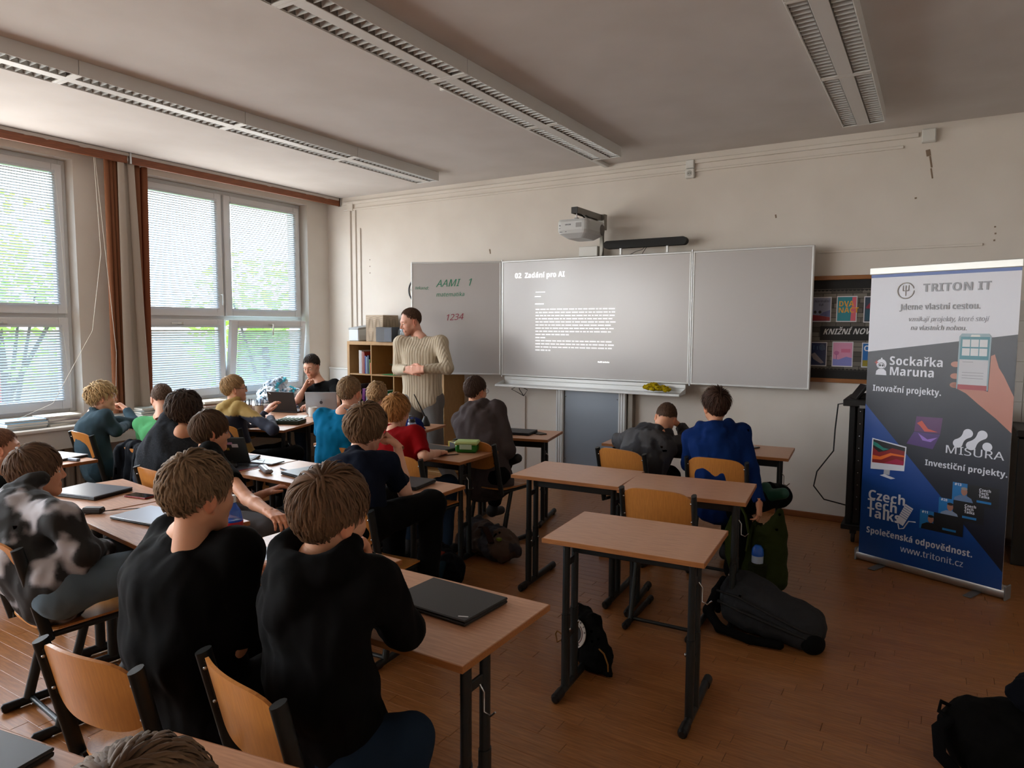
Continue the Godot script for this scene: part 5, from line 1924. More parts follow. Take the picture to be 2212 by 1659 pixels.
			for j in 5: art.call(rect.call(0.02 + j * 0.028, 0.14, 0.026 + j * 0.028, 0.185 - j * 0.008), Color(0.3, 0.42, 0.56))
		elif k == 4:
			art.call([Vector2(0.008, 0.009), Vector2(0.152, 0.009), Vector2(0.152, 0.075), Vector2(0.11, 0.085), Vector2(0.05, 0.06), Vector2(0.008, 0.066)], Color(0.48, 0.5, 0.76))
			art.call(disc.call(0.035, 0.115, 0.02, 0.018), Color(0.72, 0.4, 0.58))
			art.call(rect.call(0.07, 0.12, 0.14, 0.15), Color(0.8, 0.42, 0.55))
			art.call(rect.call(0.033, 0.062, 0.037, 0.105), Color(0.4, 0.3, 0.5))
		else:
			art.call(rect.call(0.008, 0.009, 0.147, 0.06), Color(0.55, 0.5, 0.1))
			letters("title", "CY", 0.045, Vector3(0.012, 0.12, 0.0016), mat(Color(0.85, 0.87, 0.9), 0.5), p, true)

# ---------------------------------------------------------------- banner, rack
func banner() -> void:
	var o := thing("roll_up_banner", "tall white and blue roll-up banner standing on the right", "banner", Vector3(-0.412, 0, -5.431), -22.77)
	var m := MB.new()
	m.bx(Vector3(0.445, 1.05, -0.002), Vector3(0.885, 2.0, 0.0016))
	put("fabric", m, mat(Color(0.80, 0.805, 0.84), 0.34), o)
	m = MB.new()
	m.tube([Vector3(-0.015, 0.045, -0.035), Vector3(0.905, 0.045, -0.035)], 0.04, 20, true, 0.043)
	put("base", m, mat(Color(0.72, 0.71, 0.70), 0.3, 0.7), o)
	for s in [-0.02, 0.907]:
		m = MB.new()
		m.bx(Vector3(s, 0.045, -0.035), Vector3(0.012, 0.09, 0.085), 0.004)
		put("end_cap", m, mat(Color(0.5, 0.5, 0.5), 0.4, 0.3), o)
	for s in [0.16, 0.75]:
		m = MB.new()
		m.bx(Vector3(s, 0.006, -0.02), Vector3(0.05, 0.008, 0.3), 0.003)
		put("foot", m, mat(Color(0.42, 0.43, 0.45), 0.4, 0.4), o)
	m = MB.new()
	m.bx(Vector3(0.445, 2.045, 0), Vector3(0.905, 0.05, 0.016), 0.005)
	put("top_rail", m, mat(Color(0.82, 0.82, 0.80), 0.35, 0.3), o)
	m = MB.new()
	m.tube([Vector3(0.445, 0.05, -0.05), Vector3(0.445, 2.04, -0.03)], 0.012, 8)
	put("pole", m, M.alu, o)
	# the print, in layers a fraction of a millimetre apart
	var lay := 0
	var area := func(called: String, poly: Array, col: Color, z := 0.0, rough := 0.34) -> void:
		var pm := MB.new()
		pm.prism(T(Vector3(0, 0, z)), poly, 0.0)
		put(called, pm, mat(col, rough), o)
	var navy := Color(0.035, 0.055, 0.13)
	var blue := Color(0.0, 0.235, 0.53)
	area.call("blue_top_print", [Vector2(0.003, 2.0), Vector2(0.887, 2.0), Vector2(0.887, 2.03), Vector2(0.003, 2.03)], Color(0.10, 0.30, 0.62), 0.001)
	area.call("navy_print", [Vector2(0.003, 0.06), Vector2(0.887, 0.06), Vector2(0.887, 1.622), Vector2(0.003, 1.492)], navy, 0.001)
	area.call("blue_print", [Vector2(0.003, 0.06), Vector2(0.887, 0.06), Vector2(0.887, 0.172), Vector2(0.003, 1.128)], blue, 0.0015)
	var grey := mat(Color(0.42, 0.42, 0.45), 0.3)
	var pale := mat(Color(0.58, 0.58, 0.62), 0.3)
	var white := mat(Color(0.82, 0.83, 0.87), 0.35)
	var P := func(u: float, v: float) -> Vector3: return Vector3(u, v, 0.002)
	letters("lettering", "TRITON IT", 0.052, P.call(0.342, 1.875), grey, o, true, 0.0, 0.0, HORIZONTAL_ALIGNMENT_LEFT, Basis(), 1.12)
	letters("lettering", "Jdeme vlastní cestou.", 0.038, P.call(0.205, 1.765), grey, o, true, 0.0, 0.0, HORIZONTAL_ALIGNMENT_LEFT, Basis(), 0.88)
	letters("lettering", "vznikají projekty, které stojí", 0.029, P.call(0.26, 1.692), pale, o, false, 0.2, 0.0, HORIZONTAL_ALIGNMENT_LEFT, Basis(), 0.95)
	letters("lettering", "na vlastních nohou.", 0.029, P.call(0.276, 1.635), grey, o, false, 0.2, 0.0, HORIZONTAL_ALIGNMENT_LEFT, Basis(), 0.95)
	# ring emblem with a trident
	m = MB.new()
	var ring := []
	for k in 25:
		var a := TAU * k / 24.0
		if k == 0: continue
		ring.append(Vector3(0.235 + cos(a) * 0.052, 1.905 + sin(a) * 0.052, 0.002))
	m.tube(ring, 0.004, 4, false)
	for s in [-0.018, 0.0, 0.018]:
		m.tube([P.call(0.235 + s, 1.94), P.call(0.235 + s, 1.905 if s != 0.0 else 1.87)], 0.003, 4)
	m.tube([P.call(0.217, 1.905), P.call(0.253, 1.905)], 0.003, 4)
	put("ring_emblem", m, mat(Color(0.72, 0.71, 0.70), 0.3), o)
	letters("lettering", "Sockařka", 0.057, P.call(0.152, 1.388), white, o, true, 0.0, 0.0, HORIZONTAL_ALIGNMENT_LEFT, Basis(), 0.98)
	letters("lettering", "Maruna", 0.057, P.call(0.152, 1.318), white, o, true, 0.0, 0.0, HORIZONTAL_ALIGNMENT_LEFT, Basis(), 0.98)
	letters("lettering", "Inovační projekty.", 0.042, P.call(0.048, 1.208), white, o, true, 0.0, 0.0, HORIZONTAL_ALIGNMENT_LEFT, Basis(), 0.86)
	letters("lettering", "MISURA", 0.05, P.call(0.525, 0.842), white, o, false, 0.0, 0.0, HORIZONTAL_ALIGNMENT_LEFT, Basis(), 1.32)
	letters("lettering", "Investiční projekty.", 0.038, P.call(0.412, 0.746), white, o, true, 0.0, 0.0, HORIZONTAL_ALIGNMENT_LEFT, Basis(), 0.95)
	letters("lettering", "Czech", 0.066, P.call(0.05, 0.437), white, o, true, 0.0, 0.0, HORIZONTAL_ALIGNMENT_LEFT, Basis(), 1.0)
	letters("lettering", "Tech", 0.066, P.call(0.05, 0.374), white, o, true, 0.0, 0.0, HORIZONTAL_ALIGNMENT_LEFT, Basis(), 1.0)
	letters("lettering", "Talks", 0.066, P.call(0.05, 0.311), white, o, true, 0.0, 0.0, HORIZONTAL_ALIGNMENT_LEFT, Basis(), 1.0)
	letters("lettering", "Společenská odpovědnost.", 0.042, P.call(0.05, 0.205), white, o, true, 0.0, 0.0, HORIZONTAL_ALIGNMENT_LEFT, Basis(), 0.9)
	letters("lettering", "www.tritonit.cz", 0.042, P.call(0.285, 0.128), white, o, false, 0.0, 0.0, HORIZONTAL_ALIGNMENT_LEFT, Basis(), 0.98)
	var disc := func(cx: float, cy: float, rx: float, ry: float) -> Array:
		var l := []
		for j in 24: l.append(Vector2(cx + cos(TAU * j / 24.0) * rx, cy + sin(TAU * j / 24.0) * ry))
		return l
	var wc := Color(0.82, 0.83, 0.87)
	# a small white figure with round glasses beside a red star
	area.call("figure_print", disc.call(0.1, 1.41, 0.034, 0.034), wc, 0.002)
	area.call("figure_print", [Vector2(0.063, 1.335), Vector2(0.137, 1.335), Vector2(0.133, 1.362), Vector2(0.118, 1.376), Vector2(0.082, 1.376), Vector2(0.067, 1.362)], wc, 0.002)
	area.call("figure_print", disc.call(0.1, 1.398, 0.023, 0.022), navy, 0.0025)
	area.call("figure_print", disc.call(0.1, 1.397, 0.020, 0.019), wc, 0.0028)
	area.call("figure_print", disc.call(0.091, 1.401, 0.0075, 0.0075), navy, 0.0031)
	area.call("figure_print", disc.call(0.109, 1.401, 0.0075, 0.0075), navy, 0.0031)
	area.call("figure_print", disc.call(0.1, 1.448, 0.006, 0.006), wc, 0.002)
	area.call("star_print", [Vector2(0.066, 1.44), Vector2(0.07, 1.424), Vector2(0.084, 1.42), Vector2(0.07, 1.416), Vector2(0.066, 1.4), Vector2(0.062, 1.416), Vector2(0.05, 1.42), Vector2(0.062, 1.424)], Color(0.65, 0.2, 0.2), 0.003)
	# dots and bars of the emblem over MISURA
	m = MB.new()
	for q in [[0.60, 0.93, 0.655, 1.0], [0.675, 0.925, 0.735, 1.0]]:
		for j in 13:
			var f := j / 12.0
			var r: float = 0.028 - 0.012 * sin(PI * f)
			m.prism(T(Vector3(0, 0, 0.002 + j * 0.00002)), disc.call(lerpf(q[0], q[2], f), lerpf(q[1], q[3], f), r, r), 0.0)
	m.prism(T(Vector3(0, 0, 0.0023)), disc.call(0.765, 0.93, 0.027, 0.027), 0.0)
	put("dots_emblem", m, white, o)
	# the hand holding a phone
	area.call("printed_hand", [Vector2(0.755, 1.49), Vector2(0.775, 1.5), Vector2(0.80, 1.42), Vector2(0.83, 1.37), Vector2(0.887, 1.25), Vector2(0.887, 1.03), Vector2(0.80, 1.11), Vector2(0.70, 1.19), Vector2(0.63, 1.25), Vector2(0.55, 1.29), Vector2(0.55, 1.31), Vector2(0.60, 1.3), Vector2(0.75, 1.27)], Color(0.68, 0.43, 0.35), 0.0018)
	for y in [1.43, 1.355, 1.298]:
		area.call("printed_hand", disc.call(0.562, y, 0.028, 0.018), Color(0.66, 0.42, 0.34), 0.0018)
	area.call("printed_phone", [Vector2(0.572, 1.275), Vector2(0.748, 1.275), Vector2(0.752, 1.605), Vector2(0.738, 1.625), Vector2(0.588, 1.625), Vector2(0.574, 1.605)], Color(0.52, 0.62, 0.66), 0.0022)
	area.call("printed_phone", [Vector2(0.582, 1.463), Vector2(0.742, 1.463), Vector2(0.744, 1.605), Vector2(0.584, 1.605)], Color(0.10, 0.46, 0.52), 0.0026)
	area.call("printed_phone", [Vector2(0.58, 1.305), Vector2(0.741, 1.305), Vector2(0.742, 1.463), Vector2(0.582, 1.463)], Color(0.72, 0.72, 0.74), 0.0026)
	area.call("printed_phone", [Vector2(0.578, 1.275), Vector2(0.742, 1.275), Vector2(0.741, 1.305), Vector2(0.58, 1.305)], Color(0.60, 0.16, 0.2), 0.0026)
	area.call("printed_phone", [Vector2(0.638, 1.605), Vector2(0.692, 1.605), Vector2(0.688, 1.618), Vector2(0.642, 1.618)], Color(0.8, 0.8, 0.78), 0.003)
	for i in 3:
		for j in 2:
			var x := 0.594 + i * 0.048
			var y := 1.487 + j * 0.055
			area.call("printed_phone", [Vector2(x, y), Vector2(x + 0.043, y), Vector2(x + 0.043, y + 0.046), Vector2(x, y + 0.046)], Color(0.78, 0.79, 0.8), 0.003)
	for y in [1.446, 1.38, 1.362, 1.345]:
		area.call("printed_phone", [Vector2(0.6, y), Vector2(0.66 if y > 1.4 else 0.72, y), Vector2(0.66 if y > 1.4 else 0.72, y + 0.003), Vector2(0.6, y + 0.003)], Color(0.5, 0.5, 0.52), 0.003)
	# screen with waves
	area.call("printed_screen", [Vector2(0.06, 0.675), Vector2(0.285, 0.695), Vector2(0.292, 0.862), Vector2(0.062, 0.893)], wc, 0.002)
	area.call("printed_screen", [Vector2(0.068, 0.722), Vector2(0.279, 0.733), Vector2(0.284, 0.854), Vector2(0.07, 0.885)], Color(0.5, 0.02, 0.05), 0.0024)
	area.call("printed_screen", [Vector2(0.07, 0.83), Vector2(0.11, 0.80), Vector2(0.16, 0.815), Vector2(0.2, 0.84), Vector2(0.284, 0.83), Vector2(0.284, 0.854), Vector2(0.07, 0.885)], Color(0.05, 0.04, 0.05), 0.0027)
	area.call("printed_screen", [Vector2(0.07, 0.845), Vector2(0.1, 0.832), Vector2(0.14, 0.815), Vector2(0.18, 0.83), Vector2(0.14, 0.835), Vector2(0.1, 0.86), Vector2(0.07, 0.87)], Color(0.05, 0.45, 0.4), 0.003)
	area.call("printed_screen", [Vector2(0.068, 0.745), Vector2(0.13, 0.75), Vector2(0.2, 0.79), Vector2(0.283, 0.79), Vector2(0.283, 0.80), Vector2(0.19, 0.805), Vector2(0.12, 0.77), Vector2(0.068, 0.775)], Color(0.85, 0.4, 0.08), 0.003)
	area.call("printed_screen", [Vector2(0.15, 0.73), Vector2(0.279, 0.735), Vector2(0.281, 0.76), Vector2(0.23, 0.77)], Color(0.62, 0.04, 0.25), 0.003)
	area.call("printed_screen", [Vector2(0.15, 0.65), Vector2(0.19, 0.652), Vector2(0.192, 0.687), Vector2(0.152, 0.683)], Color(0.66, 0.67, 0.7), 0.002)
	area.call("printed_screen", [Vector2(0.125, 0.64), Vector2(0.2, 0.625), Vector2(0.23, 0.635), Vector2(0.155, 0.653)], wc, 0.0022)
	# folding tablet
	area.call("printed_tablet", [Vector2(0.345, 1.075), Vector2(0.505, 1.08), Vector2(0.495, 0.975), Vector2(0.335, 0.975)], Color(0.32, 0.12, 0.34), 0.002)
	area.call("printed_tablet", [Vector2(0.335, 0.972), Vector2(0.495, 0.972), Vector2(0.455, 0.87), Vector2(0.29, 0.885)], Color(0.28, 0.14, 0.42), 0.002)
	area.call("printed_tablet", [Vector2(0.35, 1.03), Vector2(0.38, 1.05), Vector2(0.42, 1.0), Vector2(0.48, 0.985), Vector2(0.4, 0.98), Vector2(0.37, 1.015)], Color(0.75, 0.28, 0.22), 0.0024)
	area.call("printed_tablet", [Vector2(0.36, 0.965), Vector2(0.42, 0.93), Vector2(0.48, 0.95), Vector2(0.44, 0.915), Vector2(0.39, 0.92)], Color(0.55, 0.4, 0.75), 0.0024)
	# microphone
	m = MB.new()
	m.prism(Transform3D(Basis(Vector3.BACK, deg_to_rad(-24.0)), Vector3(0.3, 0.395, 0.002)), [Vector2(-0.026, -0.07), Vector2(0.026, -0.07), Vector2(0.028, 0.075), Vector2(-0.028, 0.075)], 0.0)
	m.tube([Vector3(0.262, 0.33, 0.002), Vector3(0.27, 0.295, 0.002), Vector3(0.3, 0.305, 0.002), Vector3(0.33, 0.36, 0.002), Vector3(0.375, 0.365, 0.002)], 0.004, 4)
	put("microphone_print", m, white, o)
	m = MB.new()
	for k in 6:
		m.prism(Transform3D(Basis(Vector3.BACK, deg_to_rad(-24.0)), Vector3(0.3, 0.395, 0.0026)), [Vector2(-0.026, -0.02 + k * 0.016), Vector2(0.026, -0.02 + k * 0.016), Vector2(0.026, -0.016 + k * 0.016), Vector2(-0.026, -0.016 + k * 0.016)], 0.0)
	put("microphone_print", m, mat(Color(0.3, 0.4, 0.6), 0.4), o)
	# three talk cards, each with a sitter in front of light blue
	var num := ["#13", "#28", "#11"]
	var org := [[0.585, 0.555], [0.51, 0.44], [0.40, 0.335]]
	for k in 3:
		var x: float = org[k][0]
		var y: float = org[k][1]
		var z := 0.002 + k * 0.0012
		area.call("card_print", [Vector2(x, y), Vector2(x + 0.26, y), Vector2(x + 0.26, y + 0.125), Vector2(x, y + 0.125)], Color(0.02, 0.022, 0.04), z)
		area.call("card_print", [Vector2(x, y), Vector2(x + 0.085, y), Vector2(x + 0.085, y + 0.125), Vector2(x, y + 0.125)], Color(0.08, 0.42, 0.66), z + 0.0003)
		area.call("sitter_print", [Vector2(x + 0.01, y), Vector2(x + 0.125, y), Vector2(x + 0.11, y + 0.035), Vector2(x + 0.08, y + 0.05), Vector2(x + 0.045, y + 0.048), Vector2(x + 0.015, y + 0.03)], [Color(0.35, 0.45, 0.6), Color(0.5, 0.56, 0.66), Color(0.05, 0.05, 0.055)][k], z + 0.0005)
		area.call("sitter_print", disc.call(x + 0.068, y + 0.073, 0.018, 0.025), Color(0.6, 0.42, 0.35), z + 0.0007)
		area.call("sitter_print", disc.call(x + 0.068, y + 0.092, 0.018, 0.009), [Color(0.55, 0.52, 0.5), Color(0.08, 0.06, 0.06), Color(0.07, 0.06, 0.06)][k], z + 0.0008)
		letters("lettering", num[k], 0.016, Vector3(x + 0.012, y + 0.1, z + 0.0008), white, o, true)
		if k < 2:
			letters("lettering", "Czech", 0.017, Vector3(x + 0.15, y + 0.088, z + 0.0008), white, o, true)
			letters("lettering", "Tech", 0.017, Vector3(x + 0.15, y + 0.068, z + 0.0008), white, o, true)
			letters("lettering", "Talks", 0.017, Vector3(x + 0.15, y + 0.048, z + 0.0008), white, o, true)
		area.call("card_print", [Vector2(x + 0.14, y + 0.02), Vector2(x + 0.22, y + 0.02), Vector2(x + 0.22, y + 0.034), Vector2(x + 0.14, y + 0.034)], Color(0.08, 0.42, 0.66), z + 0.0006)

func rack() -> void:
	var o := thing("server_rack", "black open equipment rack on castors, half behind the banner", "rack", Vector3(-0.24, 0, -6.08))
	var m := MB.new()
	var W := 0.62
	for s in [-1.0, 1.0]:
		m.bx(Vector3(s * (W / 2 - 0.02), 0.6, 0.16), Vector3(0.04, 0.92, 0.1), 0.003)
		m.bx(Vector3(s * (W / 2 - 0.02), 0.6, -0.2), Vector3(0.04, 0.92, 0.1), 0.003)
		m.bx(Vector3(s * (W / 2 - 0.006), 0.6, -0.02), Vector3(0.006, 0.92, 0.4))
	m.bx(Vector3(0, 0.6, -0.25), Vector3(W - 0.04, 0.92, 0.01))
	put("frame", m, M.black_matte, o)
	m = MB.new()
	m.bx(Vector3(0, 1.085, -0.02), Vector3(W + 0.09, 0.05, 0.52), 0.004)
	put("top_plate", m, mat(Color(0.05, 0.05, 0.052), 0.5), o)
	m = MB.new()
	m.bx(Vector3(0, 0.12, -0.02), Vector3(W + 0.05, 0.035, 0.52), 0.004)
	put("base_plate", m, M.black_matte, o)
	m = MB.new()
	m.bx(Vector3(-0.17, 1.06, 0.242), Vector3(0.14, 0.022, 0.003))
	put("label_strip", m, mat(Color(0.5, 0.5, 0.5), 0.5), o)
	for k in 9:
		m = MB.new()
		m.ellipsoid(T(Vector3(-W / 2 + 0.075, 0.26 + k * 0.095, 0.2)), Vector3(0.005, 0.005, 0.003), 8, 5)
		put("screw", m, M.steel, o)
	m = MB.new()
	m.bx(Vector3(-W / 2 + 0.075, 0.6, 0.195), Vector3(0.04, 0.9, 0.006))
	put("rail", m, mat(Color(0.02, 0.02, 0.02), 0.5), o)
	for sx in [-1.0, 1.0]:
		for sz in [-1.0, 1.0]:
			m = MB.new()
			m.lathe(T(Vector3(sx * 0.25 - 0.012, 0.042, sz * 0.2), Vector3(0, 0, 90)), [Vector2(0, 0.0), Vector2(0.038, 0.0), Vector2(0.042, -0.006), Vector2(0.042, -0.02), Vector2(0.038, -0.026), Vector2(0, -0.026)], 16)
			m.bx(Vector3(sx * 0.25, 0.085, sz * 0.2), Vector3(0.045, 0.04, 0.04), 0.006)
			put("castor", m, M.cap_black, o)
	var ph := thing("desk_phone", "black desk phone leaning back on top of the rack", "phone", Vector3(-0.5, 1.11, -5.98), 20.0)
	m = MB.new()
	m.box(T(Vector3(0, 0.05, 0), Vector3(0, 0, 55)), Vector3(0.14, 0.025, 0.16), 0.006)
	put("body", m, M.black_plastic, ph)
	m = MB.new()
	m.bx(Vector3(0.03, 0.02, 0), Vector3(0.1, 0.04, 0.13), 0.006)
	put("stand", m, M.black_matte, ph)
	m = MB.new()
	m.tube([Vector3(-0.52, 1.09, -5.9), Vector3(-0.64, 1.06, -5.95), Vector3(-0.66, 0.85, -6.0), Vector3(-0.665, 0.68, -6.0), Vector3(-0.78, 0.5, -6.0), Vector3(-0.8, 0.38, -6.0), Vector3(-0.72, 0.28, -6.0), Vector3(-0.56, 0.25, -6.02)], 0.0055, 8)
	tag(put("power_cable", m, M.cable), "black cable hanging in a loop left of the rack", "cable")
	var cb := thing("equipment_cabinet", "dark glossy cabinet in the gap right of the banner", "cabinet", Vector3(0.72, 0, -6.15))
	m = MB.new()
	m.bx(Vector3(0, 0.45, 0), Vector3(0.42, 0.9, 0.5), 0.006)
	put("body", m, mat(Color(0.07, 0.09, 0.09), 0.25), cb)
	m = MB.new()
	m.bx(Vector3(0.01, 0.93, 0), Vector3(0.46, 0.05, 0.52), 0.006)
	put("top", m, mat(Color(0.04, 0.04, 0.04), 0.4), cb)

# ---------------------------------------------------------------- shelf
func shelf() -> void:
	var o := thing("shelf_unit", "light oak cube shelf against the board wall behind the standing man", "shelf", Vector3(-6.0, 0, -6.425))
	var W := 1.44
	var D := 0.385
	var top := 1.47
	var m := MB.new()
	m.bx(Vector3(W / 2, top - 0.02, D / 2), Vector3(W, 0.04, D), 0.002)
	put("top", m, M.oak, o)
	for s in [0.02, W - 0.02]:
		m = MB.new()
		m.bx(Vector3(s, (top - 0.04) / 2, D / 2), Vector3(0.04, top - 0.04, D), 0.002)
		put("side", m, M.oak, o)
	m = MB.new()
	m.bx(Vector3(W / 2, 0.02, D / 2), Vector3(W - 0.08, 0.04, D), 0.002)
	put("bottom", m, M.oak, o)
	for k in 3:
		m = MB.new()
		m.bx(Vector3(0.04 + (k + 1) * 0.34, top / 2, D / 2), Vector3(0.016, top - 0.08, D - 0.004), 0.001)
		put("upright", m, M.oak, o)
		m = MB.new()
		m.bx(Vector3(W / 2, 0.04 + (k + 1) * 0.3475, D / 2), Vector3(W - 0.08, 0.016, D - 0.006), 0.001)
		put("board", m, M.oak, o)
	m = MB.new()
	m.bx(Vector3(W / 2, top / 2, 0.006), Vector3(W - 0.06, top - 0.06, 0.006))
	put("back_panel", m, mat(Color(0.52, 0.38, 0.2), 0.7), o)
	# books in the top left cube
	var x := -5.83
	var cols := [Color(0.78, 0.76, 0.74), Color(0.8, 0.8, 0.82), Color(0.55, 0.32, 0.28), Color(0.62, 0.16, 0.15), Color(0.2, 0.25, 0.5), Color(0.5, 0.6, 0.68), Color(0.16, 0.2, 0.34), Color(0.32, 0.5, 0.25), Color(0.75, 0.3, 0.12)]
	var names := ["white", "pale grey", "brown", "red", "blue", "light blue", "navy", "green", "orange"]
	var hs := [0.275, 0.27, 0.26, 0.25, 0.21, 0.2, 0.215, 0.17, 0.13]
	for k in 9:
		var w := [0.022, 0.02, 0.03, 0.012, 0.02, 0.018, 0.022, 0.014, 0.02][k] as float
		book("upright %s book in the top left cube of the shelf" % names[k], Transform3D(Basis(), Vector3(x + w / 2, 1.092, -6.16)), Vector3(w, hs[k], 0.2), cols[k], true, "books standing in the shelf")
		x += w + 0.002
	# on top
	var b := thing("storage_box", "white plastic box with grey lid, leftmost on top of the shelf", "box", Vector3(-5.93, 1.47, -6.23))
	m = MB.new()
	m.bx(Vector3(0, 0.075, 0), Vector3(0.16, 0.15, 0.3), 0.01)
	put("body", m, mat(Color(0.78, 0.82, 0.85), 0.4), b)
	m = MB.new()
	m.box(T(Vector3(0, 0.165, 0), Vector3(7, 0, 0)), Vector3(0.17, 0.025, 0.31), 0.008)
	put("lid", m, mat(Color(0.6, 0.61, 0.61), 0.5), b)
	b = thing("storage_box", "tall box with black and beige wave pattern on top of the shelf", "box", Vector3(-5.63, 1.47, -6.25))
	m = MB.new()
	m.bx(Vector3(0, 0.155, 0), Vector3(0.27, 0.31, 0.27), 0.003)
	put("body", m, mat(Color(0.70, 0.62, 0.52), 0.6), b)
	for side in 2:
		m = MB.new()
		for r in 18:
			var pts := []
			for k in 15:
				var u := k / 14.0 - 0.5
				var yy := 0.01 + r * 0.0165 + 0.024 * cos(u * 15.0) * sin(r * 0.35 + 0.5)
				yy = clampf(yy, 0.006, 0.303)
				pts.append(Vector3(u * 0.262, yy, 0.1358) if side == 0 else Vector3(-0.1358 * -1.0, yy, u * 0.262))
			m.tube(pts, 0.0026, 4, false, 0.0008, Vector3.UP)
		put("wave_print", m, mat(Color(0.09, 0.08, 0.09), 0.6), b)
	b = thing("storage_box", "dark blue open box in front of the wave patterned box", "box", Vector3(-5.40, 1.47, -6.12))
	m = MB.new()
	for s in [-1.0, 1.0]:
		m.bx(Vector3(s * 0.118, 0.085, 0), Vector3(0.006, 0.17, 0.2), 0.002)
		m.bx(Vector3(0, 0.085, s * 0.098), Vector3(0.24, 0.17, 0.006), 0.002)
	m.bx(Vector3(0, 0.003, 0), Vector3(0.24, 0.006, 0.2))
	put("body", m, mat(Color(0.03, 0.055, 0.12), 0.25), b)
	m = MB.new()
	m.bx(Vector3(0.06, 0.085, 0.1015), Vector3(0.1, 0.15, 0.001))
	put("panel", m, mat(Color(0.1, 0.16, 0.24), 0.25), b)
	b = thing("glass_jar", "round clear glass jar on top of the shelf beside the blue box", "jar", Vector3(-5.19, 1.47, -6.18))
	m = MB.new()
	m.lathe(T(), [Vector2(0.0, 0.003), Vector2(0.06, 0.003), Vector2(0.095, 0.04), Vector2(0.108, 0.09), Vector2(0.098, 0.14), Vector2(0.072, 0.172), Vector2(0.07, 0.182), Vector2(0.078, 0.186)], 28)
	put("glass", m, glass(Color(0.85, 0.9, 0.92, 0.22)), b)
	b = thing("glass_jar", "second clear glass jar beside the head of the standing man", "jar", Vector3(-4.98, 1.47, -6.22))
	m = MB.new()
	m.lathe(T(), [Vector2(0.0, 0.003), Vector2(0.05, 0.003), Vector2(0.07, 0.04), Vector2(0.075, 0.1), Vector2(0.06, 0.14), Vector2(0.05, 0.15)], 24)
	put("glass", m, glass(Color(0.85, 0.9, 0.92, 0.2)), b)
	# plant ornament on a green mat
	var pm := thing("green_mat", "flat green paper mat in the second cube of the shelf", "mat", Vector3(-5.3, 1.092, -6.12))
	m = MB.new()
	m.bx(Vector3(0, 0.0025, 0), Vector3(0.28, 0.004, 0.2), 0.001)
	put("sheet", m, mat(Color(0.15, 0.5, 0.25), 0.7), pm)
	var pl := thing("dried_plant", "dark dried plant in a pale pot on the green mat", "plant", Vector3(-5.24, 1.0965, -6.12))
	m = MB.new()
	m.lathe(T(), [Vector2(0, 0.0), Vector2(0.035, 0.0), Vector2(0.042, 0.02), Vector2(0.035, 0.05), Vector2(0.0, 0.05)], 16)
	put("pot", m, mat(Color(0.68, 0.62, 0.55), 0.6), pl)
	m = MB.new()
	var rng := RandomNumberGenerator.new()
	rng.seed = 4
	for k in 26:
		var a := rng.randf() * TAU
		var t := rng.randf_range(0.03, 0.085)
		var p0 := Vector3(0, 0.045, 0)
		var p1 := Vector3(cos(a) * t * 0.6, rng.randf_range(0.09, 0.15), sin(a) * t * 0.6)
		m.tube([p0, p1], 0.002, 4)
		m.ellipsoid(T(p1, Vector3(rng.randf() * 90, rng.randf() * 180, 0)), Vector3(0.008, 0.02, 0.012), 7, 5)
	put("stems", m, mat(Color(0.16, 0.09, 0.08), 0.8), pl)
	for k in 3:
		m = MB.new()
		m.plate(6, 3, 0.055, func(u): return -0.011 * (1.0 - u * u), func(u): return 0.011 * (1.0 - u * u) + 0.0005, func(xx, yy): return Vector3(xx, yy + 0.02 * sin(xx * 14.0), 0.0), 0.001)
		var lf := put("leaf", m, mat(Color(0.22, 0.24, 0.08), 0.6), pl)
		lf.transform = T(Vector3(-0.05 - k * 0.012, 0.075 + k * 0.015, 0.02 * k), Vector3(0, 20.0 * k, 115.0 + k * 14.0))
	# lower cubes: folders and boxes seen between the heads
	var fc := [Color(0.5, 0.1, 0.45), Color(0.2, 0.2, 0.28), Color(0.42, 0.12, 0.42), Color(0.6, 0.62, 0.64), Color(0.08, 0.5, 0.3), Color(0.3, 0.65, 0.7)]
	var fn := ["purple", "dark grey", "plum", "light grey", "green", "light blue"]
	for k in 6:
		var xx: float = -5.9 + (k % 4) * 0.065 if k < 4 else -5.45 + (k - 4) * 0.08
		book("%s folder standing in the second row of the shelf" % fn[k], Transform3D(Basis(Vector3.BACK, deg_to_rad([-8.0, 0.0, -5.0, 0.0, -6.0, 0.0][k])), Vector3(xx, 0.745, -6.17)), Vector3(0.045, [0.2, 0.22, 0.17, 0.15, 0.16, 0.13][k], 0.22), fc[k], true, "folders standing in the shelf")

func book(label: String, xf: Transform3D, size: Vector3, col: Color, upright: bool, group := "") -> void:
	var o := thing("book", label, "book", Vector3.ZERO, 0.0, group)
	o.transform = xf
	var m := MB.new()
	var p := MB.new()
	if upright:
		for s in [-1.0, 1.0]:
			m.bx(Vector3(s * (size.x / 2 - 0.001), size.y / 2, 0), Vector3(0.002, size.y, size.z))
		m.bx(Vector3(0, size.y / 2, size.z / 2 - 0.001), Vector3(size.x, size.y, 0.002))
		p.bx(Vector3(0, size.y / 2, -0.003), Vector3(size.x - 0.004, size.y - 0.006, size.z - 0.008))
	else:
		for s in [0.0, 1.0]:
			m.bx(Vector3(0, lerpf(0.001, size.y - 0.001, s), 0), Vector3(size.x, 0.002, size.z))
		m.bx(Vector3(-size.x / 2 + 0.001, size.y / 2, 0), Vector3(0.002, size.y, size.z))
		p.bx(Vector3(0.002, size.y / 2, 0), Vector3(size.x - 0.006, size.y - 0.004, size.z - 0.006))
	put("cover", m, mat(col, 0.45), o)
	put("pages", p, M.paper, o)

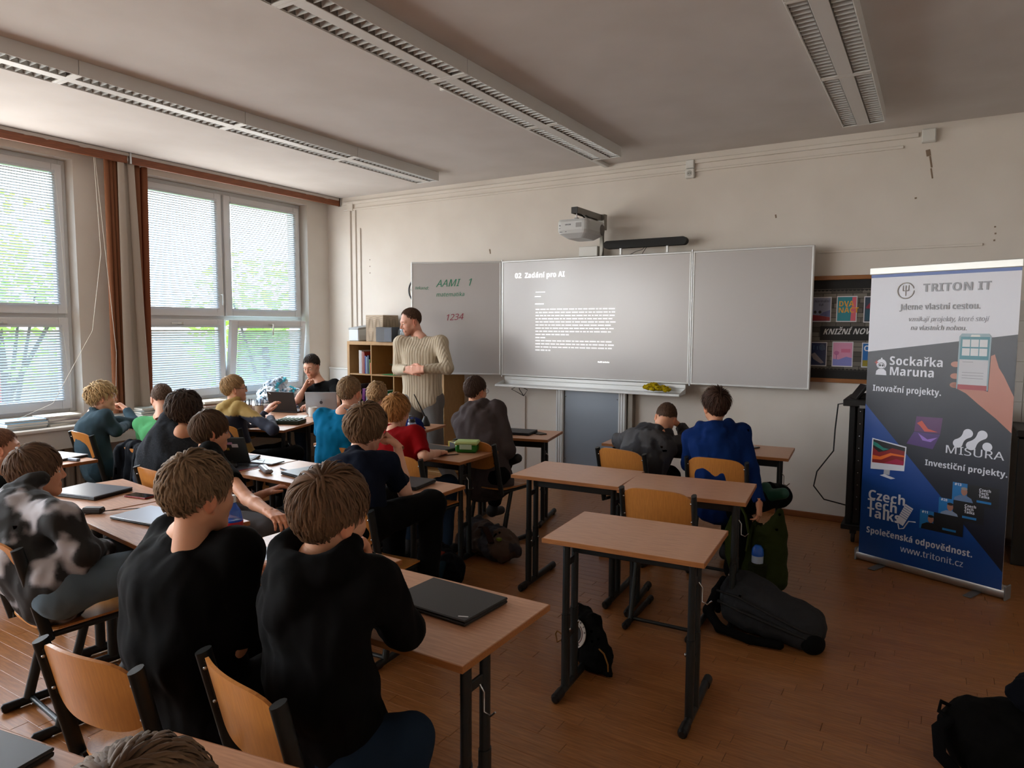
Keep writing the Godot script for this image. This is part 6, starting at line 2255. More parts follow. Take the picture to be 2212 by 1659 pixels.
func window_board_things() -> void:
	var rng := RandomNumberGenerator.new()
	rng.seed = 8
	# stacks of exercise books: x, z, turn, what, colours from the bottom
	var stacks := [
		[-6.4, -2.73, -4.0, "blue stack at the left end of the window board", [Color(0.25, 0.5, 0.68), Color(0.72, 0.74, 0.76), Color(0.45, 0.65, 0.78), Color(0.30, 0.55, 0.72)], 0.3],
		[-6.42, -3.02, 5.0, "grey stack under the left window", [Color(0.62, 0.68, 0.66), Color(0.55, 0.5, 0.56), Color(0.6, 0.56, 0.6), Color(0.78, 0.75, 0.7)], 0.3],
		[-6.42, -3.3, 0.0, "low blue stack behind the curly boy", [Color(0.3, 0.42, 0.6), Color(0.62, 0.68, 0.76)], 0.24],
		[-6.42, -3.82, 3.0, "teal stack behind the raised hand of the curly boy", [Color(0.2, 0.35, 0.4), Color(0.4, 0.5, 0.5), Color(0.16, 0.36, 0.42), Color(0.55, 0.58, 0.56)], 0.24],
		[-6.42, -4.5, -6.0, "orange and cream stack under the blinds", [Color(0.62, 0.65, 0.55), Color(0.66, 0.34, 0.2), Color(0.7, 0.42, 0.28), Color(0.72, 0.68, 0.5)], 0.28]]
	var ord := ["lowest", "second lowest", "third", "top"]
	for s in stacks:
		var y := 0.8
		for k in s[4].size():
			var h: float = rng.randf_range(0.014, 0.024)
			book("%s book in the %s" % [ord[k] if k < s[4].size() - 1 else "top", s[3]], Transform3D(Basis(Vector3.UP, deg_to_rad(s[2] + rng.randf_range(-7, 7))), Vector3(s[0] + rng.randf_range(-0.015, 0.015), y, s[1])), Vector3(0.21, h, s[5]), s[4][k], false, "books lying on the window board")
			y += h + 0.0005
	var f := Field.new(Vector3(-0.3, -0.02, -0.4), Vector3(0.3, 0.32, 0.4), 0.012)
	for q in [[0.0, 0.08, 0.1, 0.13], [0.05, 0.07, -0.12, 0.12], [-0.05, 0.16, 0.0, 0.1], [0.0, 0.22, -0.05, 0.07], [0.1, 0.04, 0.25, 0.09], [0.08, 0.04, -0.26, 0.08]]:
		f.ell(T(Vector3(q[0], q[1], q[2]), Vector3(0, q[2] * 200.0, q[0] * 200.0)), Vector3(q[3], q[3] * 0.65, q[3] * 1.2), 0.02)
	wrinkle.seed = 14
	f.ripple(wrinkle, 0.028, Vector3(2.2, 2.2, 2.2))
	f.floor_at(0.0)
	var o := put("plastic_bags", raw_mesh(f.raw(func(p): return Color(0.05, 0.45, 0.6) if sin(p.z * 31.0 + p.y * 40.0) > 0.62 else (Color(0.42, 0.5, 0.6) if sin(p.z * 17.0 + 1.0) > 0.2 else Color(0.68, 0.76, 0.82)))), M.vcol)
	o.position = Vector3(-6.42, 0.8, -5.35)
	tag(o, "heap of white, grey and turquoise plastic bags under the tilted window", "bags")

# ---------------------------------------------------------------- things on the desks
func laptop(label: String, at: Vector3, turn: float, lid: StandardMaterial3D, w := 0.325, d := 0.225, th := 0.021, sticker := 0) -> Node3D:
	var o := thing("laptop", label, "laptop", at, turn, "closed laptops on the desks")
	var m := MB.new()
	m.bx(Vector3(0, th * 0.28 + 0.001, 0), Vector3(w, th * 0.55, d), 0.004)
	put("base", m, M.lap_edge, o)
	m = MB.new()
	m.bx(Vector3(0, th * 0.8, 0), Vector3(w, th * 0.4, d), 0.003)
	put("lid", m, lid, o)
	m = MB.new()
	m.tube([Vector3(-w * 0.38, th * 0.5, -d / 2), Vector3(w * 0.38, th * 0.5, -d / 2)], th * 0.3, 8)
	put("hinge", m, M.lap_edge, o)
	if sticker == 1:
		m = MB.new()
		m.box(T(Vector3(w * 0.42, th + 0.0004, d * 0.40), Vector3(0, 25, 0)), Vector3(0.032, 0.0008, 0.006))
		put("logo", m, M.white_label, o)
		m = MB.new()
		m.bx(Vector3(-w * 0.42, th + 0.0004, d * 0.36), Vector3(0.04, 0.0008, 0.018))
		put("sticker", m, M.white_label, o)
	elif sticker == 2:
		m = MB.new()
		m.bx(Vector3(-w * 0.4, th + 0.0004, d * 0.36), Vector3(0.045, 0.0008, 0.02))
		put("sticker", m, M.white_label, o)
	return o

func open_laptop(label: String, at: Vector3, turn: float, lid: StandardMaterial3D, tilt: float, mark: int) -> void:
	var o := thing("open_laptop", label, "laptop", at, turn)
	var m := MB.new()
	m.bx(Vector3(0, 0.009, 0), Vector3(0.32, 0.016, 0.225), 0.004)
	put("base", m, lid if mark == 2 else M.lap_edge, o)
	m = MB.new()
	m.bx(Vector3(0, 0.0178, 0.02), Vector3(0.28, 0.001, 0.11))
	put("keyboard", m, M.black_plastic, o)
	m = MB.new()
	m.bx(Vector3(0, 0.11, 0), Vector3(0.32, 0.22, 0.009), 0.003)
	var s := put("screen_lid", m, lid, o)
	s.position = Vector3(0, 0.016, -0.112)
	s.rotation_degrees.x = -tilt
	m = MB.new()
	if mark == 1:
		m.box(T(Vector3(0.125, 0.2, -0.0048), Vector3(0, 0, 30)), Vector3(0.03, 0.008, 0.0006))
		put("logo", m, M.white_label, s)
	elif mark == 2:
		var l := []
		for j in 16: l.append(Vector2(cos(TAU * j / 16.0) * 0.016, 0.11 + sin(TAU * j / 16.0) * 0.018))
		m.prism(Transform3D(Basis(Vector3.UP, PI), Vector3(0, 0, -0.0048)), l, 0.0005)
		m.prism(Transform3D(Basis(Vector3.UP, PI), Vector3(0, 0, -0.0048)), [Vector2(0.0, 0.13), Vector2(0.01, 0.142), Vector2(0.004, 0.144)], 0.0005)
		put("logo", m, mat(Color(0.3, 0.3, 0.32), 0.3, 0.5), s)
	elif mark == 3:
		for q in [[-0.09, 0.15, 0.04, 0.03, Color(0.75, 0.72, 0.74)], [-0.04, 0.12, 0.02, 0.022, Color(0.7, 0.62, 0.3)], [-0.06, 0.17, 0.035, 0.02, Color(0.68, 0.5, 0.62)], [0.1, 0.05, 0.05, 0.025, Color(0.78, 0.78, 0.8)]]:
			var mm := MB.new()
			mm.bx(Vector3(q[0], q[1], -0.0048), Vector3(q[2], q[3], 0.0006))
			put("sticker", mm, mat(q[4], 0.5), s)

func wire(label: String, pts: Array, r := 0.0022, col: Material = null) -> void:
	var c := Curve3D.new()
	for i in pts.size():
		var a: Vector3 = pts[maxi(i - 1, 0)]
		var b: Vector3 = pts[mini(i + 1, pts.size() - 1)]
		c.add_point(pts[i], (a - b) / 6.0, (b - a) / 6.0)
	c.bake_interval = 0.015
	var bp := c.get_baked_points()
	var l := []
	for p in bp: l.append(p)
	var m := MB.new()
	m.tube(l, r, 6)
	tag(put("cable", m, col if col else M.cable), label, "cable")

func phone(label: String, at: Vector3, turn: float, body: Color) -> void:
	var o := thing("mobile_phone", label, "phone", at, turn)
	var m := MB.new()
	m.bx(Vector3(0, 0.0045, 0), Vector3(0.075, 0.008, 0.155), 0.003)
	put("body", m, mat(body, 0.3), o)
	m = MB.new()
	m.bx(Vector3(0, 0.0088, 0), Vector3(0.069, 0.0008, 0.148))
	put("display", m, mat(Color(0.05, 0.05, 0.055), 0.08), o)

func desk_things() -> void:
	var Y := 0.7405
	laptop("matt black laptop with silver corner mark beside the elbow of the black hoodie", Vector3(-1.345, Y, -1.80), -3.0, M.lap_dark, 0.325, 0.23, 0.021, 1)
	laptop("grey laptop with white sticker by the blue water bottle", Vector3(-2.12, Y, -1.75), 4.0, mat(Color(0.22, 0.24, 0.26), 0.35), 0.325, 0.23, 0.02, 2)
	laptop("slate grey laptop with black edge, behind the red phone", Vector3(-3.9, Y, -1.98), 12.0, mat(Color(0.28, 0.31, 0.35), 0.3), 0.34, 0.24, 0.022)
	laptop("thin silver laptop beside the black cable adapter", Vector3(-3.16, Y, -1.88), 6.0, M.lap_silver, 0.31, 0.22, 0.016)
	laptop("pale silver laptop on the desk at the far left", Vector3(-5.14, Y, -2.4), 10.0, M.lap_silver, 0.32, 0.22, 0.018)
	laptop("dark grey laptop next to the silver pencil case", Vector3(-3.24, Y, -2.95), -8.0, mat(Color(0.17, 0.18, 0.2), 0.4), 0.33, 0.23, 0.02)
	laptop("black laptop behind the bare forearm of the boy in navy", Vector3(-2.62, Y, -3.06), 8.0, M.lap_dark, 0.33, 0.23, 0.022)
	laptop("black laptop beside the short dark pencil", Vector3(-3.17, Y, -4.02), -6.0, M.lap_dark, 0.33, 0.23, 0.022)
	laptop("black laptop beside a phone on the desk under the board", Vector3(-3.07, Y, -5.08), 10.0, M.lap_dark, 0.33, 0.23, 0.022)
	laptop("black hinged laptop in the bottom left corner", Vector3(-1.70, Y, -0.56), 10.0, mat(Color(0.13, 0.14, 0.15), 0.45), 0.32, 0.22, 0.022, 2)
	open_laptop("dark open laptop with stickers on its lid, in front of the boy turned sideways", Vector3(-4.05, Y, -2.98), 215.0, mat(Color(0.22, 0.24, 0.25), 0.35), 35.0, 3)
	open_laptop("black open laptop on the table before the man in black", Vector3(-5.86, Y, -5.05), 195.0, M.lap_dark, 18.0, 1)
	open_laptop("silver open laptop on the table beside the white mug", Vector3(-5.48, Y, -5.17), 215.0, M.lap_silver, 12.0, 2)
	phone("red cased phone on the desk between two laptops", Vector3(-3.60, Y, -2.08), 100.0, Color(0.5, 0.04, 0.06))
	phone("black phone on the desk with the boy in the grey hoodie", Vector3(-2.88, Y, -5.15), 62.0, Color(0.04, 0.04, 0.045))
	phone("black phone at the right of the wide desk under the board", Vector3(-1.2, Y, -5.45), 70.0, Color(0.04, 0.04, 0.045))
	# water bottle
	var o := thing("water_bottle", "clear blue water bottle with white cap and a red and white label", "bottle", Vector3(-2.29, Y, -1.68), -35.0)
	var m := MB.new()
	m.lathe(T(), [Vector2(0.0, 0.004), Vector2(0.033, 0.0), Vector2(0.0385, 0.008), Vector2(0.0385, 0.022), Vector2(0.0375, 0.026), Vector2(0.0385, 0.032), Vector2(0.0385, 0.17), Vector2(0.037, 0.18), Vector2(0.031, 0.205), Vector2(0.019, 0.225), Vector2(0.0145, 0.235), Vector2(0.0145, 0.243)], 32)
	var bl := mat(Color(0.03, 0.36, 0.75, 0.55), 0.1)
	bl.transparency = BaseMaterial3D.TRANSPARENCY_ALPHA
	put("bottle", m, bl, o)
	m = MB.new()
	m.lathe(T(), [Vector2(0.0, 0.006), Vector2(0.035, 0.006), Vector2(0.0365, 0.02), Vector2(0.0365, 0.165), Vector2(0.0, 0.165)], 24)
	put("water", m, mat(Color(0.02, 0.22, 0.6), 0.2), o)
	m = MB.new()
	m.lathe(T(), [Vector2(0.0155, 0.238), Vector2(0.0165, 0.24), Vector2(0.016, 0.262), Vector2(0.012, 0.265), Vector2(0.0, 0.265)], 20)
	put("cap", m, M.white_plastic, o)
	m = MB.new()
	m.lathe(T(), [Vector2(0.0388, 0.034), Vector2(0.0391, 0.036), Vector2(0.0391, 0.137), Vector2(0.0388, 0.139)], 32)
	var lb := put("label", m, mat(Color(0.78, 0.75, 0.72), 0.4), o)
	m = MB.new()
	m.lathe(T(), [Vector2(0.0392, 0.138), Vector2(0.0395, 0.139), Vector2(0.0395, 0.165), Vector2(0.0392, 0.166)], 32)
	put("label", m, mat(Color(0.62, 0.06, 0.12), 0.4), o)
	# words wrapped letter by letter round the bottle
	var wrap := func(text: String, y: float, h: float, a0: float, da: float, mm: Material) -> void:
		for k in text.length():
			var a: float = deg_to_rad(a0 + k * da)
			letters("lettering", text[k], h, Vector3(sin(a) * 0.0395, y, cos(a) * 0.0395), mm, o, true, 0.0, 0.0, HORIZONTAL_ALIGNMENT_CENTER, Basis(Vector3.UP, a), 0.85)
	wrap.call("MAGNESIA", 0.146, 0.0125, -62.0, 16.0, M.white_label)
	wrap.call("PLUS", 0.124, 0.012, 2.0, 16.0, mat(Color(0.6, 0.05, 0.1), 0.4))
	var word := "revital"
	for k in word.length():
		var a := deg_to_rad(8.0)
		letters("lettering", word[k], 0.008, Vector3(sin(a) * 0.0396, 0.045 + k * 0.0095, cos(a) * 0.0396), M.black_matte, o, false, 0.0, 90.0, HORIZONTAL_ALIGNMENT_CENTER, Basis(Vector3.UP, a))
	letters("lettering", "+", 0.02, Vector3(sin(0.62) * 0.0397, 0.062, cos(0.62) * 0.0397), mat(Color(0.05, 0.3, 0.35), 0.4), o, false, 0.0, 0.0, HORIZONTAL_ALIGNMENT_CENTER, Basis(Vector3.UP, 0.62))
	m = MB.new()
	for q in [[20.0, 0.112, 0.008], [32.0, 0.108, 0.007], [-40.0, 0.115, 0.006]]:
		var a := deg_to_rad(q[0])
		m.ellipsoid(T(Vector3(sin(a) * 0.0393, q[1], cos(a) * 0.0393), Vector3(0, q[0], 30)), Vector3(q[2] * 1.3, q[2] * 0.7, 0.0006), 10, 6)
	put("leaf_print", m, mat(Color(0.2, 0.4, 0.12), 0.5), o)
	# adapter and cables on the left desks
	o = thing("cable_adapter", "black adapter block among cables on the left pair of desks", "adapter", Vector3(-3.47, Y, -1.77), 30.0)
	m = MB.new()
	m.bx(Vector3(0, 0.016, 0), Vector3(0.1, 0.03, 0.045), 0.008)
	put("block", m, M.black_plastic, o)
	wire("cable from the adapter across the desk to the red phone", [Vector3(-3.43, 0.755, -1.78), Vector3(-3.3, 0.744, -2.0), Vector3(-3.2, 0.744, -2.06), Vector3(-2.95, 0.744, -2.0)], 0.002)
	wire("second cable from the adapter, nearer to the silver laptop", [Vector3(-3.43, 0.755, -1.77), Vector3(-3.33, 0.744, -1.96), Vector3(-3.12, 0.744, -2.03)], 0.002)
	wire("thick cable from the adapter to the boy in the tie-dye hoodie", [Vector3(-3.51, 0.755, -1.75), Vector3(-3.56, 0.746, -1.68), Vector3(-3.6, 0.744, -1.62), Vector3(-3.62, 0.70, -1.56)], 0.005)
	o = thing("cable_adapter", "grey adapter at the desk edge by the window chair", "adapter", Vector3(-4.92, Y, -2.4), 10.0)
	m = MB.new()
	m.bx(Vector3(0, 0.01, 0), Vector3(0.09, 0.018, 0.03), 0.004)
	put("block", m, mat(Color(0.4, 0.43, 0.48), 0.35), o)
	wire("tangled thin cable before the pale silver laptop", [Vector3(-5.05, 0.744, -2.25), Vector3(-5.0, 0.744, -2.32), Vector3(-4.96, 0.746, -2.26), Vector3(-5.02, 0.747, -2.29), Vector3(-4.97, 0.745, -2.36), Vector3(-4.95, 0.744, -2.4)], 0.002)
	o = thing("key_bunch", "bunch of dark keys beside the tangled thin cable", "keys", Vector3(-4.97, Y, -2.22))
	for k in 4:
		m = MB.new()
		m.box(T(Vector3(0.012 * cos(k * 1.6), 0.003 + k * 0.002, 0.012 * sin(k * 1.6)), Vector3(0, k * 70, 0)), Vector3(0.045, 0.002, 0.01), 0.0008)
		put("key", m, mat(Color(0.12, 0.12, 0.13), 0.35, 0.6), o)
	# the desk with mat and mouse
	o = thing("mouse_mat", "grey mouse mat with a red edge under the black mouse", "mouse mat", Vector3(-3.93, Y, -2.9), 0.0)
	m = MB.new()
	m.bx(Vector3(0, 0.0012, 0), Vector3(0.44, 0.002, 0.34), 0.0008)
	put("red_edge", m, mat(Color(0.55, 0.06, 0.1), 0.6), o)
	m = MB.new()
	m.bx(Vector3(0, 0.0026, 0), Vector3(0.41, 0.0012, 0.31))
	put("surface", m, mat(Color(0.2, 0.22, 0.26), 0.6), o)
	mouse("black mouse on the red edged mat", Vector3(-3.85, Y + 0.003, -2.84), 60.0, M.black_plastic)
	o = thing("tablet", "flat grey tablet at the back of the red edged mat", "tablet", Vector3(-3.78, Y + 0.0035, -3.05), 8.0)
	m = MB.new()
	m.bx(Vector3(0, 0.005, 0), Vector3(0.2, 0.009, 0.12), 0.003)
	put("body", m, mat(Color(0.5, 0.52, 0.55), 0.35), o)
	o = thing("cable_box", "flat black box with sockets behind the mouse", "adapter", Vector3(-4.05, Y + 0.004, -2.84), 30.0)
	m = MB.new()
	m.bx(Vector3(0, 0.015, 0), Vector3(0.16, 0.028, 0.07), 0.005)
	put("body", m, M.black_plastic, o)
	wire("thin cable curling over the red edged mat", [Vector3(-4.0, 0.765, -2.84), Vector3(-3.95, 0.79, -2.93), Vector3(-3.88, 0.75, -2.97), Vector3(-3.8, 0.747, -2.9), Vector3(-3.74, 0.747, -2.96), Vector3(-3.8, 0.76, -3.05)], 0.0018)
	wire("mouse cable on the red edged mat", [Vector3(-3.83, 0.752, -2.87), Vector3(-3.74, 0.747, -2.9), Vector3(-3.72, 0.747, -2.99), Vector3(-3.86, 0.755, -3.05), Vector3(-4.0, 0.76, -2.98)], 0.0018)
	o = thing("pencil_case", "slim silver pencil case left of the dark grey laptop", "pencil case", Vector3(-3.57, Y, -2.87), 62.0)
	m = MB.new()
	m.bx(Vector3(0, 0.014, 0), Vector3(0.055, 0.027, 0.2), 0.01)
	put("body", m, mat(Color(0.55, 0.55, 0.58), 0.35, 0.4), o)
	m = MB.new()
	m.bx(Vector3(0.0, 0.028, 0), Vector3(0.006, 0.002, 0.18))
	put("zip", m, M.black_plastic, o)
	pen("pen lying between pencil case and laptop", Vector3(-3.5, Y + 0.004, -2.96), 75.0, Color(0.3, 0.32, 0.36))
	# boy in red
	pen("short dark pencil on the desk with the lunch box", Vector3(-2.915, Y + 0.004, -3.94), 145.0, Color(0.22, 0.08, 0.04))
	o = thing("lunch_box", "green lunch box with a pale yellow clip lid", "lunch box", Vector3(-2.9, Y, -4.12), 24.0)
	m = MB.new()
	m.box(T(Vector3(0, 0.03, 0)), Vector3(0.16, 0.058, 0.115), 0.012)
	put("body", m, mat(Color(0.08, 0.42, 0.08), 0.35), o)
	m = MB.new()
	m.bx(Vector3(0, 0.07, 0), Vector3(0.176, 0.026, 0.13), 0.01)
	put("lid", m, mat(Color(0.70, 0.78, 0.50), 0.35), o)
	for q in [[0.0, 0.066, 0.09, 0.004], [0.0, -0.066, 0.09, 0.004]]:
		m = MB.new()
		m.bx(Vector3(q[0], 0.045, q[1]), Vector3(q[2], 0.036, q[3]), 0.0018)
		put("clip", m, mat(Color(0.68, 0.78, 0.68), 0.3), o)
	o = thing("cardboard_pack", "yellow and grey packet behind the green lunch box", "box", Vector3(-3.02, Y, -4.2), -20.0)
	m = MB.new()
	m.bx(Vector3(0, 0.026, 0), Vector3(0.17, 0.05, 0.11), 0.002)
	put("body", m, mat(Color(0.66, 0.58, 0.10), 0.5), o)
	m = MB.new()
	m.bx(Vector3(0.01, 0.0515, 0), Vector3(0.14, 0.0012, 0.1))
	put("top_print", m, mat(Color(0.36, 0.34, 0.33), 0.5), o)
	m = MB.new()
	m.bx(Vector3(-0.025, 0.027, 0.0555), Vector3(0.07, 0.04, 0.0012))
	put("front_print", m, mat(Color(0.22, 0.22, 0.22), 0.5), o)
	o = thing("drinking_bottle", "clear drinking bottle with black loop lid beside the boy in red", "bottle", Vector3(-3.42, Y, -4.12))
	m = MB.new()
	m.lathe(T(), [Vector2(0.0, 0.003), Vector2(0.03, 0.002), Vector2(0.034, 0.008), Vector2(0.034, 0.16), Vector2(0.029, 0.175), Vector2(0.022, 0.18)], 24)
	put("bottle", m, glass(Color(0.8, 0.85, 0.9, 0.25)), o)
	m = MB.new()
	m.lathe(T(), [Vector2(0.024, 0.178), Vector2(0.026, 0.18), Vector2(0.026, 0.2), Vector2(0.0, 0.203)], 18)
	m.tube([Vector3(-0.02, 0.195, 0), Vector3(-0.022, 0.225, 0), Vector3(0.022, 0.225, 0), Vector3(0.02, 0.195, 0)], 0.005, 6)
	put("lid", m, M.black_plastic, o)
	o = thing("cap", "blue cloth cap on the desk in front of the standing man", "cap", Vector3(-3.9, Y, -4.72), 20.0)
	m = MB.new()
	m.lathe(T(), [Vector2(0.092, 0.0), Vector2(0.094, 0.02), Vector2(0.086, 0.06), Vector2(0.062, 0.095), Vector2(0.03, 0.112), Vector2(0.0, 0.116)], 28)
	put("crown", m, cloth(Color(0.05, 0.12, 0.36)), o)
	m = MB.new()
	m.plate(14, 4, 0.08, func(u): return 0.085 * sqrt(maxf(0.0, 1.0 - u * u * 0.9)) - 0.005, func(u): return 0.085 + 0.07 * sqrt(maxf(0.0, 1.0 - u * u)), func(x, z): return Vector3(x, 0.012 - 1.2 * x * x, -z), 0.003)
	put("brim", m, cloth(Color(0.05, 0.12, 0.36)), o)
	o = thing("microphone", "dark cone footed microphone with a slanting stem on the desk with the cap", "microphone", Vector3(-3.99, Y, -5.0))
	m = MB.new()
	m.lathe(T(), [Vector2(0.0, 0.0), Vector2(0.042, 0.0), Vector2(0.044, 0.012), Vector2(0.03, 0.05), Vector2(0.015, 0.085), Vector2(0.0, 0.092)], 20)
	put("foot", m, mat(Color(0.06, 0.07, 0.09), 0.5), o)
	m = MB.new()
	m.tube([Vector3(-0.005, 0.08, 0), Vector3(-0.05, 0.17, 0.01), Vector3(-0.115, 0.285, 0.02)], [0.009, 0.006, 0.005], 8)
	put("stem", m, M.black_plastic, o)
	# window side tables
	o = thing("green_box", "flat dark green box with raised ribs on the desk corner", "box", Vector3(-5.13, Y, -4.42), 24.0)
	m = MB.new()
	m.bx(Vector3(0, 0.02, 0), Vector3(0.24, 0.038, 0.17), 0.006)
	put("body", m, mat(Color(0.03, 0.13, 0.045), 0.45), o)
	for k in 5:
		m = MB.new()
		m.bx(Vector3(-0.08 + k * 0.04, 0.043, 0), Vector3(0.024, 0.008, 0.14), 0.003)
		put("rib", m, mat(Color(0.10, 0.30, 0.10), 0.45), o)
	mouse("grey mouse beside the green box", Vector3(-5.22, Y, -4.30), 60.0, mat(Color(0.12, 0.13, 0.15), 0.35))
	o = thing("keyboard", "dark keyboard on the desk by the navy and yellow hoodie", "keyboard", Vector3(-5.43, Y, -4.36), 30.0)
	m = MB.new()
	m.bx(Vector3(0, 0.008, 0), Vector3(0.3, 0.014, 0.13), 0.004)
	put("body", m, M.black_plastic, o)
	m = MB.new()
	for i in 12:
		for j in 4:
			m.bx(Vector3(-0.132 + i * 0.024, 0.017, -0.042 + j * 0.028), Vector3(0.02, 0.005, 0.023), 0.0015)
	var ks := put("keys", m, mat(Color(0.10, 0.14, 0.2), 0.4), o)
	ks.set_meta("kind", "stuff")
	wire("black cable looped beside the grey mouse", [Vector3(-5.3, 0.744, -4.42), Vector3(-5.24, 0.75, -4.46), Vector3(-5.28, 0.746, -4.34), Vector3(-5.36, 0.746, -4.3), Vector3(-5.33, 0.744, -4.44)], 0.003)
	o = thing("mug", "white mug on the table before the silver laptop", "mug", Vector3(-5.32, Y, -4.87), 0.0)
	m = MB.new()
	m.lathe(T(), [Vector2(0.0, 0.002), Vector2(0.038, 0.0), Vector2(0.042, 0.004), Vector2(0.043, 0.095), Vector2(0.041, 0.097), Vector2(0.039, 0.094), Vector2(0.038, 0.01), Vector2(0.0, 0.008)], 24)
	put("cup", m, M.white_plastic, o)
	m = MB.new()
	m.tube([Vector3(-0.04, 0.075, 0), Vector3(-0.066, 0.07, 0), Vector3(-0.072, 0.05, 0), Vector3(-0.062, 0.028, 0), Vector3(-0.041, 0.022, 0)], 0.0055, 8)
	put("handle", m, M.white_plastic, o)
	m = MB.new()
	m.bx(Vector3(0, 0.002, 0), Vector3(0.21, 0.003, 0.297))
	var pp := put("papers", m, M.paper)
	pp.transform = T(Vector3(-5.42, Y, -4.72), Vector3(0, 35, 0))
	tag(pp, "white sheets of paper on the table by the mug", "paper")
	for k in 2:
		var cp := thing("pen_cup", ["wire pen cup, left one by the window", "wire pen cup, right one by the window"][k], "pen cup", [Vector3(-6.0, 0.7405, -4.62), Vector3(-5.87, 0.7405, -4.66)][k], 0.0, "wire pen cups")
		m = MB.new()
		m.lathe(T(), [Vector2(0.0, 0.002), Vector2(0.042, 0.0), Vector2(0.044, 0.004), Vector2(0.044, 0.1), Vector2(0.042, 0.1), Vector2(0.041, 0.008), Vector2(0.0, 0.006)], 20)
		put("cup", m, [mat(Color(0.72, 0.62, 0.5), 0.4, 0.3), mat(Color(0.66, 0.6, 0.52), 0.4, 0.3)][k], cp)
		for j in 6:
			var a := TAU * j / 6.0 + k
			var pn := thing("pen", "%s pen standing in the %s wire cup by the window" % [["navy", "grey", "black", "blue", "dull black", "brown"][j], ["left", "right"][k]], "pen", cp.position + Vector3(cos(a) * 0.022, 0.012, sin(a) * 0.022), 0.0, "pens in the wire cups")
			pn.rotation_degrees = Vector3(sin(a) * 8.0, 0, -cos(a) * 8.0)
			m = MB.new()
			m.tube([Vector3.ZERO, Vector3(0, 0.15, 0)], 0.0042, 8)
			put("barrel", m, mat([Color(0.05, 0.06, 0.12), Color(0.4, 0.4, 0.42), Color(0.1, 0.1, 0.11), Color(0.12, 0.2, 0.4), Color(0.06, 0.06, 0.07), Color(0.3, 0.12, 0.1)][j], 0.4), pn)
	o = thing("folder_pile", "pile of purple, blue and white folders under the plastic bags", "folders", Vector3(-6.03, 0.7405, -5.08), 20.0)
	for k in 4:
		m = MB.new()
		m.box(T(Vector3(0, 0.008 + k * 0.012, 0), Vector3(0, k * 5.0 - 6.0, 0)), Vector3(0.24, 0.011, 0.3), 0.002)
		put("folder", m, mat([Color(0.7, 0.7, 0.72), Color(0.3, 0.5, 0.7), Color(0.74, 0.74, 0.76), Color(0.42, 0.1, 0.34)][k], 0.5), o)

func mouse(label: String, at: Vector3, turn: float, m_: Material) -> void:
	var o := thing("computer_mouse", label, "mouse", at, turn)
	var f := Field.new(Vector3(-0.05, -0.01, -0.075), Vector3(0.05, 0.06, 0.075), 0.005)
	f.ell(T(Vector3(0, 0.008, 0)), Vector3(0.031, 0.03, 0.055), 0.01)
	f.floor_at(0.0)
	put("shell", raw_mesh(f.raw()), m_, o)
	var m := MB.new()
	m.bx(Vector3(0, 0.034, -0.028), Vector3(0.006, 0.006, 0.014), 0.002)
	put("wheel", m, mat(Color(0.3, 0.3, 0.3), 0.4), o)

func pen(label: String, at: Vector3, turn: float, col: Color) -> void:
	var o := thing("pen", label, "pen", at, turn)
	var m := MB.new()
	m.tube([Vector3(0, 0, -0.06), Vector3(0, 0, 0.055)], 0.004, 8)
	put("barrel", m, mat(col, 0.4), o)
	m = MB.new()
	m.tube([Vector3(0, 0, 0.055), Vector3(0, 0, 0.072)], [0.004, 0.0008], 8)
	put("tip", m, mat(Color(0.6, 0.5, 0.4), 0.5), o)

